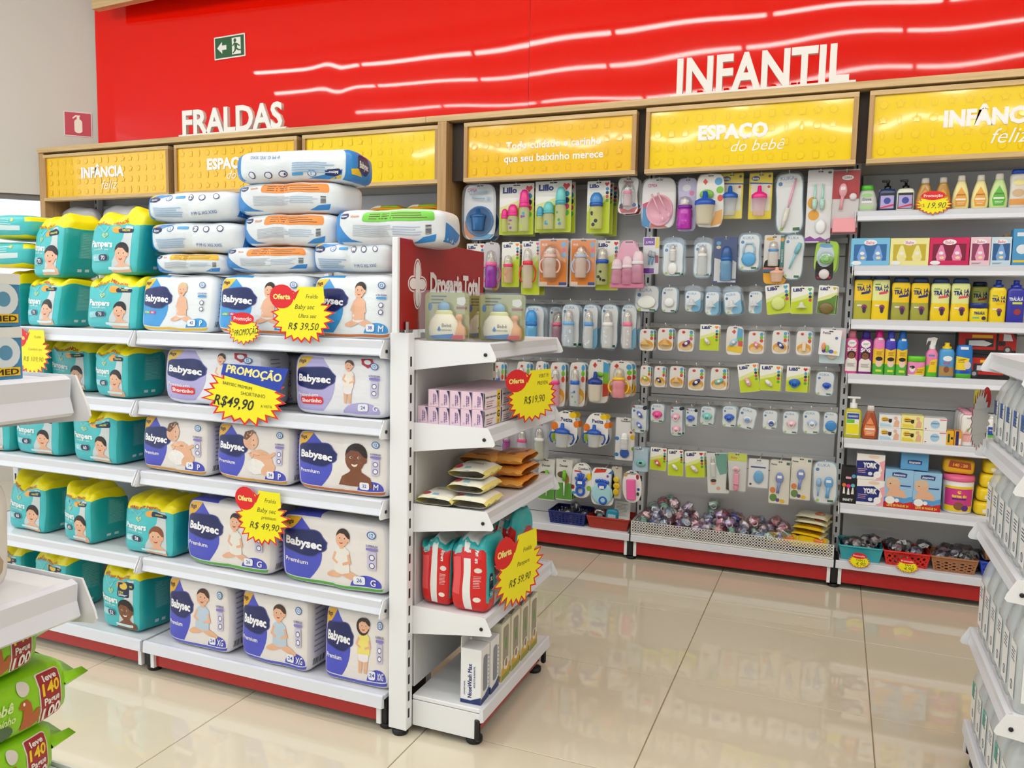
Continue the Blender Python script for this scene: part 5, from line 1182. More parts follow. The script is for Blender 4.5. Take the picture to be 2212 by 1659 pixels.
H_(4, 1, (1387, 385, 1460, 494), 'plain', 'white card with a pink baby bowl and two pink spoons', [('bowl', .03, .36, .40, .46, '#f0a8bc'), ('spoon', -.2, .68, .35, -.5, '#f4b8c8'), ('spoon', -.02, .7, .35, -.44, '#f4b8c8')], dict(shape='round', col='#ecebec', shell=.03, pr=[('P', [(-.48, .4), (-.25, .5), (-.25, .02), (-.48, .06)], '#2f86c0'), ('P', [(-.25, .02), (.3, .02), (.1, .1), (-.2, .2)], '#c85a2c'), ('P', [(-.48, .5), (-.25, .56), (-.25, .5), (-.48, .4)], '#c83a6a'), ('T', 'CEPISA', -.2, .86, .09, '#c8508c', dict(w=.28))]), name='feeding_set_pack')
H_(4, 1, (1462, 385, 1507, 501), 'plain', 'clear peanut pack with a purple sippy bottle', [('bottle', -.06, .04, .62, .36, dict(collar='#7a2aa0', cap=None, body='#c030b8', ba=.9, wide=True))], dict(shape='round', waist=.18, col='#cdc8ec', shell=.02, pr=[('E', .2, .72, .12, .12, '#e07aa8'), ('E', -.05, .82, .2, .16, '#eef0f6')]), name='bottle_pack')
H_(4, 1, (1504, 376, 1564, 492), 'plain', 'white and orange card with a green and blue sippy bottle', [('cup', -.14, .05, .62, .36, dict(lid='#1f54b8', body='#e8dfc0', ba=.6)), ('disc', -.12, .62, .26, .18, '#78c23c', 'flip_cap')], dict(shape='round', col='#f2f0ea', shell=.02, pr=[('P', [(.05, .02), (.45, .08), (.45, .34), (.2, .3)], '#f0aa28'), ('P', [(-.28, .86), (-.2, .92), (-.1, .86), (-.18, .8)], '#d8362c'), ('E', .28, .86, .14, .14, '#4aa4d8'), ('E', .34, .70, .13, .13, '#7cc42c'), ('E', .36, .55, .1, .12, '#e0482c')]), name='bottle_pack', dy=-.035)
for (bx, col, lab) in (((1555, 375, 1605, 473), '#1f5cb4', 'yellow card holding a clear cup with blue spout lid'), ((1618, 374, 1668, 474), '#ea2a88', 'yellow card holding a clear cup with hot pink spout lid')):
    H_(4, 1, bx, 'plain', lab, [('cup', -.03, .06, .66, .33, dict(lid=col, body='#dfe6ee' if col[1] == '1' else '#f2c8dc', ba=.35))], dict(col='#f2dc1c', shell=.02, r=.004, pr=[('R', -.42, .18, .42, .78, '#e9e6d0'), ('E', -.24, .89, .18, .11, '#1c3c8c'), ('T', 'fiona', -.24, .89, .10, '#f4f4f4', dict(w=.28)), ('E', .36, .93, .06, .06, '#2a2a2a'), ('E', .34, .70, .06, .06, '#c83a4a'), ('P', [(-.48, .77), (.48, .75), (.48, .78), (-.48, .81)], '#2a5ab0')]), name='cup_pack')
H_(4, 1, (1668, 370, 1736, 509), 'kuka', 'tall clear pack with a slanting pink bottle brush', [('brush', .22, .88, -.45, -.76, '#f0a8c0', '#efeee2')], dict(waist=.10, top=.03), tilt=-.05, name='brush_pack')
H_(4, 1, (1742, 367, 1797, 524), 'plain', 'tall pale card with two mint green topped straws above purple scallops', [('brush', -.18, .80, 0, -.35, '#a8e0cc', '#c4ece0'), ('brush', .12, .80, 0, -.35, '#a8e0cc', '#c4ece0'), ('disc', .1, .22, .22, .3, '#eef0f4', 'clear_coil')], dict(col='#eeeef2', shell=.012, r=.006, pr=[('P', [(-.5, .02), (.5, .02), (.5, .07), (.3, .04), (.1, .08), (-.1, .05), (-.3, .09), (-.5, .06)], '#8a3aa4'), ('E', -.26, .55, .2, .25, '#eca92c'), ('E', -.2, .38, .22, .22, '#eca92c'), ('E', .2, .5, .24, .3, '#f6f6f4'), ('E', .36, .96, .08, .05, '#2c6a3c')]), name='brush_pack')
H_(4, 1, (1797, 367, 1855, 506), 'plain', 'red topped card with a pink hairbrush over a pink soap case', [('paddle', -.1, .68, .16, .22, '#f2a8b4'), ('box', .0, .13, .86, .22, .035, '#f4a8b0', 'soap_case'), ('disc', .28, .58, .14, .14, '#f0e8ea', 'badge')], dict(col='#dcd8da', shell=.02, r=.006, pr=[('R', -.5, .55, .5, .99, '#b41c28'), ('R', -.5, .01, .5, .1, '#a01822'), ('E', .05, .88, .22, .1, '#eee8e8'), ('T', 'CORRA', .05, .88, .08, '#3a3a3a', dict(w=.3))]), name='brush_pack')
# ---- second row
H_(3, 2, (1008, 526, 1046, 620), 'lillo', 'lime pack half hidden behind the red header panel', [('bottle', 0, .08, .6, .25, dict(collar='#4a9ad0', body='#dfe08a'))], dict(heart='#c8303c'), name='bottle_pack')
H_(3, 2, (1047, 523, 1077, 627), 'plain', 'clear peanut pack with pink and purple handled bottle beside the red panel', [('bottle', -.05, .05, .78, .34, dict(collar='#f06aa8', body='#9a3ab0', ba=.85, handles='#f06aa8'))], dict(shape='round', waist=.1, col='#e9e6ee', shell=.02, pr=[('E', .2, .1, .2, .3, '#f0b030')]), yaw=.5, name='bottle_pack')
H_(3, 2, (1084, 523, 1122, 620), 'lillo', 'narrow lime pack with a small rose pink bottle', [('bottle', -.05, .09, .62, .27, dict(collar='#e83c74', body='#f0c0a8', deco=('#e08a6a', '#e8a890')))], dict(heart='#ee8a30'), 2, name='bottle_pack')
H_(3, 2, (1128, 521, 1165, 637), 'lillo', 'lime pack with a tall coral bottle with side handle', [('bottle', -.12, .12, .75, .28, dict(collar='#e8344a', body='#f2dcd4', handles='#e8344a'))], dict(heart='#e8508c', dots=3), 2, name='bottle_pack', yaw=.15)
for bx, yaw, hc, lab in (((1164, 516, 1227, 619), 0, '#f0c4b8', 'orange card with a pale pink two handled bottle'), ((1233, 516, 1287, 619), .12, '#b8c4dc', 'orange card turned aside with a grey blue handled bottle')):
    H_(3, 2, bx, 'plain', lab, [('bottle', -.06, .18, .68, .22, dict(collar=hc, body='#f4e0d4', ba=.5, handles=hc, wide=True)), ('dome', -.05, .5, .4, .62, .03)], dict(col='#d8d6d4', shell=.02, r=.006, pr=[('R', -.46, .03, .46, .97, '#ef8a28'), ('R', .2, .03, .46, .09, '#2a4a94'), ('R', -.46, .03, -.2, .1, '#f2d8c0'), ('E', .34, .88, .09, .09, '#7ab4dc'), ('E', .36, .76, .07, .07, '#e0708a'), ('E', .36, .66, .08, .08, '#7ab4dc'), ('T', 'NUK', -.3, .88, .09, '#f8ece0', dict(w=.2)), ('P', [(-.4, .5), (.1, .6), (.42, .5), (.4, .58), (.1, .68), (-.4, .58)], '#f4aa5c')]), yaw=yaw, n=2, name='bottle_pack')
H_(3, 2, (1288, 519, 1336, 627), 'lillo', 'lime pack with a blue collared bottle behind the bag of pink bottles', [('bottle', -.18, .1, .75, .28, dict(collar='#1f58b8', body='#d8d89a', deco=('#2a2a3a', '#e0c020')))], yaw=.08, name='bottle_pack', dy=.03)
H_(3, 2, (1318, 519, 1398, 624), 'plain', 'tied clear bag holding three pale pink bottles', [('bottle', -.28, .1, .52, .15, dict(collar='#f6eef0', body='#f0a8c4', ba=.6, cap='#f8dce6')), ('bottle', .0, .08, .60, .15, dict(collar='#f6eef0', body='#f2a0c0', ba=.6, cap='#f8dce6')), ('bottle', .28, .12, .66, .16, dict(collar='#f6eef0', body='#f0a8c4', ba=.6, cap='#f8dce6')), ('box', 0, .06, .9, .1, .03, '#e48aac', 'base_card')], dict(shape='round', pear=.55, col='#f2b4cc', shell=.045), name='bottle_bag', cat='bottle bag', dy=-.05)
H_(3, 2, (1389, 512, 1424, 592), 'plain', 'purple and white pack with small blue handled scissors', [('brush', .1, .25, .1, .35, '#6ab0e0', '#b8c0c8'), ('brush', -.1, .25, .1, .38, '#6ab0e0', '#b8c0c8')], dict(col='#e9eaee', shell=.012, pr=[('R', -.46, .78, .2, .98, '#7a34a8'), ('R', -.46, .02, .2, .16, '#7a34a8'), ('R', .25, .7, .46, .98, '#e8d440'), ('R', .25, .3, .46, .5, '#a83a4a'), ('T', 'JUTEX', -.12, .86, .12, '#f2eef6', dict(w=.55))]), name='scissors_pack')
H_(4, 2, (1428, 512, 1480, 599), 'kuka', 'clear pack with white bottle teat over a white cup', [('bottle', 0, .40, .42, .14, dict(collar='#f4f4f2', body='#eef0f0', ba=.7)), ('disc', 0, .22, .2, .26, '#f2f4f4', 'cup')], dict(flag=0), 2, name='bottle_pack')
H_(4, 2, (1496, 512, 1541, 602), 'kuka', 'clear pack with a white collared clear bottle', [('bottle', 0, .08, .72, .24, dict(collar='#f4f4f2', body='#e6eaec', ba=.5, wide=True))], {}, 2, name='bottle_pack')
H_(4, 2, (1541, 512, 1593, 612), 'plain', 'dark navy card with a blue bottle', [('bottle', .06, .05, .75, .24, dict(collar='#1f62b4', body='#7ab0dc', ba=.6, cap='#2a5a9a'))], dict(col='#1d2c6c', shell=.02, r=.005, pr=[('P', [(-.46, .05), (-.2, .05), (-.1, .5), (-.46, .55)], '#d8d8d4'), ('P', [(.3, .1), (.46, .1), (.46, .45), (.3, .5)], '#cfcfca'), ('E', -.3, .87, .1, .08, '#4a9ac0'), ('E', -.3, .78, .1, .07, '#d8c890'), ('R', -.3, .02, .45, .06, '#dfe2e6')]), name='bottle_pack')
H_(4, 2, (1592, 502, 1645, 587), 'kuka', 'clear pack with a sky blue domed pacifier case', [('disc', 0, .32, .30, .30, '#58a8dc', 'case'), ('arch', 0, .42, .22, .3, '#a8d0ec')], dict(top=.04), 2, name='pacifier_pack')
H_(4, 2, (1650, 508, 1694, 590), 'plain', 'small card with a blue collared mini bottle and teal side strip', [('bottle', -.02, .18, .66, .26, dict(collar='#5a94d8', body='#f0ece4', ba=.6))], dict(col='#ece8e4', shell=.02, pr=[('R', .3, .12, .5, .98, '#1f8c8c'), ('R', -.5, .02, .3, .14, '#2a6a90'), ('R', -.5, .1, .5, .15, '#e07a6a'), ('E', .4, .88, .1, .1, '#f0a030'), ('T', 'CHUQUINHA', .4, .45, .08, '#e8f4f2', dict(rot=-pi/2, w=1)), ('E', -.2, .9, .2, .08, '#e0b840')]), 1, name='bottle_pack')
H_(4, 2, (1649, 560, 1699, 614), 'plain', 'orange card with peach cup below the small blue collared bottle', [('cup', .1, .08, .6, .3, dict(lid='#f0b8a0', body='#f4d0b8', ba=.7))], dict(shape='round', col='#eeac2c'), name='cup_pack')
H_(4, 2, (1690, 504, 1741, 607), 'kuka', 'clear pack with a slanting aqua toothbrush', [('brush', -.12, .25, .38, .55, '#8ad0dc', '#8ad0dc')], dict(top=.02, waist=.08), tilt=.04, name='brush_pack')
H_(4, 2, (1762, 520, 1812, 588), 'plain', 'lime rimmed pack with a green pacifier', [('pac', .02, .40, .62, '#7acc5c', '#a0dc80', 0, False), ('dome', 0, .42, .36, .34, .02)], dict(shape='round', col='#a8d83c', shell=.012, pr=[('E', -.04, .52, .38, .52, '#cfe6f2'), ('E', -.06, .84, .3, .10, '#6aaad8')]), 2, .06, name='pacifier_pack')
H_(4, 2, (1761, 560, 1800, 606), 'plain', 'dark red edged card peeping out below the lime rimmed pack', [('disc', 0, .3, .3, .3, '#e0d8da', 'case')], dict(shape='round', col='#2a2430', pr=[('P', [(-.4, .1), (.4, .1), (.35, .2), (-.4, .18)], '#b82430')]), name='pacifier_pack')
# ---- third row
H_(3, 3, (1085, 648, 1128, 752), 'kuka', 'clear pack with a lilac bottle mostly behind the soap clamshells', [('bottle', 0, .08, .7, .25, dict(collar='#b090d8', body='#e2dcee'))], name='bottle_pack')
H_(3, 3, (1130, 647, 1179, 754), 'kuka', 'clear pack with a vivid blue capped blue bottle', [('bottle', -.06, .05, .74, .27, dict(collar='#2a7cc8', cap='#3f9ae0', body='#6ab4e4', ba=.8))], dict(blue=0), 2, name='bottle_pack')
H_(3, 3, (1189, 650, 1212, 750), 'kuka', 'clear pack turned edgeways with a dusky pink bottle', [('bottle', 0, .05, .72, .4, dict(collar='#e0688c', body='#b890a4', ba=.6))], yaw=.9, name='bottle_pack', dy=.05)
for bx, c, bd, blue, lab in (((1210, 647, 1255, 754), '#7ab4e8', '#dbe8f2', 0, 'clear waisted pack with pale blue collar bottle marked in rings'), ((1256, 647, 1294, 758), '#5c9ee0', '#e8ecee', 1, 'clear waisted pack with mid blue collar bottle'), ((1295, 647, 1338, 758), '#f2f2f0', '#eef0f0', 0, 'clear waisted pack with an all white bottle'), ((1339, 647, 1378, 759), '#f07aa0', '#f0eaea', 1, 'clear waisted pack with a rose pink collar bottle')):
    H_(3, 3, bx, 'kuka', lab, [('bottle', -.03, .06, .74, .27, dict(collar=c, body=bd, ba=.55, deco=('#dbe4ea', '#d6e4ee')))], dict(blue=blue, top=.09), 2, name='bottle_pack')
H_(4, 3, (1368, 615, 1427, 675), 'kuka', 'square clear pack with a white soap dish', [('disc', 0, .38, .34, .24, '#eef4ee', 'soap_dish')], dict(waist=.06, top=.03), 2, name='soap_dish_pack')
H_(4, 3, (1427, 617, 1465, 677), 'kuka', 'clear pack with a round white teat case', [('disc', 0, .40, .28, .26, '#eef2f4', 'case')], dict(waist=.04, top=.05), 3, name='teat_pack')
for bx, c, n, tl, lab in (((1477, 616, 1517, 675), '#a8cfe8', 3, 0, 'clear teat pack, first from the round white case'), ((1521, 617, 1556, 682), '#a8cfe8', 3, 0, 'clear teat pack with a rounded teat'), ((1557, 617, 1600, 681), '#a8cfe8', 3, -.12, 'tilted clear teat pack with broad flange'), ((1615, 616, 1649, 679), '#a8cfe8', 1, 0, 'single clear teat pack on the longest bare hook')):
    H_(4, 3, bx, 'kuka', lab, [('teat', -.05, .38, .6, '#eef2f6')], dict(blue=1, mark='#2a4a94', top=.2), n, tl, name='teat_pack')
H_(4, 3, (1651, 615, 1702, 678), 'lillo', 'tilted lime card with a round clear ring', [('disc', 0, .36, .30, .30, '#d8e48a', 'ring')], dict(heart='#5ab0c8', dots=3), 2, -.12, name='teat_pack')
H_(4, 3, (1708, 619, 1755, 678), 'lillo', 'lime card with a tall clear teat', [('teat', 0, .32, .5, '#f0f4ee')], dict(heart='#5ab85c', dots=3), 2, -.02, name='teat_pack')
H_(4, 3, (1768, 617, 1808, 678), 'lillo', 'lime card with a brown rubber teat', [('disc', 0, .2, .4, .34, '#7c6a3c', 'rubber_teat')], dict(heart='#c8b430', dots=0, lime='#5f8a34'), 2, .05, name='teat_pack')
# ---- fourth row
for bx, c, lab in (((1062, 776, 1092, 870), '#3f6cc0', 'white card with blue collared bottle above the ointment boxes'), ((1114, 775, 1148, 868), '#3f6cc0', 'white card behind the ointment price burst'), ((1155, 774, 1182, 872), '#3f6cc8', 'white card with blue collared bottle beside the ointment price burst'), ((1185, 776, 1225, 883), '#f0408c', 'white card with a pink bottle and barn picture'), ((1227, 776, 1268, 883), '#2a68c8', 'white card with a waisted blue bottle')):
    H_(3, 4, bx, 'fruit', lab, [('bottle', -.08, .06, .76, .25, dict(collar=c, body='#f2b0cc' if c == '#f0408c' else '#dfe4ea', ba=.6, deco=('#e8a828', '#5a2a2a') if c == '#f0408c' else ('#3a6cb8', '#58a878')))], dict(top=.06), 2, name='bottle_pack')
H_(3, 4, (1271, 776, 1316, 871), 'plain', 'multicoloured card with a navy topped training cup', [('cup', -.10, .05, .68, .34, dict(lid='#1d3a8c', body='#efe6d4', ba=.7)), ('disc', .05, .66, .2, .12, '#7cc43c', 'spout_cap')], dict(shape='round', col='#f4f2ea', shell=.015, pr=[('P', [(.2, .7), (.47, .7), (.47, .9), (.2, .95)], '#4aa4d8'), ('P', [(.2, .45), (.47, .45), (.47, .7), (.2, .7)], '#86c82c'), ('P', [(.2, .15), (.47, .18), (.47, .45), (.2, .45)], '#e0482c'), ('P', [(-.46, .2), (-.2, .05), (-.2, .35), (-.46, .5)], '#f0a828'), ('P', [(-.3, .86), (-.2, .93), (-.1, .87), (-.2, .8)], '#d8362c')]), 2, name='cup_pack')
H_(3, 4, (1317, 779, 1366, 858), 'plain', 'white and orange card with a yellow topped pink training cup', [('bottle', -.04, .0, .82, .28, dict(collar='#f0c02c', body='#f09aa4', ba=.8, handles='#f2c440', teat='#f4d890'))], dict(shape='round', col='#f4f1ea', shell=.02, pr=[('P', [(-.48, .1), (.45, .1), (.48, .3), (0, .4), (-.48, .3)], '#f0ae2c'), ('P', [(-.32, .84), (-.2, .92), (-.1, .85), (-.2, .78)], '#d8362c'), ('E', .34, .83, .12, .12, '#4aa4d8'), ('E', .36, .68, .11, .11, '#7cc42c'), ('E', .36, .54, .1, .1, '#e0482c')]), 2, name='cup_pack')
for bx, it, lab, n in (((1379, 702, 1416, 760), [('teat', -.1, .38, .6, '#f4d28a')], 'rounded clear pack with an amber teat hanging aslant', 2), ((1418, 699, 1457, 760), [('teat', 0, .36, .6, '#f6c878')], 'rounded clear pack with an upright amber teat', 2), ((1461, 702, 1502, 762), [('wing', .05, .34, .5, '#6a2478', -.6)], 'rounded clear pack with a plum pacifier', 2),
    ((1613, 706, 1654, 767), [('wing', .02, .36, .42, '#f088a8', 1.2)], 'rounded clear pack with a pink winged pacifier', 2), ((1665, 704, 1705, 767), [('wing', .05, .34, .5, '#28409c', .8)], 'rounded clear pack with a royal blue pacifier', 2), ((1717, 705, 1758, 770), [('box', 0, .32, .22, .3, .012, '#f2dcc0', 'case')], 'rounded clear pack with a pale tube on orange', 2)):
    H_(4, 4, bx, 'fruit', lab, it, {}, n, 0, name='pacifier_pack')
H_(4, 4, (1512, 701, 1553, 757), 'lillo', 'lime card with a tiny pink and white pacifier', [('wing', -.1, .35, .42, '#f0e0e0', .9)], dict(heart='#ee8a30'), 2, name='pacifier_pack')
H_(4, 4, (1569, 704, 1606, 767), 'plain', 'colourful round topped card with a pale blue patterned pacifier', [('wing', -.06, .44, .62, '#9cc8e4', -.7)], dict(shape='round', col='#f4f0e8', shell=.01, pr=[('P', [(.1, .6), (.45, .62), (.45, .88), (.15, .94)], '#5aa8dc'), ('P', [(.1, .5), (.45, .48), (.45, .62), (.1, .6)], '#7cc42c'), ('P', [(.2, .3), (.46, .3), (.46, .48), (.2, .5)], '#e0482c'), ('P', [(-.46, .14), (.4, .06), (.46, .3), (-.4, .32)], '#f6d020'), ('P', [(-.2, .8), (-.05, .88), (.05, .8), (-.05, .72)], '#d8362c')]), name='pacifier_pack')
H_(4, 4, (1772, 712, 1818, 767), 'plain', 'white booklet card with coloured figures over a pale pink pouch', [('disc', -.28, .32, .1, .2, '#e89a6a', 'orange_figure'), ('disc', -.1, .24, .09, .2, '#8acb6a', 'green_figure')], dict(col='#f2f2f4', r=.002, pr=[('T', 'Petita', -.2, .86, .12, '#5a2a6a', dict(w=.4)), ('E', -.25, .16, .1, .12, '#6a4aa8'), ('E', .1, .14, .12, .1, '#5a74c8'), ('E', .3, .12, .1, .07, '#f0d030'), ('E', .28, .68, .07, .07, '#5a74b8')]), tilt=.06, name='booklet_pack', dy=-.03)
H_(4, 4, (1771, 708, 1826, 785), 'plain', 'pale blue clear pouch hanging behind the white booklet card', [('disc', 0, .25, .2, .2, '#f0dcc8', 'teat')], dict(col='#cfe6ee', shell=.012, pr=[('R', -.5, .7, .5, .98, '#f0d8e2')]), name='pouch_pack')
# ---- fifth row
for bx, it, lab in (((1381, 781, 1408, 836), [('wing', .0, .36, .55, '#b8c82c', .8)], 'narrow clear pack with a lime pacifier'), ((1411, 782, 1440, 839), [('wing', -.05, .32, .5, '#1d2c6c', .8)], 'narrow clear pack with a navy and amber pacifier'), ((1444, 782, 1480, 840), [('teat', 0, .36, .55, '#f6c890')], 'clear pack with a peach orthodontic teat'), ((1483, 785, 1525, 846), [('wing', .03, .34, .5, '#1d2c6c', -.7)], 'clear pack with a navy pacifier'), ((1532, 785, 1574, 845), [('wing', .02, .36, .5, '#6ac0b8', -.5)], 'clear pack with an aqua green pacifier')):
    H_(4, 5, bx, 'fruit', lab, it, {}, 2, 0, name='pacifier_pack')
for bx, it, hc, tl, lab in (((1591, 786, 1634, 847), [('wing', -.05, .36, .5, '#f4a8bc', 1.2)], '#ee8a30', -.15, 'tilted lime card with a baby pink pacifier'), ((1641, 788, 1687, 844), [('wing', -.05, .3, .45, '#f2e8e6', .7)], '#ee8a30', 0, 'lime card with a white and pink ring pacifier'), ((1699, 791, 1746, 847), [('pac', -.1, .36, .55, '#1f62c0', '#2f74d0')], '#c82838', .02, 'lime card with a bright blue pacifier')):
    H_(4, 5, bx, 'lillo', lab, it, dict(heart=hc), 2, tl, name='pacifier_pack')
H_(4, 5, (1760, 794, 1806, 857), 'kuka', 'arched clear pack with a deep blue pacifier', [('pac', .1, .40, .42, '#2a5cc8', '#2a5cc8')], dict(waist=.1, top=.14), 1, .03, name='pacifier_pack')
for bx, tl, lab in (((1190, 887, 1253, 966), .04, 'egg shaped white card with solid blue lidded cup'), ((1259, 892, 1318, 966), .02, 'egg shaped white card with clear lidded cup beside the aspirator')):
    H_(3, 5, bx, 'plain', lab, [('cup', -.02, .02, .66, .25, dict(lid='#2a5cb8', body='#e2e6e4', ba=.55, handles='#2a58b0'))], dict(shape='oval', pear=.25, col='#f4f3ef', pr=[('E', .25, .9, .12, .1, '#f2c81c'), ('E', -.35, .55, .12, .14, '#ee7e28'), ('E', .38, .66, .09, .11, '#ee7e28'), ('E', -.34, .26, .1, .16, '#a4c42c'), ('P', [(-.3, .05), (-.1, .02), (-.1, .14), (-.3, .2)], '#2a5cb8'), ('P', [(-.1, .02), (.15, .02), (.1, .08)], '#f0c020'), ('T', 'Petita', .05, .76, .13, '#2a3070', dict(w=.42))]), 2, tl, name='cup_pack')
H_(3, 5, (1330, 902, 1371, 994), 'plain', 'white spotted card with a blue bulbed nasal aspirator', [('disc', 0, .17, .25, .25, '#2a62c0', 'bulb'), ('bottle', 0, .26, .4, .2, dict(collar='#f2f2f2', body='#eef0f2', ba=.6, cap='#f4f4f4'))], dict(col='#f2f2f0', shell=.02, pr=[('E', -.42, .5, .1, .1, '#2a86c8'), ('E', .38, .55, .12, .14, '#f0c81c'), ('E', .42, .28, .08, .1, '#8ac02c'), ('E', -.42, .12, .1, .1, '#2a86c8'), ('E', .3, .66, .07, .06, '#c83030'), ('T', 'Comfort', 0, .92, .1, '#4a4a4a', dict(w=.5))]), name='aspirator_pack')
for bx, c, b_, lab in (((1083, 926, 1110, 986), '#a83a9a', '#b03a9c', 'purple patterned bottle pack low behind the end unit'), ((1113, 920, 1148, 992), '#e84a8c', '#dcd6e4', 'bagged bottle with a pink collar low behind the end unit'), ((1150, 914, 1186, 994), '#f0f0ee', '#d8dcc8', 'bagged clear bottle with white collar low behind the end unit')):
    H_(3, 5, bx, 'plain', lab, [('bottle', 0, .04, .86, .3, dict(collar=c, body=b_, ba=.5))], dict(shape='round', col='#cfd2d8', shell=.03), name='bottle_pack')
# ---- sixth row
W6 = dict(waist=.1, top=.14)
for bx, it, fl, n, tl, lab in (((1361, 864, 1400, 937), [('wing', .05, .58, .45, '#3a62c0', .9), ('wing', .05, .26, .45, '#4a72cc', .9)], 1, 2, 0, 'tall clear pack with two blue pacifiers'), ((1403, 865, 1438, 914), [('pac', 0, .40, .62, '#e83c94', '#f06aac')], 0, 2, 0, 'clear pack with a magenta pacifier'), ((1445, 867, 1476, 944), [('pac', -.05, .58, .6, '#f4a4c0', '#f8dce6'), ('pac', 0, .24, .6, '#f4a4c0', '#f8e4ea')], 1, 2, -.03, 'tall clear pack with two pale pink pacifiers'), ((1479, 875, 1509, 923), [('pac', -.05, .42, .6, '#4a72d0', '#6a8cdc')], 1, 1, 0, 'small clear pack with a cornflower blue pacifier'), ((1512, 871, 1548, 920), [('pac', 0, .44, .6, '#7accc8', '#9adcd8')], 0, 2, .06, 'clear pack with an aqua pacifier'),
    ((1558, 869, 1594, 924), [('pac', 0, .42, .62, '#2f62c8', '#4a78d4')], 0, 3, 0, 'clear pack with a strong blue oval pacifier'), ((1597, 873, 1642, 929), [('pac', .05, .42, .42, '#dfe6f0', '#8ab0e0')], 0, 1, .18, 'tilted arched pack with a white and pale blue pacifier'), ((1645, 879, 1682, 929), [('pac', .1, .34, .5, '#e8ecf0', '#3a62b8')], 0, 2, 0, 'clear pack with a white pacifier and blue fish mark'), ((1688, 880, 1728, 939), [('pac', .05, .42, .5, '#f6c0d2', '#f8dce4')], 0, 2, 0, 'clear pack with a pale rose pacifier'), ((1730, 878, 1773, 939), [('pac', .05, .42, .5, '#a8c8ec', '#f2f4f4')], 0, 1, -.03, 'arched pack with a white disc pacifier and blue wings'), ((1777, 882, 1812, 939), [('disc', .05, .34, .36, .36, '#3f8cd0', 'teether')], 0, 1, .02, 'clear pack with a round sky blue teether')):
    H_(4, 6, bx, 'kuka', lab, it, dict(W6, flag=fl), n, tl, name='pacifier_pack')
# ---- seventh row
for i, (bx, lab) in enumerate((((1163, 991, 1198, 1080), 'green and white toothbrush card beside the end unit'), ((1201, 992, 1236, 1080), 'green and white toothbrush card next to the hand teether'))):
    H_(3, 7, bx, 'plain', lab, [('brush', .05, .12, 0, .62, '#f4f4f2', '#7ac82c')], dict(col='#f0f0e8', shell=.01, r=.005, pr=[('R', -.48, .02, .48, .42, '#5aa83a'), ('E', -.12, .62, .3, .2, '#6a4a2c'), ('E', .16, .5, .16, .3, '#b08a4a'), ('T', 'Dental', -.05, .84, .13, '#3a3a34', dict(w=.5))]), 4, name='brush_pack')
H_(3, 7, (1231, 1000, 1279, 1076), 'plain', 'oval white card with a blue hand shaped teether', [('hand', 0, .42, .55, '#2a5cc8'), ('tag', 0, .46, .2, .12, .018)], dict(shape='oval', pear=.15, col='#f2f2ee', pr=[('E', -.36, .3, .08, .1, '#a02c3c'), ('E', .36, .3, .1, .12, '#8ac03c'), ('E', .34, .62, .12, .16, '#f0d020'), ('E', -.3, .14, .1, .06, '#4aa0d0'), ('R', -.3, .74, 0, .78, '#c84040'), ('T', 'Comfort', .1, .84, .11, '#4a4a4a', dict(w=.45))]), 2, name='teether_pack', cat='teether pack')
H_(3, 7, (1277, 1010, 1327, 1092), 'plain', 'white and aqua card with a blue foot shaped teether', [('disc', 0, .32, .48, .48, '#a8d8e2'), ('footp', 0, .42, .6, '#2a5cc8'), ('tag', 0, .50, .2, .12, .02)], dict(shape='round', col='#eef2f4', pr=[('P', [(-.4, .84), (.1, .88), (.16, .97), (-.3, .96)], '#d8402c'), ('P', [(.2, .84), (.46, .86), (.4, .95)], '#2a7ac0'), ('E', .2, .78, .05, .06, '#8a4aa8')]), 1, name='teether_pack', cat='teether pack')
H_(3, 7, (1321, 1008, 1343, 1076), 'plain', 'clear bag of yellow teether shapes behind the foot teether', [('disc', 0, .6, .3, .3, '#f2d020', 'star_piece'), ('disc', .05, .4, .35, .3, '#f2d020', 'star_piece'), ('disc', 0, .2, .3, .35, '#eac818', 'star_piece')], dict(col='#d8d4c0', shell=.02), name='teether_pack', cat='teether pack')
H_(3, 7, (1343, 1016, 1384, 1086), 'plain', 'oval white card with a pink telephone teether', [('box', -.02, .42, .46, .62, .02, '#f068ac', 'toy_phone'), ('disc', -.02, .66, .1, .08, '#3a2a34', 'earpiece')], dict(shape='oval', col='#f4f2f0', pr=[('E', .3, .8, .08, .14, '#b02a3c'), ('E', .34, .42, .07, .08, '#2a5ab0'), ('E', .3, .28, .08, .1, '#2a5a4a'), ('T', 'BABYDENGO', 0, .9, .09, '#3a3a3a', dict(w=.5)), ('E', -.32, .86, .1, .1, '#c8a06a')]), 1, -.05, name='teether_pack', cat='teether pack')
H_(4, 7, (1367, 966, 1400, 1018), 'plain', 'pale blue clear box card with an aqua pacifier', [('pac', .05, .34, .64, '#7ad8c4', '#e8f0ee', 0, False), ('box', .05, .36, .2, .1, .019, '#1d3a6c', 'star_mark')], dict(col='#bcd8ea', shell=.018, r=.003, pr=[('R', -.44, .84, .2, .96, '#e2eef4'), ('T', 'MAM', -.2, .9, .14, '#2a62a8', dict(w=.4))]), 2, name='pacifier_pack')
for bx, c, hc, lab, n, tl in (((1405, 967, 1440, 1016), '#ea4a68', '#c82838', 'lime card with a raspberry pacifier', 1, .02), ((1442, 971, 1475, 1028), '#f0f0ea', '#c82838', 'lime card with a white ring pacifier', 1, -.03), ((1478, 975, 1519, 1031), '#f4dcdc', '#c82838', 'lime card with a pale pink pacifier in front of several alike', 3, -.08)):
    H_(4, 7, bx, 'lillo', lab, [('wing', -.02, .34, .5, c, .8)], dict(heart=hc), n, tl, name='pacifier_pack')
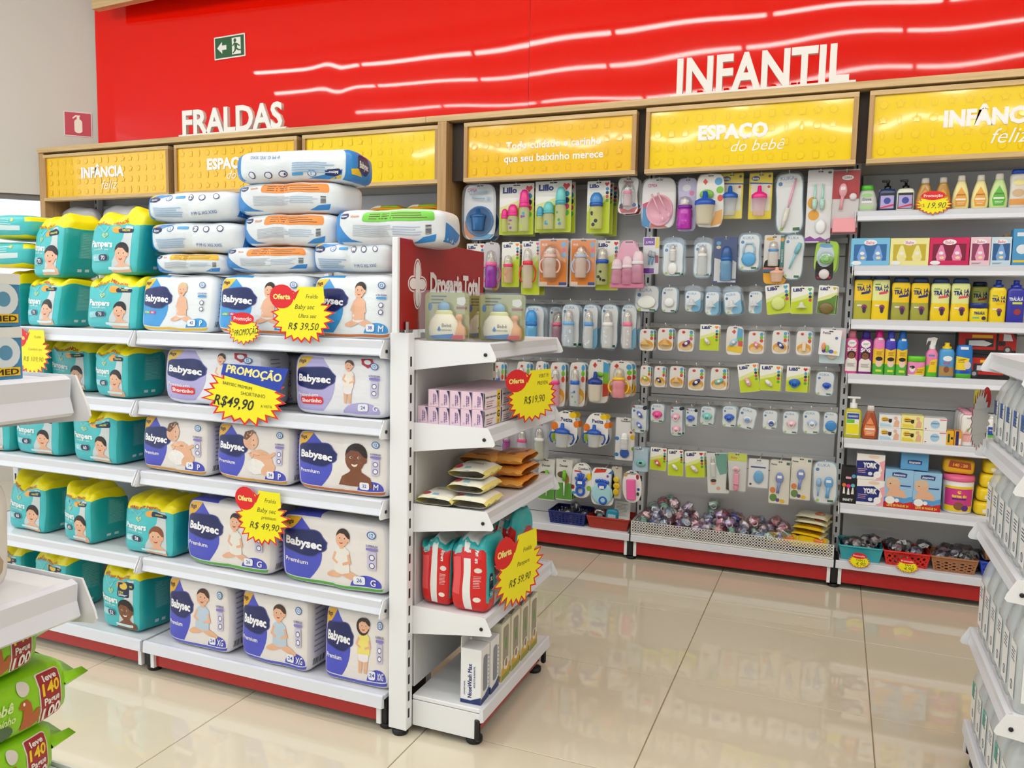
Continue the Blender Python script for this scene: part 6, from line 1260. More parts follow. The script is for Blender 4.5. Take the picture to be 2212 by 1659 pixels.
H_(4, 7, (1524, 978, 1570, 1065), 'plain', 'grey green card with a feeding spoon bottle and two small portraits', [('bottle', -.2, .42, .5, .12, dict(collar='#eef0f0', body='#e6ece8', ba=.6))], dict(col='#e6ebe8', shell=.01, tilt=0, pr=[('P', [(-.1, .98), (.46, .98), (.46, .5), (.1, .45), (-.05, .7)], '#6aa898'), ('E', -.22, .26, .13, .11, '#e0a888'), ('E', -.22, .31, .14, .08, '#3a2a24'), ('E', 0, .12, .1, .09, '#e0b090')]), 1, -.08, name='bottle_pack')
H_(4, 7, (1570, 978, 1613, 1060), 'plain', 'clear crinkled bag with a pink rattle under a lime header', [('pac', -.04, .58, .4, '#f6d8e0', '#f4b0c4'), ('box', 0, .32, .28, .3, .02, '#f4a4bc', 'rattle_handle'), ('disc', 0, .1, .14, .2, '#f490b4', 'rattle_end')], dict(col='#dfe2e0', shell=.022, pr=[('R', -.48, .78, .48, .98, '#cfe05a'), ('T', 'Baby', -.15, .87, .12, '#e06a3c', dict(w=.4))]), name='rattle_pack', cat='rattle pack')
H_(4, 7, (1617, 991, 1660, 1053), 'plain', 'white card with an egg shaped light blue grooming case', [('disc', .02, .38, .26, .34, '#6ab0e4', 'case')], dict(col='#f0f2f4', shell=.022, r=.003, pr=[('R', -.4, .68, .35, .73, '#2a3f84'), ('E', 0, .86, .2, .1, '#dfe6ee'), ('E', -.38, .1, .06, .06, '#2a3a70')]), name='grooming_pack')
for bx, lab in (((1662, 994, 1706, 1088), 'long white card with a periwinkle hairbrush nearest the egg case'), ((1708, 988, 1752, 1079), 'long white card with a periwinkle hairbrush nearest the blue patterned pack')):
    H_(4, 7, bx, 'plain', lab, [('paddle', .0, .60, .2, .26, '#7a92d4')], dict(col='#ece9dc', shell=.016, r=.005, pr=[('E', -.32, .30, .14, .16, '#e8823c'), ('E', -.28, .13, .18, .2, '#5a8a3c'), ('E', -.06, .08, .1, .1, '#5a3a8c'), ('E', .16, .06, .14, .1, '#f0c020'), ('T', 'Petita', -.3, .90, .09, '#2a3070', dict(w=.3)), ('R', .3, .9, .46, .96, '#1f6a5c')]), 2, name='brush_pack')
H_(4, 7, (1751, 994, 1810, 1091), 'kuka', 'wide clear pack with a light blue hairbrush and comb', [('paddle', .14, .52, .17, .26, '#6aaae0'), ('brush', -.25, .2, .04, .4, '#9cc8ec', '#9cc8ec')], dict(waist=.06, top=.02), 2, -.03, name='brush_pack')

hz = {}
for e in HANG:
    HY = 3.79
    x0, y0, x1, y1 = e[2]; hz.setdefault((e[0], e[1]), []).append(at((x0+x1)/2, y0, 1, HY).z-.012)
rz_ = {k: sorted(v)[len(v)//2] for k, v in hz.items()}
hooks = 0
for (bay, row, box, kind, label, items, k, n, tilt, name, cat, yaw, dy) in HANG:
    HY = 3.79+dy
    x0, y0, x1, y1 = box; xm, ymid = (x0+x1)/2, (y0+y1)/2
    a, b = at(x0, ymid, 1, HY), at(x1, ymid, 1, HY); w = (b.x-a.x)/max(.45, cos(yaw)); top = at(xm, y0, 1, HY); H = top.z-at(xm, y1, 1, HY).z
    t = thing(name, label, cat, ((a.x+b.x)/2, HY, top.z), (0, tilt, yaw), 'packs hanging on the wall hooks')
    KINDS[kind](t, w, H, k); prod(t, w, H, items)
    R = random.Random(int(x0)); zr = rz_[(bay, row)]; dz = top.z-.010-zr
    dep = max([.004]+[-min(c[1] for c in ch.bound_box) for ch in t.children]); st = max(.018, dep+.003)
    for j in range(1, n):
        if st*j > .115: break
        dup(t, ((a.x+b.x)/2+R.uniform(.002, .007)*j, HY+st*j, top.z-R.uniform(0, .006)), (0, tilt+R.uniform(-.05, .05), yaw+R.uniform(-.1, .12)), label+(', second on its hook', ', third on its hook', ', fourth on its hook')[j-1])
    hk = MB().tube([(0, 0, 0), (0, -.10, dz*.8), (0, -.147, dz), (0, -.158, dz+.010)], .0017, M('#e4e4e6', .3), 6).ell((0, -.158, dz+.011), .003, .003, .003, M('#f4f4f4', .3), 6, 4).out('display_hook', None, ((a.x+b.x)/2, BB-.038, zr))
    tag(hk, 'thin white wire hook holding a pack on the grey back panel', 'hook', 'wire display hooks')

RA = [(rz_[(3, r)], -1.785, -.903) for r in (1, 2, 3, 4, 5, 7)]
RB_ = [(rz_[(4, r)], -.861, .024) for r in (1, 2, 3, 4, 5, 6, 7)]
BAYL = ['white wall shelving bay behind the gondola farthest from the goods hooks', 'white wall shelving bay behind the gondola under the ESP sign', 'white wall shelving bay behind the gondola beside the oak divider', 'white wall shelving bay with hooks and the two small baskets', 'white wall shelving bay with hooks above the perforated tray', 'white wall shelving bay of bottles and boxes']
Z3 = [1.656, 1.425, 1.195, .959, .675, .383]
for i in range(6): wall_bay(i, BAYL[i], RA if i == 3 else RB_ if i == 4 else [], Z3 if i == 5 else ([1.66] if i < 3 else []))
# ================================================================== bottles and boxes on the wall bay
def lerp_sec(secs, z):
    for i in range(len(secs)-1):
        a, b = secs[i], secs[i+1]
        if a[0] <= z <= b[0]: q = (z-a[0])/max(1e-9, b[0]-a[0]); return [a[j]*(1-q)+b[j]*q for j in (1, 2)]
    return secs[-1][1:]
def loft(mb, secs, e, mat, seg=20, split=None, mat2=None):
    vs = []; 
    for z, w, d in secs:
        for k in range(seg):
            a = 2*pi*k/seg; c, s = cos(a), sin(a)
            vs.append((w/2*abs(c)**(2/e)*(1 if c > 0 else -1), d/2*abs(s)**(2/e)*(1 if s > 0 else -1), z))
    f1, f2 = [], []
    for i in range(len(secs)-1):
        for k in range(seg):
            j = (k+1) % seg; (f2 if split is not None and secs[i][0] < split-1e-6 else f1).append((i*seg+k, i*seg+j, (i+1)*seg+j, (i+1)*seg+k))
    b = len(mb.v); mb.v += vs
    for fs, m in ((f1, mat), (f2, mat2 or mat)):
        if fs:
            mi = mb.mi(m)
            for f in fs: mb.f.append(tuple(b+q for q in f)); mb.m.append(mi); mb.sm.append(True)
    for ring in (0, len(secs)-1):
        f = tuple(b+ring*seg+k for k in range(seg)); mb.f.append(f if ring else f[::-1]); mb.m.append(mb.mi(mat2 or mat if not ring else mat)); mb.sm.append(False)
    return mb
SHAPES = {
 'drop': [(0, .80), (.02, .90), (.12, .98), (.28, 1), (.5, .88), (.72, .62), (.80, .50), (.83, .46)],
 'squat': [(0, .80), (.03, .95), (.25, 1), (.5, .90), (.72, .72), (.8, .6)],
 'tall': [(0, .96), (.02, 1), (.4, 1), (.42, 1), (.84, 1), (.87, .92)],
 'hip': [(0, .88), (.02, .96), (.2, .98), (.42, .92), (.44, .92), (.62, .92), (.76, 1), (.84, .97), (.88, .86)],
 'cyl': [(0, .94), (.02, 1), (.3, 1), (.32, 1), (.74, 1), (.80, .86), (.83, .62)],
 'pump': [(0, .94), (.02, 1), (.40, 1), (.62, .98), (.70, .80), (.72, .4)],
 'spray': [(0, .95), (.02, 1), (.3, 1), (.58, 1), (.66, .72), (.70, .5)],
 'jar': [(0, .90), (.04, .98), (.3, 1), (.68, .98), (.72, .95)],
 'tube': [(.0, .90), (.12, .92), (.14, .96), (.5, 1), (.85, .95), (.96, .86), (1, .7)],
 'talc': [(0, .95), (.02, 1), (.6, 1), (.84, .98), (.90, .80), (.91, .7)]}
def flask(shape, w, h, d, body, cap, e=3, capk='flip', split=None, body2=None, pr=(), gloss=None, name='toiletry_bottle'):
    """A bottle standing at the origin; pr: print ops in fractions of width and height."""
    secs = [(z*h, k*w, d*(.35+.65*k)) for z, k in SHAPES[shape]]
    t = link(name); mat = gloss or PLA
    loft(MB(), secs, e, mat(body), split=None if split is None else split*h, mat2=mat(body2) if body2 else None).out('bottle_body', t)
    z1 = secs[-1][0]; wt, dt = secs[-1][1:]; cm = PLA(cap)
    if capk == 'flip': loft(MB(), [(z1, wt*.98, dt*.98), (h*.97, wt*.94, dt*.94), (h, wt*.8, dt*.8)], 2.4, cm).out('cap', t)
    elif capk == 'round': MB().lathe([(wt*.5, z1), (wt*.5, h*.97), (wt*.42, h), (.0001, h)], cm, seg=16).out('cap', t)
    elif capk == 'lid': loft(MB(), [(z1, wt*1.08, dt*1.08), (h*.98, wt*1.08, dt*1.08), (h, wt*1.02, dt*1.02)], 2.2, cm).out('lid', t)
    elif capk == 'push':
        MB().lathe([(wt*.5, z1), (wt*.5, z1+h*.06), (wt*.3, z1+h*.07), (wt*.26, h*.96), (wt*.3, h), (.0001, h)], cm, seg=14).out('cap', t)
    elif capk == 'pump':
        MB().lathe([(w*.20, z1), (w*.20, z1+h*.09), (w*.09, z1+h*.10), (w*.08, h*.94)], cm, seg=14).out('pump_collar', t)
        MB().box(-w*.34, w*.12, -.006, .006, h*.93, h, cm, b=.002).out('pump_spout', t)
    elif capk == 'pumpw':
        MB().lathe([(w*.22, z1), (w*.22, z1+h*.12), (w*.10, z1+h*.13), (w*.09, h*.95)], cm, seg=14).out('pump_collar', t)
        MB().box(-w*.38, w*.38, -.007, .007, h*.95, h, cm, b=.002).out('pump_spout', t)
    elif capk == 'spray':
        MB().lathe([(wt*.52, z1), (wt*.5, z1+h*.10)], cm, seg=14).out('spray_collar', t)
        MB().prism([(-w*.18, z1+h*.09), (w*.22, z1+h*.09), (w*.30, z1+h*.2), (w*.38, h*.97), (w*.1, h), (-w*.42, h*.97), (-w*.48, h*.90), (-w*.5, h*.80), (-w*.38, h*.90), (-w*.1, h*.90), (-w*.16, z1+h*.18)], -w*.14, w*.14, cm, ax=1).out('spray_trigger', t)
    def fn(x, z, o):
        ww, dd = lerp_sec(secs, max(secs[0][0], min(z, z1))); k = min(.985, abs(2*x/ww)); return (x, -dd/2*(1-k**e)**(1/e)-o*1.2-.0003, z)
    p = Pr(fn, .009).part('label')
    for a in pr: paint(p, a, w, h)
    p.out(t)
    return t
def paint(p, a, w, h):
    a = list(a); op = a.pop(0)
    if op == 'T': s, u, v, hh, c, kw = a; kw = dict(kw); kw['w'] = kw.get('w', .8)*w; p.text(s, u*w, v*h, hh*w, c, **kw)
    elif op == 'E': u, v, ru, rv, c = a; p.ell(u*w, v*h, ru*w, rv*w, c)
    elif op == 'R': u0, v0, u1, v1, c = a[:5]; p.rect(u0*w, v0*h, u1*w, v1*h, c, a[5]*w if len(a) > 5 else 0)
    elif op == 'P': p.poly([(u*w, v*h) for u, v in a[0]], a[1])
    elif op == 'L': u0, v1, u1, n, hh, g, c = a; p.lines(u0*w, v1*h, u1*w, n, hh*w, g*w, c)
    elif op == 'N': p.part(a[0])
def carton(w, h, d, col, pr=(), side=None, win=None, name='carton_box'):
    t = link(name); MB().box(-w/2, w/2, 0, d, 0, h, INK(col), b=.0008).out('carton', t)
    p = Pr(flat(0)).part('front_print')
    for a in pr: paint(p, a, w, h)
    p.out(t)
    return t
SY = 3.785
def shelf_item(t, box, z, label, cat, group, dy=0, rz=0, centre=True):
    x0, y0, x1, y1 = box; a, b = at(x0, (y0+y1)/2, 1, SY+dy), at(x1, (y0+y1)/2, 1, SY+dy)
    return stand(t, (a.x+b.x)/2, SY+dy+(.03 if centre else 0), z+.0008, rz, 0, label, cat, group)
def dims(box, dy=0):
    x0, y0, x1, y1 = box; return at(x1, (y0+y1)/2, 1, SY+dy).x-at(x0, (y0+y1)/2, 1, SY+dy).x, hpx((x0+x1)/2, y0, y1, SY+dy)
GB3 = ['toiletries on the %s shelf of the wall bay' % s for s in ('top', 'second', 'third', 'fourth', 'fifth', 'sixth')]
def FL(lv, box, label, shape, body, cap, dy=0, cat='bottle', name='toiletry_bottle', dk=.55, **k):
    w, h = dims(box, dy); h = min(h, (Z3[lv-1]-Z3[lv]-.025) if lv else 9)
    t = flask(shape, w, h, w*dk, body, cap, name=name, **k); return shelf_item(t, box, Z3[lv], label, cat, GB3[lv], dy)
def CB(lv, box, label, col, pr, dy=0, d=.06, name='carton_box', cat='box', zo=0):
    w, h = dims(box, dy); t = carton(w, h, d, col, pr, name=name); x0, y0, x1, y1 = box
    return shelf_item(t, box, Z3[lv]+zo, label, cat, GB3[lv], dy, centre=False)
def drop(c1, c2='#f4f2ea'): return [('P', [(-.28, .10), (.28, .10), (.36, .28), (.28, .42), (0, .66), (-.28, .42), (-.36, .28)], c1), ('N', 'lettering'), ('T', "Johnson's", 0, .44, .12, '#3a2418', dict(w=.5, shear=.2)), ('R', -.3, .28, .3, .33, c2, .05), ('L', -.2, .22, .25, 2, .03, .09, c2)]
# top shelf
FL(0, (1850, 393, 1897, 452), 'clear grey bottle with a green cap at the shelf start', 'squat', '#c9cdc6', '#5cc43c', pr=[('P', [(-.3, .1), (.3, .1), (.34, .24), (-.34, .24)], '#b4dc9c'), ('R', -.25, .34, .25, .40, '#f0f0ec', .04), ('N', 'lettering'), ('T', 'Dove', 0, .48, .14, '#5a6a8a', dict(w=.4)), ('E', .0, .62, .25, .1, '#9ad07c')])
for i, (bx, c, lab) in enumerate((((1899, 380, 1937, 450), '#1f3a66', 'navy soap bottle with a black pump'), ((1938, 379, 1977, 449), '#e9eed8', 'cream soap bottle with a black pump'))):
    FL(0, bx, lab, 'pump', c, '#16181c', e=5, capk='pump', pr=[('R', -.42, .08, .42, .58, '#1a1a28'), ('R', -.38, .1, .38, .50, '#b8aee0'), ('P', [(-.38, .1), (.38, .18), (.38, .24), (-.38, .14)], '#d8384a'), ('E', 0, .34, .2, .2, '#3a4aa0')])
FL(0, (1895, 386, 1908, 440), 'small clear bottle behind the navy pump bottle', 'drop', '#b8b0a0', '#d8d4cc', dy=.07)
for bx, lab in (((1980, 375, 2019, 447), 'amber shampoo bottle nearer the black pumps'), ((2020, 373, 2057, 446), 'amber shampoo bottle beside the yellow ones')):
    FL(0, bx, lab, 'drop', '#c8922c', '#e6e0d4', gloss=lambda c: HAZE(c, .85), pr=drop('#f0a428'))
for bx, c, l, lab in (((2059, 372, 2097, 448), '#f5e9a0', '#f2a838', 'pale yellow lotion bottle beside the amber ones'), ((2101, 371, 2139, 447), '#f5e9a0', '#f2a838', 'pale yellow lotion bottle next to the green one'), ((2140, 368, 2181, 446), '#cfe89c', '#5cb83c', 'pale green lotion bottle')):
    FL(0, bx, lab, 'drop', c, '#f3efe4', pr=drop(l))
for bx, lab in (((2062, 380, 2082, 440), 'pale yellow bottle standing behind the first yellow one'), ((2104, 379, 2124, 440), 'pale yellow bottle standing behind the second yellow one')): FL(0, bx, lab, 'drop', '#f2e6a0', '#efe9dc', dy=.09)
FL(0, (2183, 360, 2222, 446), 'white bottle with blue cap at the picture edge', 'hip', '#e6e2da', '#2454c4', pr=[('R', -.45, .1, .45, .25, '#e8a050'), ('E', 0, .4, .35, .25, '#d8b890'), ('E', 0, .66, .3, .2, '#f0e8a0')])
# second shelf: gift boxes
def gift(c, wc, bc, two=True):
    o = [('R', -.42, .20, .42, .78, wc)]
    for u in ((-.2, .2) if two else (0,)):
        k = 1 if two else 1.9
        o += [('P', [(u-.10*k, .2), (u+.10*k, .2), (u+.13*k, .34), (u+.07*k, .6), (u+.03*k, .74), (u-.03*k, .74), (u-.07*k, .6), (u-.13*k, .34)], bc), ('E', u, .46, .06*k, .045*k, '#f0f0f2'), ('E', u+.02, .30, .06*k, .04*k, '#f2e2a0')]
    return o+[('N', 'lettering'), ('E', 0, .84, .17 if two else .3, .08 if two else .14, '#f4f6f6'), ('T', 'Baby', 0, .84, .09 if two else .16, '#e07aa0', dict(w=.22 if two else .4)), ('E', -.34, .12, .13, .06, '#f2f6f8') if two else ('L', -.4, .12, .1, 2, .02, .05, '#8090a0')]
for bx, c, wc, bc, two, lab in (((1838, 511, 1922, 572), '#7cc4ea', '#2f6ca8', '#78a8e8', 1, 'sky blue gift box with two blue bottles'), ((1923, 510, 2007, 571), '#f2eca0', '#c8b430', '#f0eaa0', 1, 'pale yellow gift box with two yellow bottles'), ((2008, 509, 2094, 571), '#d4185c', '#7c1038', '#ee86b8', 1, 'crimson gift box with two pink bottles'), ((2096, 508, 2140, 571), '#f4cfd8', '#8c3a5c', '#f0a0c4', 0, 'pale pink window box with one pink bottle'), ((2141, 508, 2185, 571), '#cfe6f2', '#2a5c94', '#7aaae0', 0, 'pale blue window box with one blue bottle')):
    CB(1, bx, lab, c, gift(c, wc, bc, two), name='gift_box')
CB(1, (2188, 490, 2228, 571), 'tall blue box at the picture edge beside the window boxes', '#4a9ad0', [('R', -.45, .1, .45, .16, '#f0c830'), ('R', -.3, .8, .3, .9, '#e8eef4'), ('E', 0, .45, .3, .3, '#e8f0f6')], name='gift_box')
CB(1, (2168, 500, 2190, 571), 'tan box behind the tall blue box', '#c8a460', [], dy=.08, name='gift_box')
# third shelf: yellow hair care
NB = '#1b2f78'
def tra(v=.66, hh=.24, acc='#23307c'): return [('N', 'lettering'), ('T', 'TRÁ', -.14, v, hh, NB, dict(w=.46, bold=.05)), ('T', 'LÁ', .30, v+.045, hh*.75, NB, dict(w=.26, bold=.05)), ('T', 'LÁ', .30, v-.04, hh*.75, NB, dict(w=.26, bold=.05)), ('N', 'accent'), ('P', [(-.1, v-.13), (.36, v-.10), (.36, v-.05), (-.1, v-.08)], acc), ('R', -.35, v+.08, -.05, v+.10, '#4a9a3c'), ('E', .1, .28, .16, .16, '#8a3a6a'), ('E', .1, .22, .10, .2, '#3a2a4a'), ('R', -.3, .30, -.05, .33, '#f4f4ee')]
for i, (bx, sh, b1, b2, acc, lab) in enumerate((((1845, 590, 1884, 690), 'tall', '#f6cf1c', '#b8b43c', '#23307c', 'tall straight yellow shampoo bottle with clear base'), ((1884, 590, 1922, 691), 'tall', '#e8ec9c', '#f6d41c', '#e0406c', 'tall straight pale yellow conditioner bottle'), ((1926, 598, 1967, 692), 'hip', '#f6cf1c', '#a8a844', '#23307c', 'curved yellow shampoo bottle next to the straight ones'), ((1968, 598, 2009, 692), 'hip', '#f6cf1c', '#a8a844', '#23307c', 'curved yellow shampoo bottle before the pale ones'), ((2011, 599, 2054, 693), 'hip', '#e8ec9c', '#f6d41c', '#e0506c', 'curved pale yellow conditioner bottle next to the yellow ones'), ((2055, 599, 2097, 694), 'hip', '#e8ec9c', '#f6d41c', '#e0506c', 'curved pale yellow conditioner bottle beside the jar'))):
    FL(2, bx, lab, sh, b1, '#1c3f74', e=4, split=.41, body2=b2, pr=tra(.68 if sh == 'tall' else .66, acc=acc), dk=.5)
FL(2, (2098, 602, 2137, 690), 'shaded pale green yellow bottle behind the jar', 'hip', '#c4cc58', '#182c50', dy=.08, e=4, pr=tra(acc='#b03a4c'))  # shade of the rear rank put into darker body, cap and accent colours
FL(2, (2096, 652, 2136, 694), 'yellow hair cream jar with a navy lid', 'jar', '#f8e020', '#1a2f80', capk='lid', dk=.9, cat='jar', name='cream_jar', pr=[('T', 'TRÁLÁLÁ', 0, .48, .16, NB, dict(w=.6, bold=.05)), ('R', -.35, .2, .0, .27, '#5ab8a0'), ('E', .25, .22, .12, .12, '#3a2a4a')])
FL(2, (2139, 604, 2176, 697), 'yellow pump topped cream bottle', 'cyl', '#f6d81c', '#1f3fa0', e=4, capk='push', pr=tra(.54, .24, '#f2c010'))
FL(2, (2177, 604, 2216, 697), 'violet blue pump topped cream bottle', 'cyl', '#3436a8', '#2a3cb0', e=4, capk='push', pr=[('T', 'TRÁLÁLÁ', 0, .56, .2, '#dfe6f8', dict(w=.8, bold=.05)), ('R', -.2, .44, .35, .49, '#d8e04a'), ('E', .1, .26, .2, .2, '#a03a3a')])
# fourth shelf
def sos(c): return [('P', [(-.44, .06), (.44, .06), (.44, .30), (.2, .38), (-.3, .36), (-.44, .30)], '#f0eae4'), ('E', 0, .70, .34, .3, '#f4f0f2'), ('L', -.2, .72, .25, 2, .03, .09, '#6a5a64'), ('N', 'lettering'), ('T', 'SOS', 0, .56, .3, '#f6eef4', dict(w=.72, bold=.05)), ('N', 'portrait'), ('E', 0, .44, .34, .34, '#2a1a18'), ('E', 0, .42, .24, .26, '#8a5434'), ('E', .08, .43, .03, .03, '#1a1212'), ('E', -.08, .43, .03, .03, '#1a1212'), ('L', -.3, .24, .35, 4, .025, .08, '#7a6a70')]
FL(3, (1826, 712, 1854, 806), 'rose pink hair cream bottle with a pale pink cap', 'cyl', '#e05a98', '#e88aa0', pr=sos(0), dk=.8)
FL(3, (1855, 713, 1885, 806), 'magenta and purple hair cream bottle with a violet cap', 'cyl', '#8a2488', '#3c2c9c', pr=sos(0), dk=.8)
for bx, c, cp, lab in (((1886, 710, 1912, 807), '#f086c0', '#ea1c90', 'slim pink kids bottle with hot pink cap'), ((1912, 712, 1937, 808), '#4a3cb4', '#3f48c4', 'slim violet kids bottle'), ((1937, 712, 1962, 809), '#1f7cd0', '#1a68c4', 'slim bright blue kids bottle')):
    FL(3, bx, lab, 'cyl', c, cp, capk='round', dk=.8, split=.05, body2='#58b840', pr=[('P', [(-.46, .25), (.46, .25), (.46, .60), (0, .56), (-.46, .60)], '#f4c824'), ('L', -.2, .52, .35, 4, .04, .1, '#7a4a20'), ('E', .05, .26, .28, .34, '#f0d0c0'), ('E', .05, .36, .3, .2, '#2a2024'), ('R', -.2, .07, .3, .12, '#d8e84a'), ('R', -.1, .78, .3, .83, '#f0f0f4')])
FL(3, (1961, 768, 2000, 812), 'pink and yellow cream jar with a green lid', 'jar', '#f08cc0', '#6cd02c', capk='lid', dk=.9, cat='jar', name='cream_jar', pr=[('P', [(-.1, .1), (.46, .1), (.46, .5), (.05, .42)], '#f6d020'), ('E', -.24, .38, .16, .2, '#f4e4e0'), ('E', -.24, .46, .14, .1, '#2a2024'), ('L', .0, .35, .4, 3, .03, .08, '#7a4a20'), ('R', -.46, .02, .46, .1, '#e8f4e0')])
FL(3, (2001, 726, 2028, 813), 'pink spray bottle with a white trigger', 'spray', '#f084b4', '#f2f0f0', capk='spray', dk=.8, split=.12, body2='#58c030', pr=[('P', [(-.3, .12), (.4, .12), (.42, .46), (-.1, .42)], '#f6d020'), ('L', -.1, .38, .3, 3, .04, .1, '#8a5a20'), ('R', -.3, .52, .2, .56, '#5a8ad0')])
FL(3, (2029, 740, 2063, 816), 'blue rounded bottle with a yellow push cap', 'cyl', '#4a9ed8', '#f4d01c', capk='push', dk=.8, pr=[('E', .05, .55, .3, .2, '#eef2f4'), ('T', 'SOS', 0, .42, .18, '#e0305c', dict(w=.6)), ('P', [(-.46, .05), (.46, .05), (.46, .3), (-.46, .34)], '#b08a50'), ('E', 0, .24, .18, .24, '#8a5434')])
FL(3, (2065, 745, 2103, 818), 'blue yellow and green tube standing on its cap', 'tube', '#1f78cc', '#1f78cc', capk='none', dk=.6, split=.13, body2='#58c030', pr=[('P', [(-.46, .25), (.1, .25), (.3, .6), (-.46, .66)], '#f4d424'), ('L', -.35, .58, .1, 3, .04, .09, '#7a5a20'), ('R', -.25, .86, .2, .94, '#f0f2f4'), ('E', .2, .4, .2, .25, '#e8d4c8'), ('E', .05, .2, .3, .1, '#2a4ac0')])
def truck(): return [('R', -.5, 0, .5, .18, '#16161a'), ('R', -.48, .18, .16, .86, '#c82018'), ('P', [(.2, .18), (.5, .18), (.5, .6), (.42, .92), (.2, .95)], '#b81c18'), ('R', -.36, .3, .12, .62, '#2a2a30'), ('P', [(-.3, .34), (.0, .32), (.1, .44), (-.05, .56), (-.3, .54)], '#d8dce0'), ('R', -.25, .66, .1, .78, '#f0c020'), ('P', [(.28, .56), (.44, .56), (.40, .82), (.28, .84)], '#dfe6ea'), ('E', -.34, .2, .07, .07, '#3a3a3e'), ('E', -.34, .2, .04, .04, '#b8b8bc'), ('E', .36, .2, .07, .07, '#3a3a3e'), ('E', .36, .2, .04, .04, '#b8b8bc'), ('N', 'lettering'), ('T', '88', .26, .46, .09, '#1c1c1c', dict(w=.12, bold=.06))]
w, h = dims((2068, 713, 2196, 765)); hb = .105
CB(3, (2085, 765, 2213, 818), 'black and red toy truck box, lower of two', '#1a1a1e', truck(), dy=.05, d=.07, name='toy_truck_box')
_, hl = dims((2085, 765, 2213, 818), .05)
CB(3, (2068, 712, 2196, 765), 'black and red toy truck box numbered 88, upper of two', '#1a1a1e', truck(), dy=.06, d=.07, name='toy_truck_box', zo=hl+.001)
# fifth shelf
FL(4, (1824, 857, 1862, 946), 'yellow liquid soap bottle with a white pump', 'pump', '#d8d02c', '#f4f4f2', e=5, capk='pumpw', gloss=lambda c: HAZE(c, .8), pr=[('R', -.36, .08, .36, .62, '#f6f4ea'), ('R', -.34, .46, .34, .60, '#1f4ca0'), ('R', -.34, .36, .1, .45, '#6cc02c'), ('R', -.34, .1, .34, .34, '#f2e41c'), ('T', 'GRANADO', 0, .53, .12, '#f4f4f4', dict(w=.56))])
FL(4, (1862, 877, 1898, 949), 'amber red bottle with a clear cap', 'drop', '#b4562c', '#e6ded8', gloss=lambda c: HAZE(c, .9), pr=drop('#f09058'))
SG = ('#f0b040', '#4a3428', '#d8a888')
for (bx, col, z0, lab) in (((1898, 925, 1946, 953), '#eef2f6', 0, 'white soap box with bathing baby, lower'), ((1899, 897, 1947, 925), '#eef2f6', 1, 'white soap box with bathing baby, upper'), ((1946, 930, 1994, 958), '#f6ef9c', 0, 'yellow soap box with bathing baby, lower'), ((1947, 901, 1995, 930), '#f6ef9c', 1, 'yellow soap box with bathing baby, upper'), ((1994, 935, 2044, 963), '#f2f2f0', 0, 'white soap box with blue drop, lower'), ((1995, 907, 2045, 935), '#f2f2f0', 1, 'white soap box with blue drop, upper')):
    _, hh = dims(bx)
    pr = [('E', .0, .5, .2, .2, '#a8cfe8'), ('T', "Johnson's", 0, .6, .09, '#3a6ab0', dict(w=.36)), ('E', -.4, .15, .04, .03, '#d83048'), ('R', .2, .85, .48, .92, '#e8607a')] if 'drop' in lab else [('E', -.25, .65, .16, .12, '#f2c030'), ('L', -.35, .7, .1, 2, .04, .09, '#6a4a20'), ('P', [(.15, .1), (.4, .1), (.42, .5), (.3, .7), (.2, .5)], SKIN), ('E', .24, .78, .08, .09, SKIN), ('E', .0, .55, .08, .1, '#3a2a22'), ('P', [(-.45, .1), (.1, .1), (0, .3), (-.45, .35)], '#bcdcf0' if col == '#eef2f6' else '#f0d840')]
    CB(4, bx, lab, col, pr, zo=(hh+.0006)*z0, d=.07, name='soap_box')
for bx, c, lab in (((2044, 934, 2060, 965), '#f0b428', 'narrow orange box with black symbol'), ((2061, 934, 2077, 966), '#e8a030', 'narrow orange box with navy stripe')):
    CB(4, bx, lab, c, [('R', -.3, .2, -.05, .8, '#2a4a2c'), ('E', .25, .5, .15, .2, '#1c1c1c')] if 'black' in lab else [('R', -.3, .02, .1, .98, '#1f2c6c'), ('R', .15, .1, .45, .5, '#f0f0f0')], name='soap_box')
tp = [('P', [(-.3, .12), (.3, .12), (.34, .26), (.22, .38), (0, .54), (-.22, .38), (-.34, .26)], '#f0b4b0'), ('T', "Johnson's", 0, .34, .12, '#8a3a5a', dict(w=.6, shear=.2)), ('P', [(-.05, .44), (.05, .42), (.3, .56), (.2, .56), (.02, .48)], '#58b048'), ('L', -.1, .84, .3, 2, .03, .07, '#8a8a8a')]
for i, (x0, dy, lab) in enumerate(((2077, 0, 'white talc bottle with pink cap, front and nearer the soap boxes'), (2104, 0, 'white talc bottle with pink cap, front and farther from the soap boxes'), (2072, .045, 'white talc bottle with pink cap, second rank nearer the soap boxes'), (2098, .045, 'white talc bottle with pink cap, second rank farther from the soap boxes'), (2067, .09, 'white talc bottle with pink cap, third rank nearer the soap boxes'), (2092, .09, 'white talc bottle with pink cap, third rank farther from the soap boxes'), (2062, .135, 'white talc bottle with pink cap, rearmost nearer the soap boxes'), (2086, .135, 'white talc bottle with pink cap, rearmost farther from the soap boxes'))):
    FL(4, (x0, 894, x0+27, 967), lab, 'talc', '#f3f1ee', '#f2a8c0', dy=dy, capk='flip', dk=.6, pr=tp if dy == 0 else [], name='talc_bottle')
gp = [('R', -.42, .4, .42, .66, '#1f4ca0'), ('R', -.42, .26, .2, .40, '#6cc02c'), ('R', -.42, .08, .42, .25, '#f2e41c'), ('T', 'GRANADO', 0, .56, .14, '#f4f4f4', dict(w=.7))]
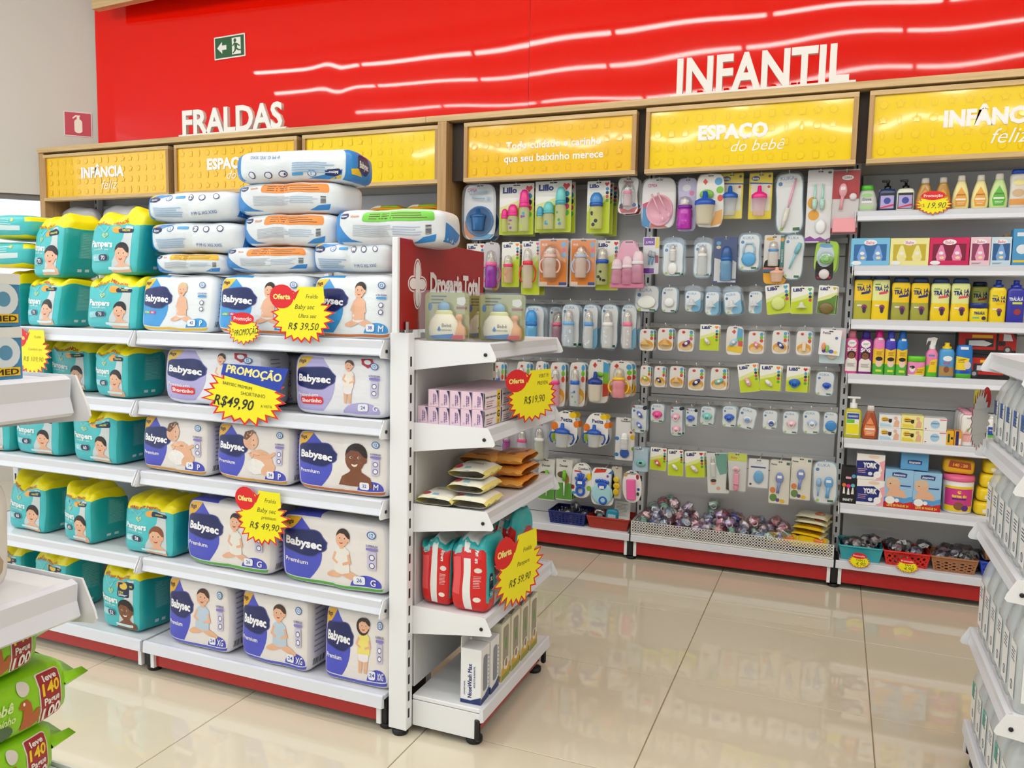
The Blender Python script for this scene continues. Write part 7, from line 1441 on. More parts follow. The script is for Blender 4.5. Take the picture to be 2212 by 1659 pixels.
for x0, dy, lab in ((2133, 0, 'white talc bottle with blue green yellow bands nearer the pink caps'), (2160, 0, 'white talc bottle with blue green yellow bands at the shelf corner'), (2128, .05, 'white capped talc bottle behind the banded one'), (2154, .05, 'white capped talc bottle behind the farther banded one')):
    FL(4, (x0, 902, x0+27, 970), lab, 'talc', '#f2f2ee', '#f4f4f2', dy=dy, dk=.7, pr=gp if dy == 0 else [], name='talc_bottle')
# sixth shelf
CB(5, (1816, 1010, 1850, 1088), 'black make-up sponge box with three coloured sponges', '#16161a', [('E', -.28, .5, .13, .13, '#e0702c'), ('E', 0, .48, .14, .13, '#e8308c'), ('E', .28, .5, .13, .13, '#5ac0cc'), ('P', [(-.35, .26), (-.2, .26), (-.24, .44), (-.32, .44)], '#f2f0ea'), ('P', [(-.08, .24), (.1, .24), (.04, .42), (-.04, .42)], '#f2f0ea'), ('P', [(.18, .26), (.36, .26), (.32, .44), (.24, .44)], '#f2f0ea'), ('E', .3, .76, .13, .13, '#58a8dc'), ('R', -.2, .68, .15, .74, '#f0a8c0'), ('T', 'SANITY', 0, .1, .16, '#f2f2f0', dict(w=.66, bold=.04))], d=.06)
_, hh = dims((1850, 1040, 1911, 1095))
for z0, bx, lab in ((0, (1850, 1040, 1911, 1095), 'navy and white nursing pad box reading YORK, lower'), (1, (1850, 985, 1911, 1040), 'navy and white nursing pad box reading YORK, upper')):
    CB(5, bx, lab, '#f6f2ec', [('P', [(.2, .02), (.5, .02), (.5, .8), (.3, .7), (.42, .4)], '#f2a8b4'), ('P', [(-.5, .12), (.1, .12), (.28, .3), (.32, .6), (.1, .76), (-.5, .72)], '#1d2c78'), ('E', .25, .22, .13, .13, '#f8f8f6'), ('E', 0, .24, .08, .07, '#e0e4ee'), ('E', .1, .9, .2, .06, '#f0d0b8'), ('T', 'YORK', -.02, .57, .19, '#f6f6f8', dict(w=.5, bold=.06)), ('L', -.45, .42, -.1, 3, .025, .07, '#d8a8c0')], d=.09, zo=z0*(hh+.001), name='nursing_pad_box')
am = [('P', [(-.5, .0), (.5, .0), (.5, .2), (.2, .14), (-.2, .19), (-.5, .15)], '#d42420'), ('P', [(-.5, .15), (-.2, .19), (.2, .14), (.5, .2), (.5, .34), (.2, .27), (-.2, .32), (-.5, .26)], '#5aa0d8'), ('N', 'picture'), ('P', [(-.45, .3), (.3, .28), (.2, .45), (0, .52), (-.3, .5)], SKIN), ('E', -.2, .62, .25, .25, SKIN), ('E', -.22, .70, .24, .16, '#dfc0a0'), ('E', -.3, .63, .03, .02, '#2a2020'), ('E', -.28, .2, .17, .15, '#f6f6f4'), ('E', -.04, .2, .08, .08, '#eef4fa'), ('N', 'lettering'), ('P', [(-.25, .83), (.25, .81), (.27, .91), (0, .94), (-.25, .92)], '#1f3f84'), ('T', 'Amamente', 0, .875, .10, '#f4f4f8', dict(w=.42)), ('T', 'LEVE 30 PAGUE 24', 0, .07, .09, '#f6d860', dict(w=.76, bold=.04)), ('R', .05, .58, .42, .61, '#2a4a94')]
_, hh = dims((1910, 1018, 1972, 1101))
CB(5, (1910, 1019, 1972, 1102), 'light blue nursing pad box with baby beside the navy boxes', '#9cc8ea', am, d=.10, name='nursing_pad_box')
CB(5, (1972, 1024, 2033, 1107), 'light blue nursing pad box with baby beside the pink bucket', '#9cc8ea', am, d=.10, name='nursing_pad_box')
CB(5, (1946, 978, 2006, 1024), 'plain blue nursing pad box laid on top of two others', '#5ea4d6', [('P', [(-.25, .28), (.25, .26), (.27, .44), (0, .48), (-.25, .46)], '#1f3f84'), ('T', 'Amamente', 0, .37, .11, '#f4f4f8', dict(w=.42))], d=.09, zo=hh+.003, dy=.01, name='nursing_pad_box')
# pink wipes bucket
bx = (2034, 1028, 2107, 1113); w, h = dims(bx); t = link('wipes_bucket')
MB().lathe([(.0001, 0), (w*.42, 0), (w*.44, h*.03), (w*.48, h*.84), (w*.47, h*.84)], PLA('#f2eeea'), seg=28).out('tub', t)
MB().lathe([(w*.47, h*.82), (w*.50, h*.83), (w*.50, h*.90), (w*.47, h*.96), (.0001, h)], PLA('#ee6a98'), seg=28).out('lid', t)
p = Pr(lambda x, z, o: (lambda r: (r*sin(x/r), -r*cos(x/r), z))(w*(.44+.04*z/h)+o+.0006), .012).part('label').rect(-w*.5, h*.06, w*.5, h*.70, '#d83a90').rect(-w*.5, h*.06, w*.5, h*.2, '#f4d420').rect(-w*.5, h*.64, w*.5, h*.70, '#f4d420').ell(0, h*.2, w*.16, w*.14, '#8a5a3c').ell(w*.2, h*.15, w*.12, w*.1, '#5a2a8a').part('lettering').text('turma do', 0, h*.46, w*.10, '#f6e23c', bold=.05, w=w*.46).rect(-w*.22, h*.36, w*.22, h*.40, '#4a2a7c').part('moon').ell(0, h*.56, w*.06, w*.06, '#f6e23c').ell(w*.02, h*.575, w*.045, w*.045, '#d83a90')
p.out(t); shelf_item(t, bx, Z3[5], 'pink and yellow wipes bucket with a pink lid', 'bucket', GB3[5], .03)
def soft_pack(w, h, d, col, seed, prints, name='wipes_pack'):
    f = pack_shape(w, h, d, 7, seed, .003, puff=.14); t = link(name); pack_body(f, lambda fa, x, y, z: col, None, 12, 6, 8).out('wrapper', t)
    p = Pr(on_front(f, w, h), .02, FILM); prints(p, w, h); p.out(t); return t
def ywp(p, w, h): p.part('cloud_print').poly(cloud(-w*.05, h*.34, w*.5, h*.34), '#f4efe2').ell(-w*.12, h*.58, w*.08, h*.16, '#d8b48c').ell(-w*.12, h*.74, w*.05, h*.10, '#d8b48c').part('lettering').text('Lipix', w*.25, h*.72, h*.16, '#2a4a8c', w=w*.22, bold=.03).text('bebê', w*.27, h*.54, h*.12, '#2a4a8c', w=w*.18)
for i in range(4):
    w, h = dims((2106+3*i, 1084, 2186, 1121), .02); h *= .8; t = soft_pack(w, h, .10, '#f4d41c', 31+i, ywp); c = at(2146, 1100, 1, SY+.02)
    t.location = (c.x+.005*i, SY+.075, Z3[5]+.001+(h+.001)*i); tag(t, 'yellow baby wipes pack, %s of four in the stack' % ('lowest', 'second from bottom', 'third from bottom', 'topmost')[i], 'wipes', 'yellow wipes on the sixth shelf')
def owp(p, w, h): p.part('offer_print').poly([(-w*.34, h*.42), (w*.40, h*.38), (w*.36, h*.86), (-w*.30, h*.88)], '#b4442c').text('140 120', w*.04, h*.62, h*.2, '#f6c040', w=w*.5, bold=.04)
w, h = dims((2036, 992, 2104, 1026), .03); hb_ = dims((2034, 1028, 2107, 1113), 0)[1]; t = soft_pack(w, h*.92, .08, '#e9b01e', 41, owp); c = at(2070, 1010, 1, SY+.03)
t.location = (c.x, SY+.06, Z3[5]+hb_+.002); t.rotation_euler = (0, .04, 0); tag(t, 'orange wipes pack lying on the pink bucket lid', 'wipes', 'yellow wipes on the sixth shelf')
# ================================================================== baskets and bagged goods on the base shelves
def basket(w, d, h, col, holes=None, taper=.12, label='', loc=(0, 0, 0), rz=0, rim=.008, name='plastic_basket'):
    """Open tapered basket. holes: ('sq'|'round', columns, rows, size)."""
    t = thing(name, label, 'basket', loc, (0, 0, rz), 'plastic baskets'); m = PLA(col); k = 1-taper
    MB().box(-w/2*k, w/2*k, -d/2*k, d/2*k, 0, .003, m).out('bottom_panel', t)
    def wall(L, axis, s):
        L0, L1 = L*k, L; nx = holes[1] if holes else 1; nz = holes[2] if holes else 1; mb = MB(); th = .002
        D = d if axis == 'x' else w
        def P(u, v, o):
            x = (L0+(L1-L0)*v)*(u-.5); y = s*((D*k+(D-D*k)*v)/2-o); z = v*h
            return (x, y, z) if axis == 'x' else (y, x, z)
        if not holes or axis == 'y' and holes[0] == 'none':
            cells = [(0, 1, 0, 1, None)]
        else:
            z0, z1 = holes[4] if len(holes) > 4 else (.12, .85); cells = [(0, 1, 0, z0, None), (0, 1, z1, 1, None), (0, .05, z0, z1, None), (.95, 1, z0, z1, None)]
            for i in range(nx):
                for j in range(nz): cells.append((.05+.9*i/nx, .05+.9*(i+1)/nx, z0+(z1-z0)*j/nz, z0+(z1-z0)*(j+1)/nz, holes[0]))
        for (a, b, c, e, hk) in cells:
            for o in (0, th):
                if hk is None:
                    q = [P(a, c, o), P(b, c, o), P(b, e, o), P(a, e, o)]; mb.add(q, [(0, 1, 2, 3)], m)
                else:
                    n = 4 if hk == 'sq' else 12; f = holes[3]; cx, cz = (a+b)/2, (c+e)/2; ou = []; inn = []
                    for i in range(n):
                        an = 2*pi*(i+.5)/n if n == 4 else 2*pi*i/n
                        if n == 4: dx, dz = (1 if cos(an) > 0 else -1), (1 if sin(an) > 0 else -1)
                        else: mxx = max(abs(cos(an)), abs(sin(an))); dx, dz = cos(an)/mxx, sin(an)/mxx
                        ou.append(P(cx+dx*(b-a)/2, cz+dz*(e-c)/2, o)); inn.append(P(cx+(dx if n == 4 else cos(an))*(b-a)/2*f, cz+(dz if n == 4 else sin(an))*(e-c)/2*f, o))
                    mb.add(ou+inn, [(i, (i+1) % n, n+(i+1) % n, n+i) for i in range(n)], m)
        mb.out('side_panel', t)
    wall(w, 'x', -1); wall(w, 'x', 1); wall(d, 'y', -1); wall(d, 'y', 1)
    pts = rrect(-w/2, -d/2, w/2, d/2, .012); MB().tube([(x, y, h) for x, y in pts], rim*.6, m, 6, True).out('rim', t)
    return t
BYC = BF+.095
def bpx(x0, x1, y): a, b = at(x0, y, 1, BF+.004), at(x1, y, 1, BF+.004); return (a.x+b.x)/2, b.x-a.x
ZB = .131
x, w = bpx(1181, 1262, 1115); basket(w, .16, .062, '#1c2a70', ('sq', 9, 4, .45), .1, 'navy blue basket with small square holes on the base shelf', (x, BYC+.01, ZB)); NVX = (x, w)
x, w = bpx(1264, 1357, 1132); basket(w, .16, .058, '#a83226', None, .14, 'brick red basket with plain sides beside the perforated tray', (x, BYC+.008, ZB)); RDX = (x, w)
x, w = bpx(1812, 1908, 1190); basket(w, .16, .062, '#3aa8b4', None, .14, 'turquoise basket of bagged pacifiers with price burst', (x, BYC+.012, ZB)); TQX = (x, w)
x, w = bpx(1909, 2012, 1205); basket(w, .16, .062, '#d8281c', ('round', 7, 2, .55), .14, 'bright red round holed basket with price burst', (x, BYC+.012, ZB)); RRX = (x, w)
x, w = bpx(2012, 2116, 1220); basket(w, .16, .062, '#a9714a', ('round', 5, 3, .5, (.1, .75)), .14, 'tan basket with round holes', (x, BYC+.012, ZB)); TNX = (x, w)
x, w = bpx(2118, 2225, 1235); basket(w, .16, .062, '#1f3fb8', ('round', 5, 2, .5), .14, 'cobalt blue basket at the shelf corner', (x, BYC+.012, ZB)); BLX = (x, w)
basket(w*.95, .14, .06, '#a9714a', ('round', 5, 2, .5), .14, 'tan basket stacked in the cobalt blue one', (x+.01, BYC+.03, ZB+.066))

# perforated white tray front
tx0, tx1 = UX[4]+.004, UX[5]-.008; tw = tx1-tx0; TH = .066
tr = thing('perforated_tray', 'long white tray with a square holed front holding bagged pacifiers', 'tray', ((tx0+tx1)/2, BF+.006, ZB)); tmt = M('#e9e9e2', .4)
def grid_panel(L, h, n, rows, axis='x'):
    mb = MB(); st = L/n; bw_ = st*.38
    for i in range(n+1): mb.box(-L/2+i*st-bw_/2, -L/2+i*st+bw_/2, 0, .002, 0, h, tmt)
    for j in range(rows+1): z = j*h/rows; mb.box(-L/2, L/2, 0, .002, max(0, z-bw_/2), min(h, z+bw_/2), tmt)
    mb.box(-L/2, L/2, -.002, .003, 0, h*.10, tmt).box(-L/2, L/2, -.001, .003, h*.96, h, tmt)
    return mb
gp_ = grid_panel(tw, TH, 68, 5).out('front_mesh', tr); gp_.data.name = 'front_mesh'
g2 = grid_panel(.17, TH, 13, 5).out('side_mesh', tr, (-tw/2+.001, .087, 0), (0, 0, pi/2)); grid_panel(.17, TH, 13, 5).out('side_mesh', tr, (tw/2-.001, .087, 0), (0, 0, pi/2))
MB().box(-tw/2, tw/2, .002, .172, 0, .002, tmt).out('tray_bottom', tr)
MB().prism([(-.010, .008), (-.010, .0025), (.001, .0025), (.001, .008)], -tw/2, tw/2, tmt, ax=0).out('front_ledge', tr)

# bagged pacifiers, each its own
CRK = CLEAR('#f2ecf0', .16, .12)
def bag_proto(shield, ringc, tint, seed):
    t = link('bagged_pacifier'); R = random.Random(seed); mb = MB(); nu, nv = 9, 6; vs = []; fs = []
    for i in range(nv+1):
        for k in range(nu):
            th = pi*i/nv; a = 2*pi*k/nu; r = 1+R.uniform(-.17, .17)
            vs.append((.028*r*sin(th)*cos(a), .018*r*sin(th)*sin(a), .026*r*-cos(th)))
    for i in range(nv):
        for k in range(nu): j = (k+1) % nu; fs.append((i*nu+k, i*nu+j, (i+1)*nu+j, (i+1)*nu+k))
    mb.add(vs, fs, CLEAR(tint, .17, .22)).out('crinkled_bag', t)
    MB().ell((0, 0, 0), .020, .005, .0135, PLA(shield), 12, 6).out('shield', t); MB().ell((0, -.006, 0), .009, .006, .008, PLA('#f0eef0'), 8, 6).out('button', t)
    MB().ring((0, -.010, -.007), .011, .0025, PLA(ringc), n=12, seg=5).out('ring', t)
    MB().lathe([(.007, 0), (.006, .008), (.008, .016), (.0001, .022)], HAZE('#e8c890', .8), seg=8, M4=Matrix.Rotation(-pi/2, 4, 'X')).out('teat', t)
    return t
PC_ = [('#d8506c', '#f4ecf0', '#f8dce4', 'raspberry'), ('#f4f4f6', '#8aa8e0', '#f4ecf2', 'white'), ('#9a6ad0', '#f0e8f4', '#f2e4f2', 'purple'), ('#a0c8ee', '#f4f4f4', '#eef0f6', 'pale blue'), ('#f4b0c4', '#f8e8ec', '#f8e0e8', 'pink'), ('#4a5cc0', '#e8e8f4', '#e8e8f2', 'royal blue'), ('#6ad0b4', '#f4f4f4', '#eef4f2', 'mint'), ('#b84058', '#f0dce0', '#f0d4dc', 'wine red')]
protos = [bag_proto(a, b, c, i+3) for i, (a, b, c, _) in enumerate(PC_)]
GREY = [('#e8e8e8', '#f4f4f4', '#c8ccd0', 'clear'), ('#3a4468', '#c8ccd8', '#b0b4bc', 'dark'), ('#5a4ab0', '#e8e8f4', '#c4c4d0', 'violet'), ('#d8a0b0', '#f4f0f0', '#d0ccd0', 'rose')]
gprotos = [bag_proto(a, b, c, i+33) for i, (a, b, c, _) in enumerate(GREY)]
def pile(ps, names, x0, x1, y0, y1, z0, zfun, n, where, group, seed, used, r=.0245, sc=1.2):
    R = random.Random(seed); P = []
    for i in range(n):
        u = R.random(); v = R.random(); x = x0+r+(x1-x0-2*r)*u; y = y0+r*.8+(y1-y0-1.6*r)*v
        P.append([x, y, z0+r*.8+max(0, zfun(u, v)-2*r)*R.random()**.7])
    for it in range(50):
        for a in range(n):
            for b in range(a+1, n):
                A, B_ = P[a], P[b]; dx = B_[0]-A[0]; dy = (B_[1]-A[1])*1.25; dz = B_[2]-A[2]; d2 = dx*dx+dy*dy+dz*dz
                if d2 < 4*r*r:
                    d = sqrt(d2)+1e-6; k = (2*r-d)/d*.28
                    A[0] -= dx*k; A[1] -= dy*k*.8; A[2] -= dz*k; B_[0] += dx*k; B_[1] += dy*k*.8; B_[2] += dz*k
        for q in P:
            q[0] = min(max(q[0], x0+r), x1-r); q[1] = min(max(q[1], y0+r*.8), y1-r*.8); u = (q[0]-x0)/(x1-x0); v = (q[1]-y0)/(y1-y0)
            q[2] = min(max(q[2], z0+r*.8), z0+max(r, zfun(u, v)))
    for it in range(14):                     # let them settle
        for a in range(n):
            A = P[a]; z = A[2]-.006
            if z < z0+r*.8: continue
            if all(b == a or (P[b][0]-A[0])**2+(P[b][1]-A[1])**2+(P[b][2]-z)**2 > 2.6*r*r for b in range(n)): A[2] = z
    for (x, y, z) in P:
        q = R.randrange(len(ps)); lab = '%s pacifier in a crinkled clear bag, %s' % (names[q], where)
        rot = (R.uniform(-.9, .4), R.uniform(-1.3, 1.3), R.uniform(-.8, .8))
        if id(ps[q]) not in used: t = ps[q]; used.add(id(t)); t.location = (x, y, z); t.rotation_euler = rot; tag(t, lab, 'pacifier', group)
        else: t = dup(ps[q], (x, y, z), rot, lab); t['group'] = group
        t.scale = (sc, sc, sc)
used = set()
pn, gn = [p[3] for p in PC_], [p[3] for p in GREY]
pile(protos, pn, tx0, tx0+tw*.80, BF+.015, BB-.02, ZB, lambda u, v: .055+(.17-.09*u)*v**.8+.012*sin(u*14), 132, 'heaped in the long white tray', 'bagged pacifiers heaped in the white tray', 1, used)
for (bx_, wh, sd, n) in ((TQX, 'in the turquoise basket', 2, 9), (RRX, 'in the bright red basket', 3, 9), (TNX, 'in the tan basket beside the red one', 4, 10), (NVX, 'in the navy basket', 5, 7)):
    pile(gprotos, gn, bx_[0]-bx_[1]*.46, bx_[0]+bx_[1]*.46, BYC-.055, BYC+.085, ZB, lambda u, v: .085+.05*v, n, wh, 'bagged pacifiers '+wh, sd, used)
pile(gprotos, gn, UX[5]+.02, 1.0, BYC+.02, BB-.03, ZB+.04, lambda u, v: .10, 14, 'piled in the dark behind the baskets', 'bagged pacifiers behind the baskets', 6, used)
pile(gprotos, gn, BLX[0]-BLX[1]*.4, BLX[0]+BLX[1]*.4, BYC-.02, BYC+.08, ZB+.07, lambda u, v: .07, 5, 'in the upper tan basket at the shelf corner', 'bagged pacifiers in the corner basket', 7, used)

# yellow bags at the tray end, manual and aqua pouch in the brick red basket
def ybag(p, w, l, h): p.part('orange_print').ell(w*.2, 0, w*.16, l*.26, '#ee7a24').text('Cremer', w*.2, 0, .010, '#f6e8d8', w=w*.24)
for i, (x, y, z, rz, lab, c) in enumerate(((tx0+tw*.76, BF+.075, .02, .1, 'yellow cotton bag lying behind the tray front, nearer the pacifiers', '#f2c81c'), (tx0+tw*.90, BF+.075, .02, -.05, 'yellow cotton bag lying behind the tray front, at the tray end', '#f2c81c'), (tx0+tw*.885, BF+.13, .055, -.35, 'yellow cotton bag at the bottom of the slanting stack', '#f2c81c'), (tx0+tw*.89, BF+.13, .085, -.3, 'yellow cotton bag in the slanting stack under the cream ones', '#f0c020'), (tx0+tw*.90, BF+.135, .112, -.3, 'cream cotton bag second from the top of the slanting stack', '#e8e0c0'), (tx0+tw*.90, BF+.14, .137, -.25, 'cream cotton bag on top of the slanting stack', '#ece4c8'))):
    t = wipes(.145, .095, .042 if i < 2 else .03, c, '#e8dca8', ybag, 51+i); t.location = (x, y, ZB+z+.002); t.rotation_euler = (.35 if i < 2 else .1, 0, rz); tag(t, lab, 'cotton bag', 'cotton bags at the tray end')
t = thing('paper_leaflet', 'white paper leaflet leaning in the brick red basket', 'leaflet', (RDX[0]+.05, BYC+.01, ZB+.03), (-.7, .1, .3)); MB().box(-.04, .04, -.001, .001, 0, .11, INK('#eef0ea')).out('sheet', t)
Pr(flat(-.001)).part('print').lines(-.03, .095, .03, 9, .002, .008, '#8a8f90').out(t)
t = thing('aqua_pouch', 'aqua pouch tucked below the foot teether in the red basket', 'pouch', (RDX[0]+.005, BYC-.02, ZB+.02), (0, .1, .1)); f = pack_shape(.06, .075, .03, 4, 61, .003)
pack_body(f, lambda fa, x, y, z: '#2a94b4', None, 8, 5, 8).out('bag', t); Pr(on_front(f, .06, .075), .02, FILM).part('print').rect(-.02, .03, .02, .05, '#bfe4ec').out(t)
t = thing('clear_pouch', 'crumpled clear pouch in the red basket beside the aqua pouch', 'pouch', (RDX[0]-.055, BYC-.02, ZB+.01)); f = pack_shape(.06, .085, .04, 3, 63, .008)
MBv = pack_body(f, lambda fa, x, y, z: '#d0dcdc', None, 8, 5, 8); MBv.ml = [CLEAR('#d8e8ea', .25, .15)]; MBv.out('bag', t)
MB().ell((0, 0, .035), .018, .008, .02, PLA('#d8ecec'), 10, 6).out('contents', t)

# goods on the upper shelf behind the gondola
for i, (x0, y0, x1, y1, lab) in enumerate(((112, 432, 204, 470, 'translucent white carrier bag on the wall shelf above the teal packs'), (200, 428, 310, 470, 'crumpled clear carrier bag on the wall shelf beside the lying packs'))):
    a, b = at(x0, 450, 1, 3.80), at(x1, 450, 1, 3.80); f = pack_shape((b.x-a.x)*.82, .16, .10, 3, 81+i, .010); t = thing('carrier_bag', lab, 'bag', ((a.x+b.x)/2+.02, 3.845, 1.662))
    mb = pack_body(f, lambda fa, x, y, z: '#e6e6e8', None, 12, 8, 10); mb.ml = [HAZE('#e9e9ec', .72)]; mb.out('bag_film', t); MB().box(-.05, .05, -.03, .03, .02, .11, FILM('#c8202c') if i == 0 else FILM('#e0e0e0'), b=.01).out('contents', t)
for i, (x0, x1, lab) in enumerate(((792, 870, 'orange and white pack on the wall shelf, nearer the topmost flat pack'), (872, 953, 'orange and white pack on the wall shelf beside the oak divider'))):
    a, b = at(x0, 440, 1, 3.80), at(x1, 440, 1, 3.80); t = wipes(b.x-a.x, .14, .10, '#ee9a2c', '#f0b050', lambda p, w, l, h: p.part('print').rect(-w*.1, -l*.45, w*.35, -l*.2, '#8cc43c').rect(-w*.4, -l*.45, -w*.12, -l*.1, '#f2efe8'), 85+i)
    t.location = ((a.x+b.x)/2, 3.86, 1.662); tag(t, lab, 'wipes', 'packs on the wall shelf')

# ================================================================== unit of clear bottles across the aisle
RX, RN, RF = .385, 1.915, 2.425
ru = thing('end_unit', 'white end display unit stocked with clear saline bottles', 'display unit', (RX+.22, RN, 0))
RZ = [1.122, .895, .667, .372]
end_unit(ru, -1, RX+.22, RN, RX, RN, RF, RX+.22, RZ)
upright(ru, (.03, -.02, .02), 1.126, w=.058, d=.034, slots_on='L'); upright(ru, (.03, RF-RN+.02, .02), 1.126, w=.058, d=.034, slots_on='L')
SAL = HAZE('#eef5f7', .5)
def saline(col, h=.20, w=.074, d=.074):
    t = link('saline_bottle'); secs = [(0, w*.94, d*.94), (.006, w, d), (h*.62, w, d), (h*.76, w*.76, d*.76), (h*.87, w*.42, d*.42), (h*.90, w*.32, d*.32), (h*.93, w*.3, d*.3)]
    loft(MB(), secs, 5, SAL).out('bottle_body', t); MB().lathe([(w*.19, h*.92), (w*.19, h*.985), (w*.15, h), (.0001, h)], PLA('#f0f2f2'), seg=12).out('cap', t)
    p = Pr(lambda y, z, o: (-w/2-o-.0004, -y, z)).part('label').rect(-d*.36, h*.10, d*.36, h*.58, '#f2f5f6')
    if col: p.rect(-d*.36, h*.38, d*.1, h*.58, col)
    p.part('small_print').lines(-d*.25, h*.52, d*.25, 4, .003, .0075, '#2a4a6c').ell(0, h*.2, d*.15, d*.15, '#1f3f74').ell(0, h*.2, d*.11, d*.11, '#f2f5f6').poly([(-.003, h*.17), (.002, h*.17), (.004, h*.23), (0, h*.24)], '#1f3f74').out(t)
    p = Pr(flat(-d/2-.0004)).part('label').rect(-w*.34, h*.10, w*.34, h*.58, '#eef3f5').part('small_print').lines(-w*.25, h*.54, w*.25, 7, .003, .008, '#5a7a94').text('500ml', 0, h*.15, .009, '#2a4a6c').out(t)
    return t
WC = ('front column', 'second column', 'third column'); SP = {}
for lv, (z, hh) in enumerate(((RZ[1], .185), (RZ[2], .192), (RZ[3], .25), (.112, .215))):
    for c in range(3):
        for r in range(6):
            q = ((0, '#2a5cb0') if lv == 0 else (lv, '#2ab09c') if lv == 3 and r % 2 == 0 else (lv, None)); x = RX+.046+c*.076 if c < 2 else RX+.19; y = RF-.045-r*.083
            if c == 2: continue
            lab = 'clear saline bottle, %s shelf, %s, %s' % (('second', 'third', 'fourth', 'base')[lv], WC[c], ('at the far end', 'second from the far end', 'third from the far end', 'third from the near end', 'second from the near end', 'at the near end')[r])
            if q not in SP: t = SP[q] = saline(q[1], hh, .074, .074); t.location = (x, y, z+.001); tag(t, lab, 'bottle', 'clear saline bottles')
            else: t = dup(SP[q], (x, y, z+.001), (0, 0, 0), lab)

burst('oferta', (2128, 752, 2196, 905), (0, RX-.02), [], 'yellow burst seen edge on hanging from the saline bottle shelf', 23, pi-.6, curl=.05, fixed=(.10, .17, Vector((RX-.030, RF-.05, .955))))

# ================================================================== nearer end unit with green wipes
LX, LF_, LN = -.786, .632, .08
lu = thing('end_unit', 'nearest white end display unit with green wipes packs', 'display unit', (LX-.22, LN, 0))
LZ = [1.132, .90, .667, .372]
end_unit(lu, 1, LX-.22, LN, LX, LN, LF_, LX-.22, LZ)
upright(lu, (-.03, -.02, .02), 1.3, w=.058, d=.034, slots_on='R'); upright(lu, (-.03, LF_-LN+.02, .02), 1.126, w=.058, d=.034, slots_on='R')
# blue boxes on its top shelf
def pill_box(w, d, h):
    t = link('medicine_box'); MB().box(-w/2, w/2, -d/2, d/2, 0, h, INK('#3f88b4'), b=.001).out('carton', t)
    p = Pr(lambda y, z, o: (w/2+o, y, z)).part('round_print').rect(-d/2, h*.8, d/2, h, '#e4e8e4').ell(d*.30, h*.52, d*.17, d*.17, '#d8e4e8').ell(d*.30, h*.52, d*.08, d*.08, '#5a94b4').part('lettering').rect(-d*.2, h*.08, d*.46, h*.24, '#f2c41c').text('CIMED', d*.24, h*.16, h*.11, '#3a3420', bold=.03, w=-d*.40).out(t)
    return t
a = at(27, 760, 0, LX-.02)
for i in range(2):
    t = pill_box(.07, .10, .056); stand(t, LX-.06, a.y-.035, LZ[0]+.001+i*.0565, .05, 0, ('blue medicine box at the picture edge, lower', 'blue medicine box at the picture edge, upper')[i], 'box', 'blue medicine boxes')
# milky bags on the second shelf
b = at(38, 1110, 0, LX-.03)
f = pack_shape(.12, .13, .07, 5, 91, .006); t = thing('wipes_refill', 'milky white printed pouch at the picture edge on the nearer unit', 'pouch', (LX-.07, b.y-.062, LZ[1]+.001), (0, 0, pi/2))
pack_body(f, lambda fa, x, y, z: '#e6e4dc', None, 10, 6, 10).out('bag', t); Pr(on_front(f, .12, .13), .02, FILM).part('print').poly(cloud(.02, .03, .05, .035), '#b8a488').ell(.01, .05, .014, .01, '#a4c8b4').out(t)
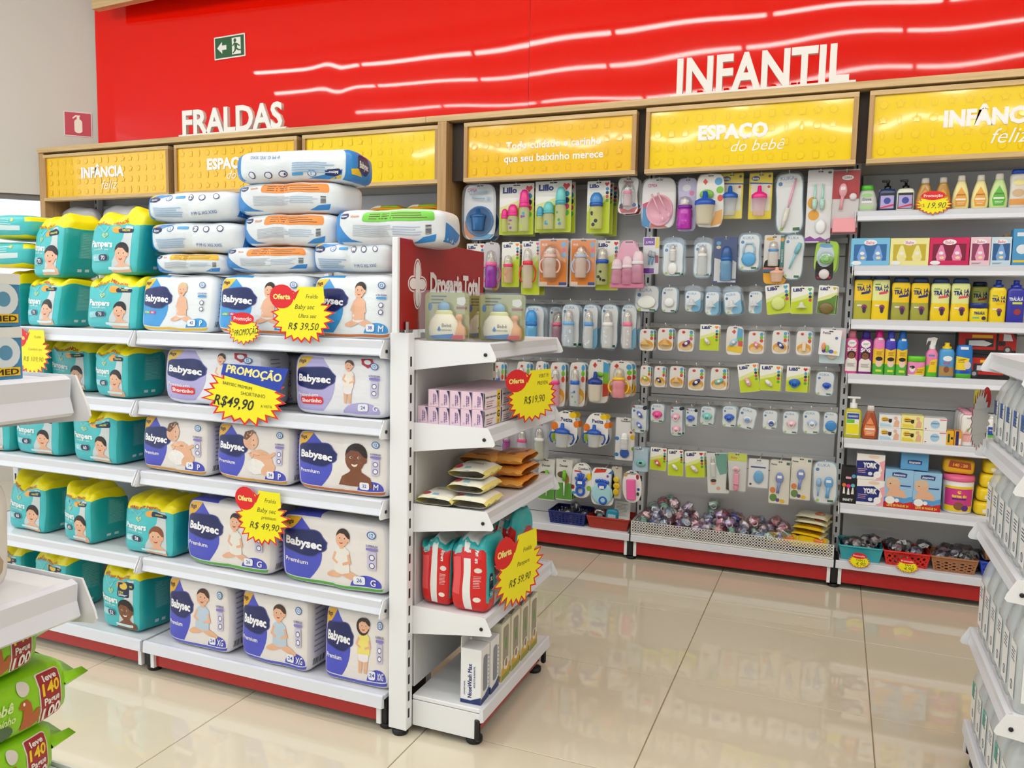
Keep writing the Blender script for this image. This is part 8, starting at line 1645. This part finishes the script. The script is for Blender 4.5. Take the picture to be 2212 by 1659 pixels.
# green wipes
GRN = '#8ed01c'
def gprint(p, w, l, h):
    p.part('top_print').rect(-w*.1, -l*.2, w*.2, l*.2, '#f0f0ea')
def green_wipes(seed):
    w, l, h = .21, .12, .069; t = link('wipes_pack'); f = pack_shape(w*.86, h, l, 6, seed, .003, puff=.08)
    pack_body(f, lambda fa, x, y, z: GRN, None, 14, 8, 8).out('wrapper', t)
    for s in (-1, 1):       # crimped end seals
        vs = []; n = 10
        for i in range(n+1):
            y = -l*.46+l*.92*i/n; vs += [(s*w*.40, y, h*.5+h*.44*sin(pi*i/n)), (s*w*.54, y*1.02, h*.55+.004*sin(i*2.1)), (s*w*.40, y, h*.5-h*.44*sin(pi*i/n))]
        fs = []
        for i in range(n): k = i*3; fs += [(k, k+3, k+4, k+1), (k+1, k+4, k+5, k+2)]
        MB().add(vs, fs, FILM('#86c818'), True).out('end_seal', t)
    p = Pr(on_front(f, w*.86, h), .02, FILM).part('offer_panel').poly(rrect(.044, h*.08, .0765, h*.94, .004), '#e8e0dc').poly(rrect(.0455, h*.10, .075, h*.92, .0035), '#a02c30')
    c = .0602; p.part('lettering').text('leve', c, h*.82, h*.11, '#f2ece6', bold=.03, w=-.018).text('140', c, h*.64, h*.20, '#f4d41c', bold=.03, w=-.024).text('Pague', c, h*.43, h*.12, '#f2ece6', bold=.03, w=-.022).text('100', c, h*.23, h*.20, '#f4f0ea', bold=.03, w=-.025)
    k = .62; o = .034; p.part('picture').poly([(o+k*x, z) for x, z in [(-.022, h*.15), (.0, h*.13), (.012, h*.2), (.016, h*.4), (.010, h*.42), (.002, h*.36), (-.001, h*.55), (-.008, h*.64), (-.018, h*.62), (-.024, h*.54), (-.016, h*.48), (-.018, h*.34)]], '#b4602c').ell(o-.0085, h*.575, .0013, .002, '#f4f0ea', 8).ell(o-.007, h*.82, .007, .009, '#dcd8d0')
    p.part('brand_lettering').text('Bebê', .0, h*.62, h*.16, '#d8f0a8', bold=.03, shear=.3, w=.028).text('limpinho', .0, h*.42, h*.12, '#d8f0a8', bold=.02, shear=.3, w=.03)
    p.part('leaf_print').ell(.0, h*.2, .012, .010, '#4a6a48', rot=.4)
    p.out(t); return t
for i, (px_, py_, z, lab) in enumerate(((118, 1600, .0, 'green wipes pack at the bottom of the stack, cut by the picture edge'), (160, 1480, .069, 'green wipes pack in the middle of the stack reading leve 140 Pague 100'), (112, 1400, .138, 'green wipes pack on top of the stack under the white shelf'))):
    t = green_wipes(95+i); t.location = (LX-.082, (.532, .55, .517)[i], LZ[2]+.001+i*.0705); t.rotation_euler = (0, 0, pi/2+(.03, -.01, .03)[i]); tag(t, lab, 'wipes', 'green wipes packs on the nearer unit')
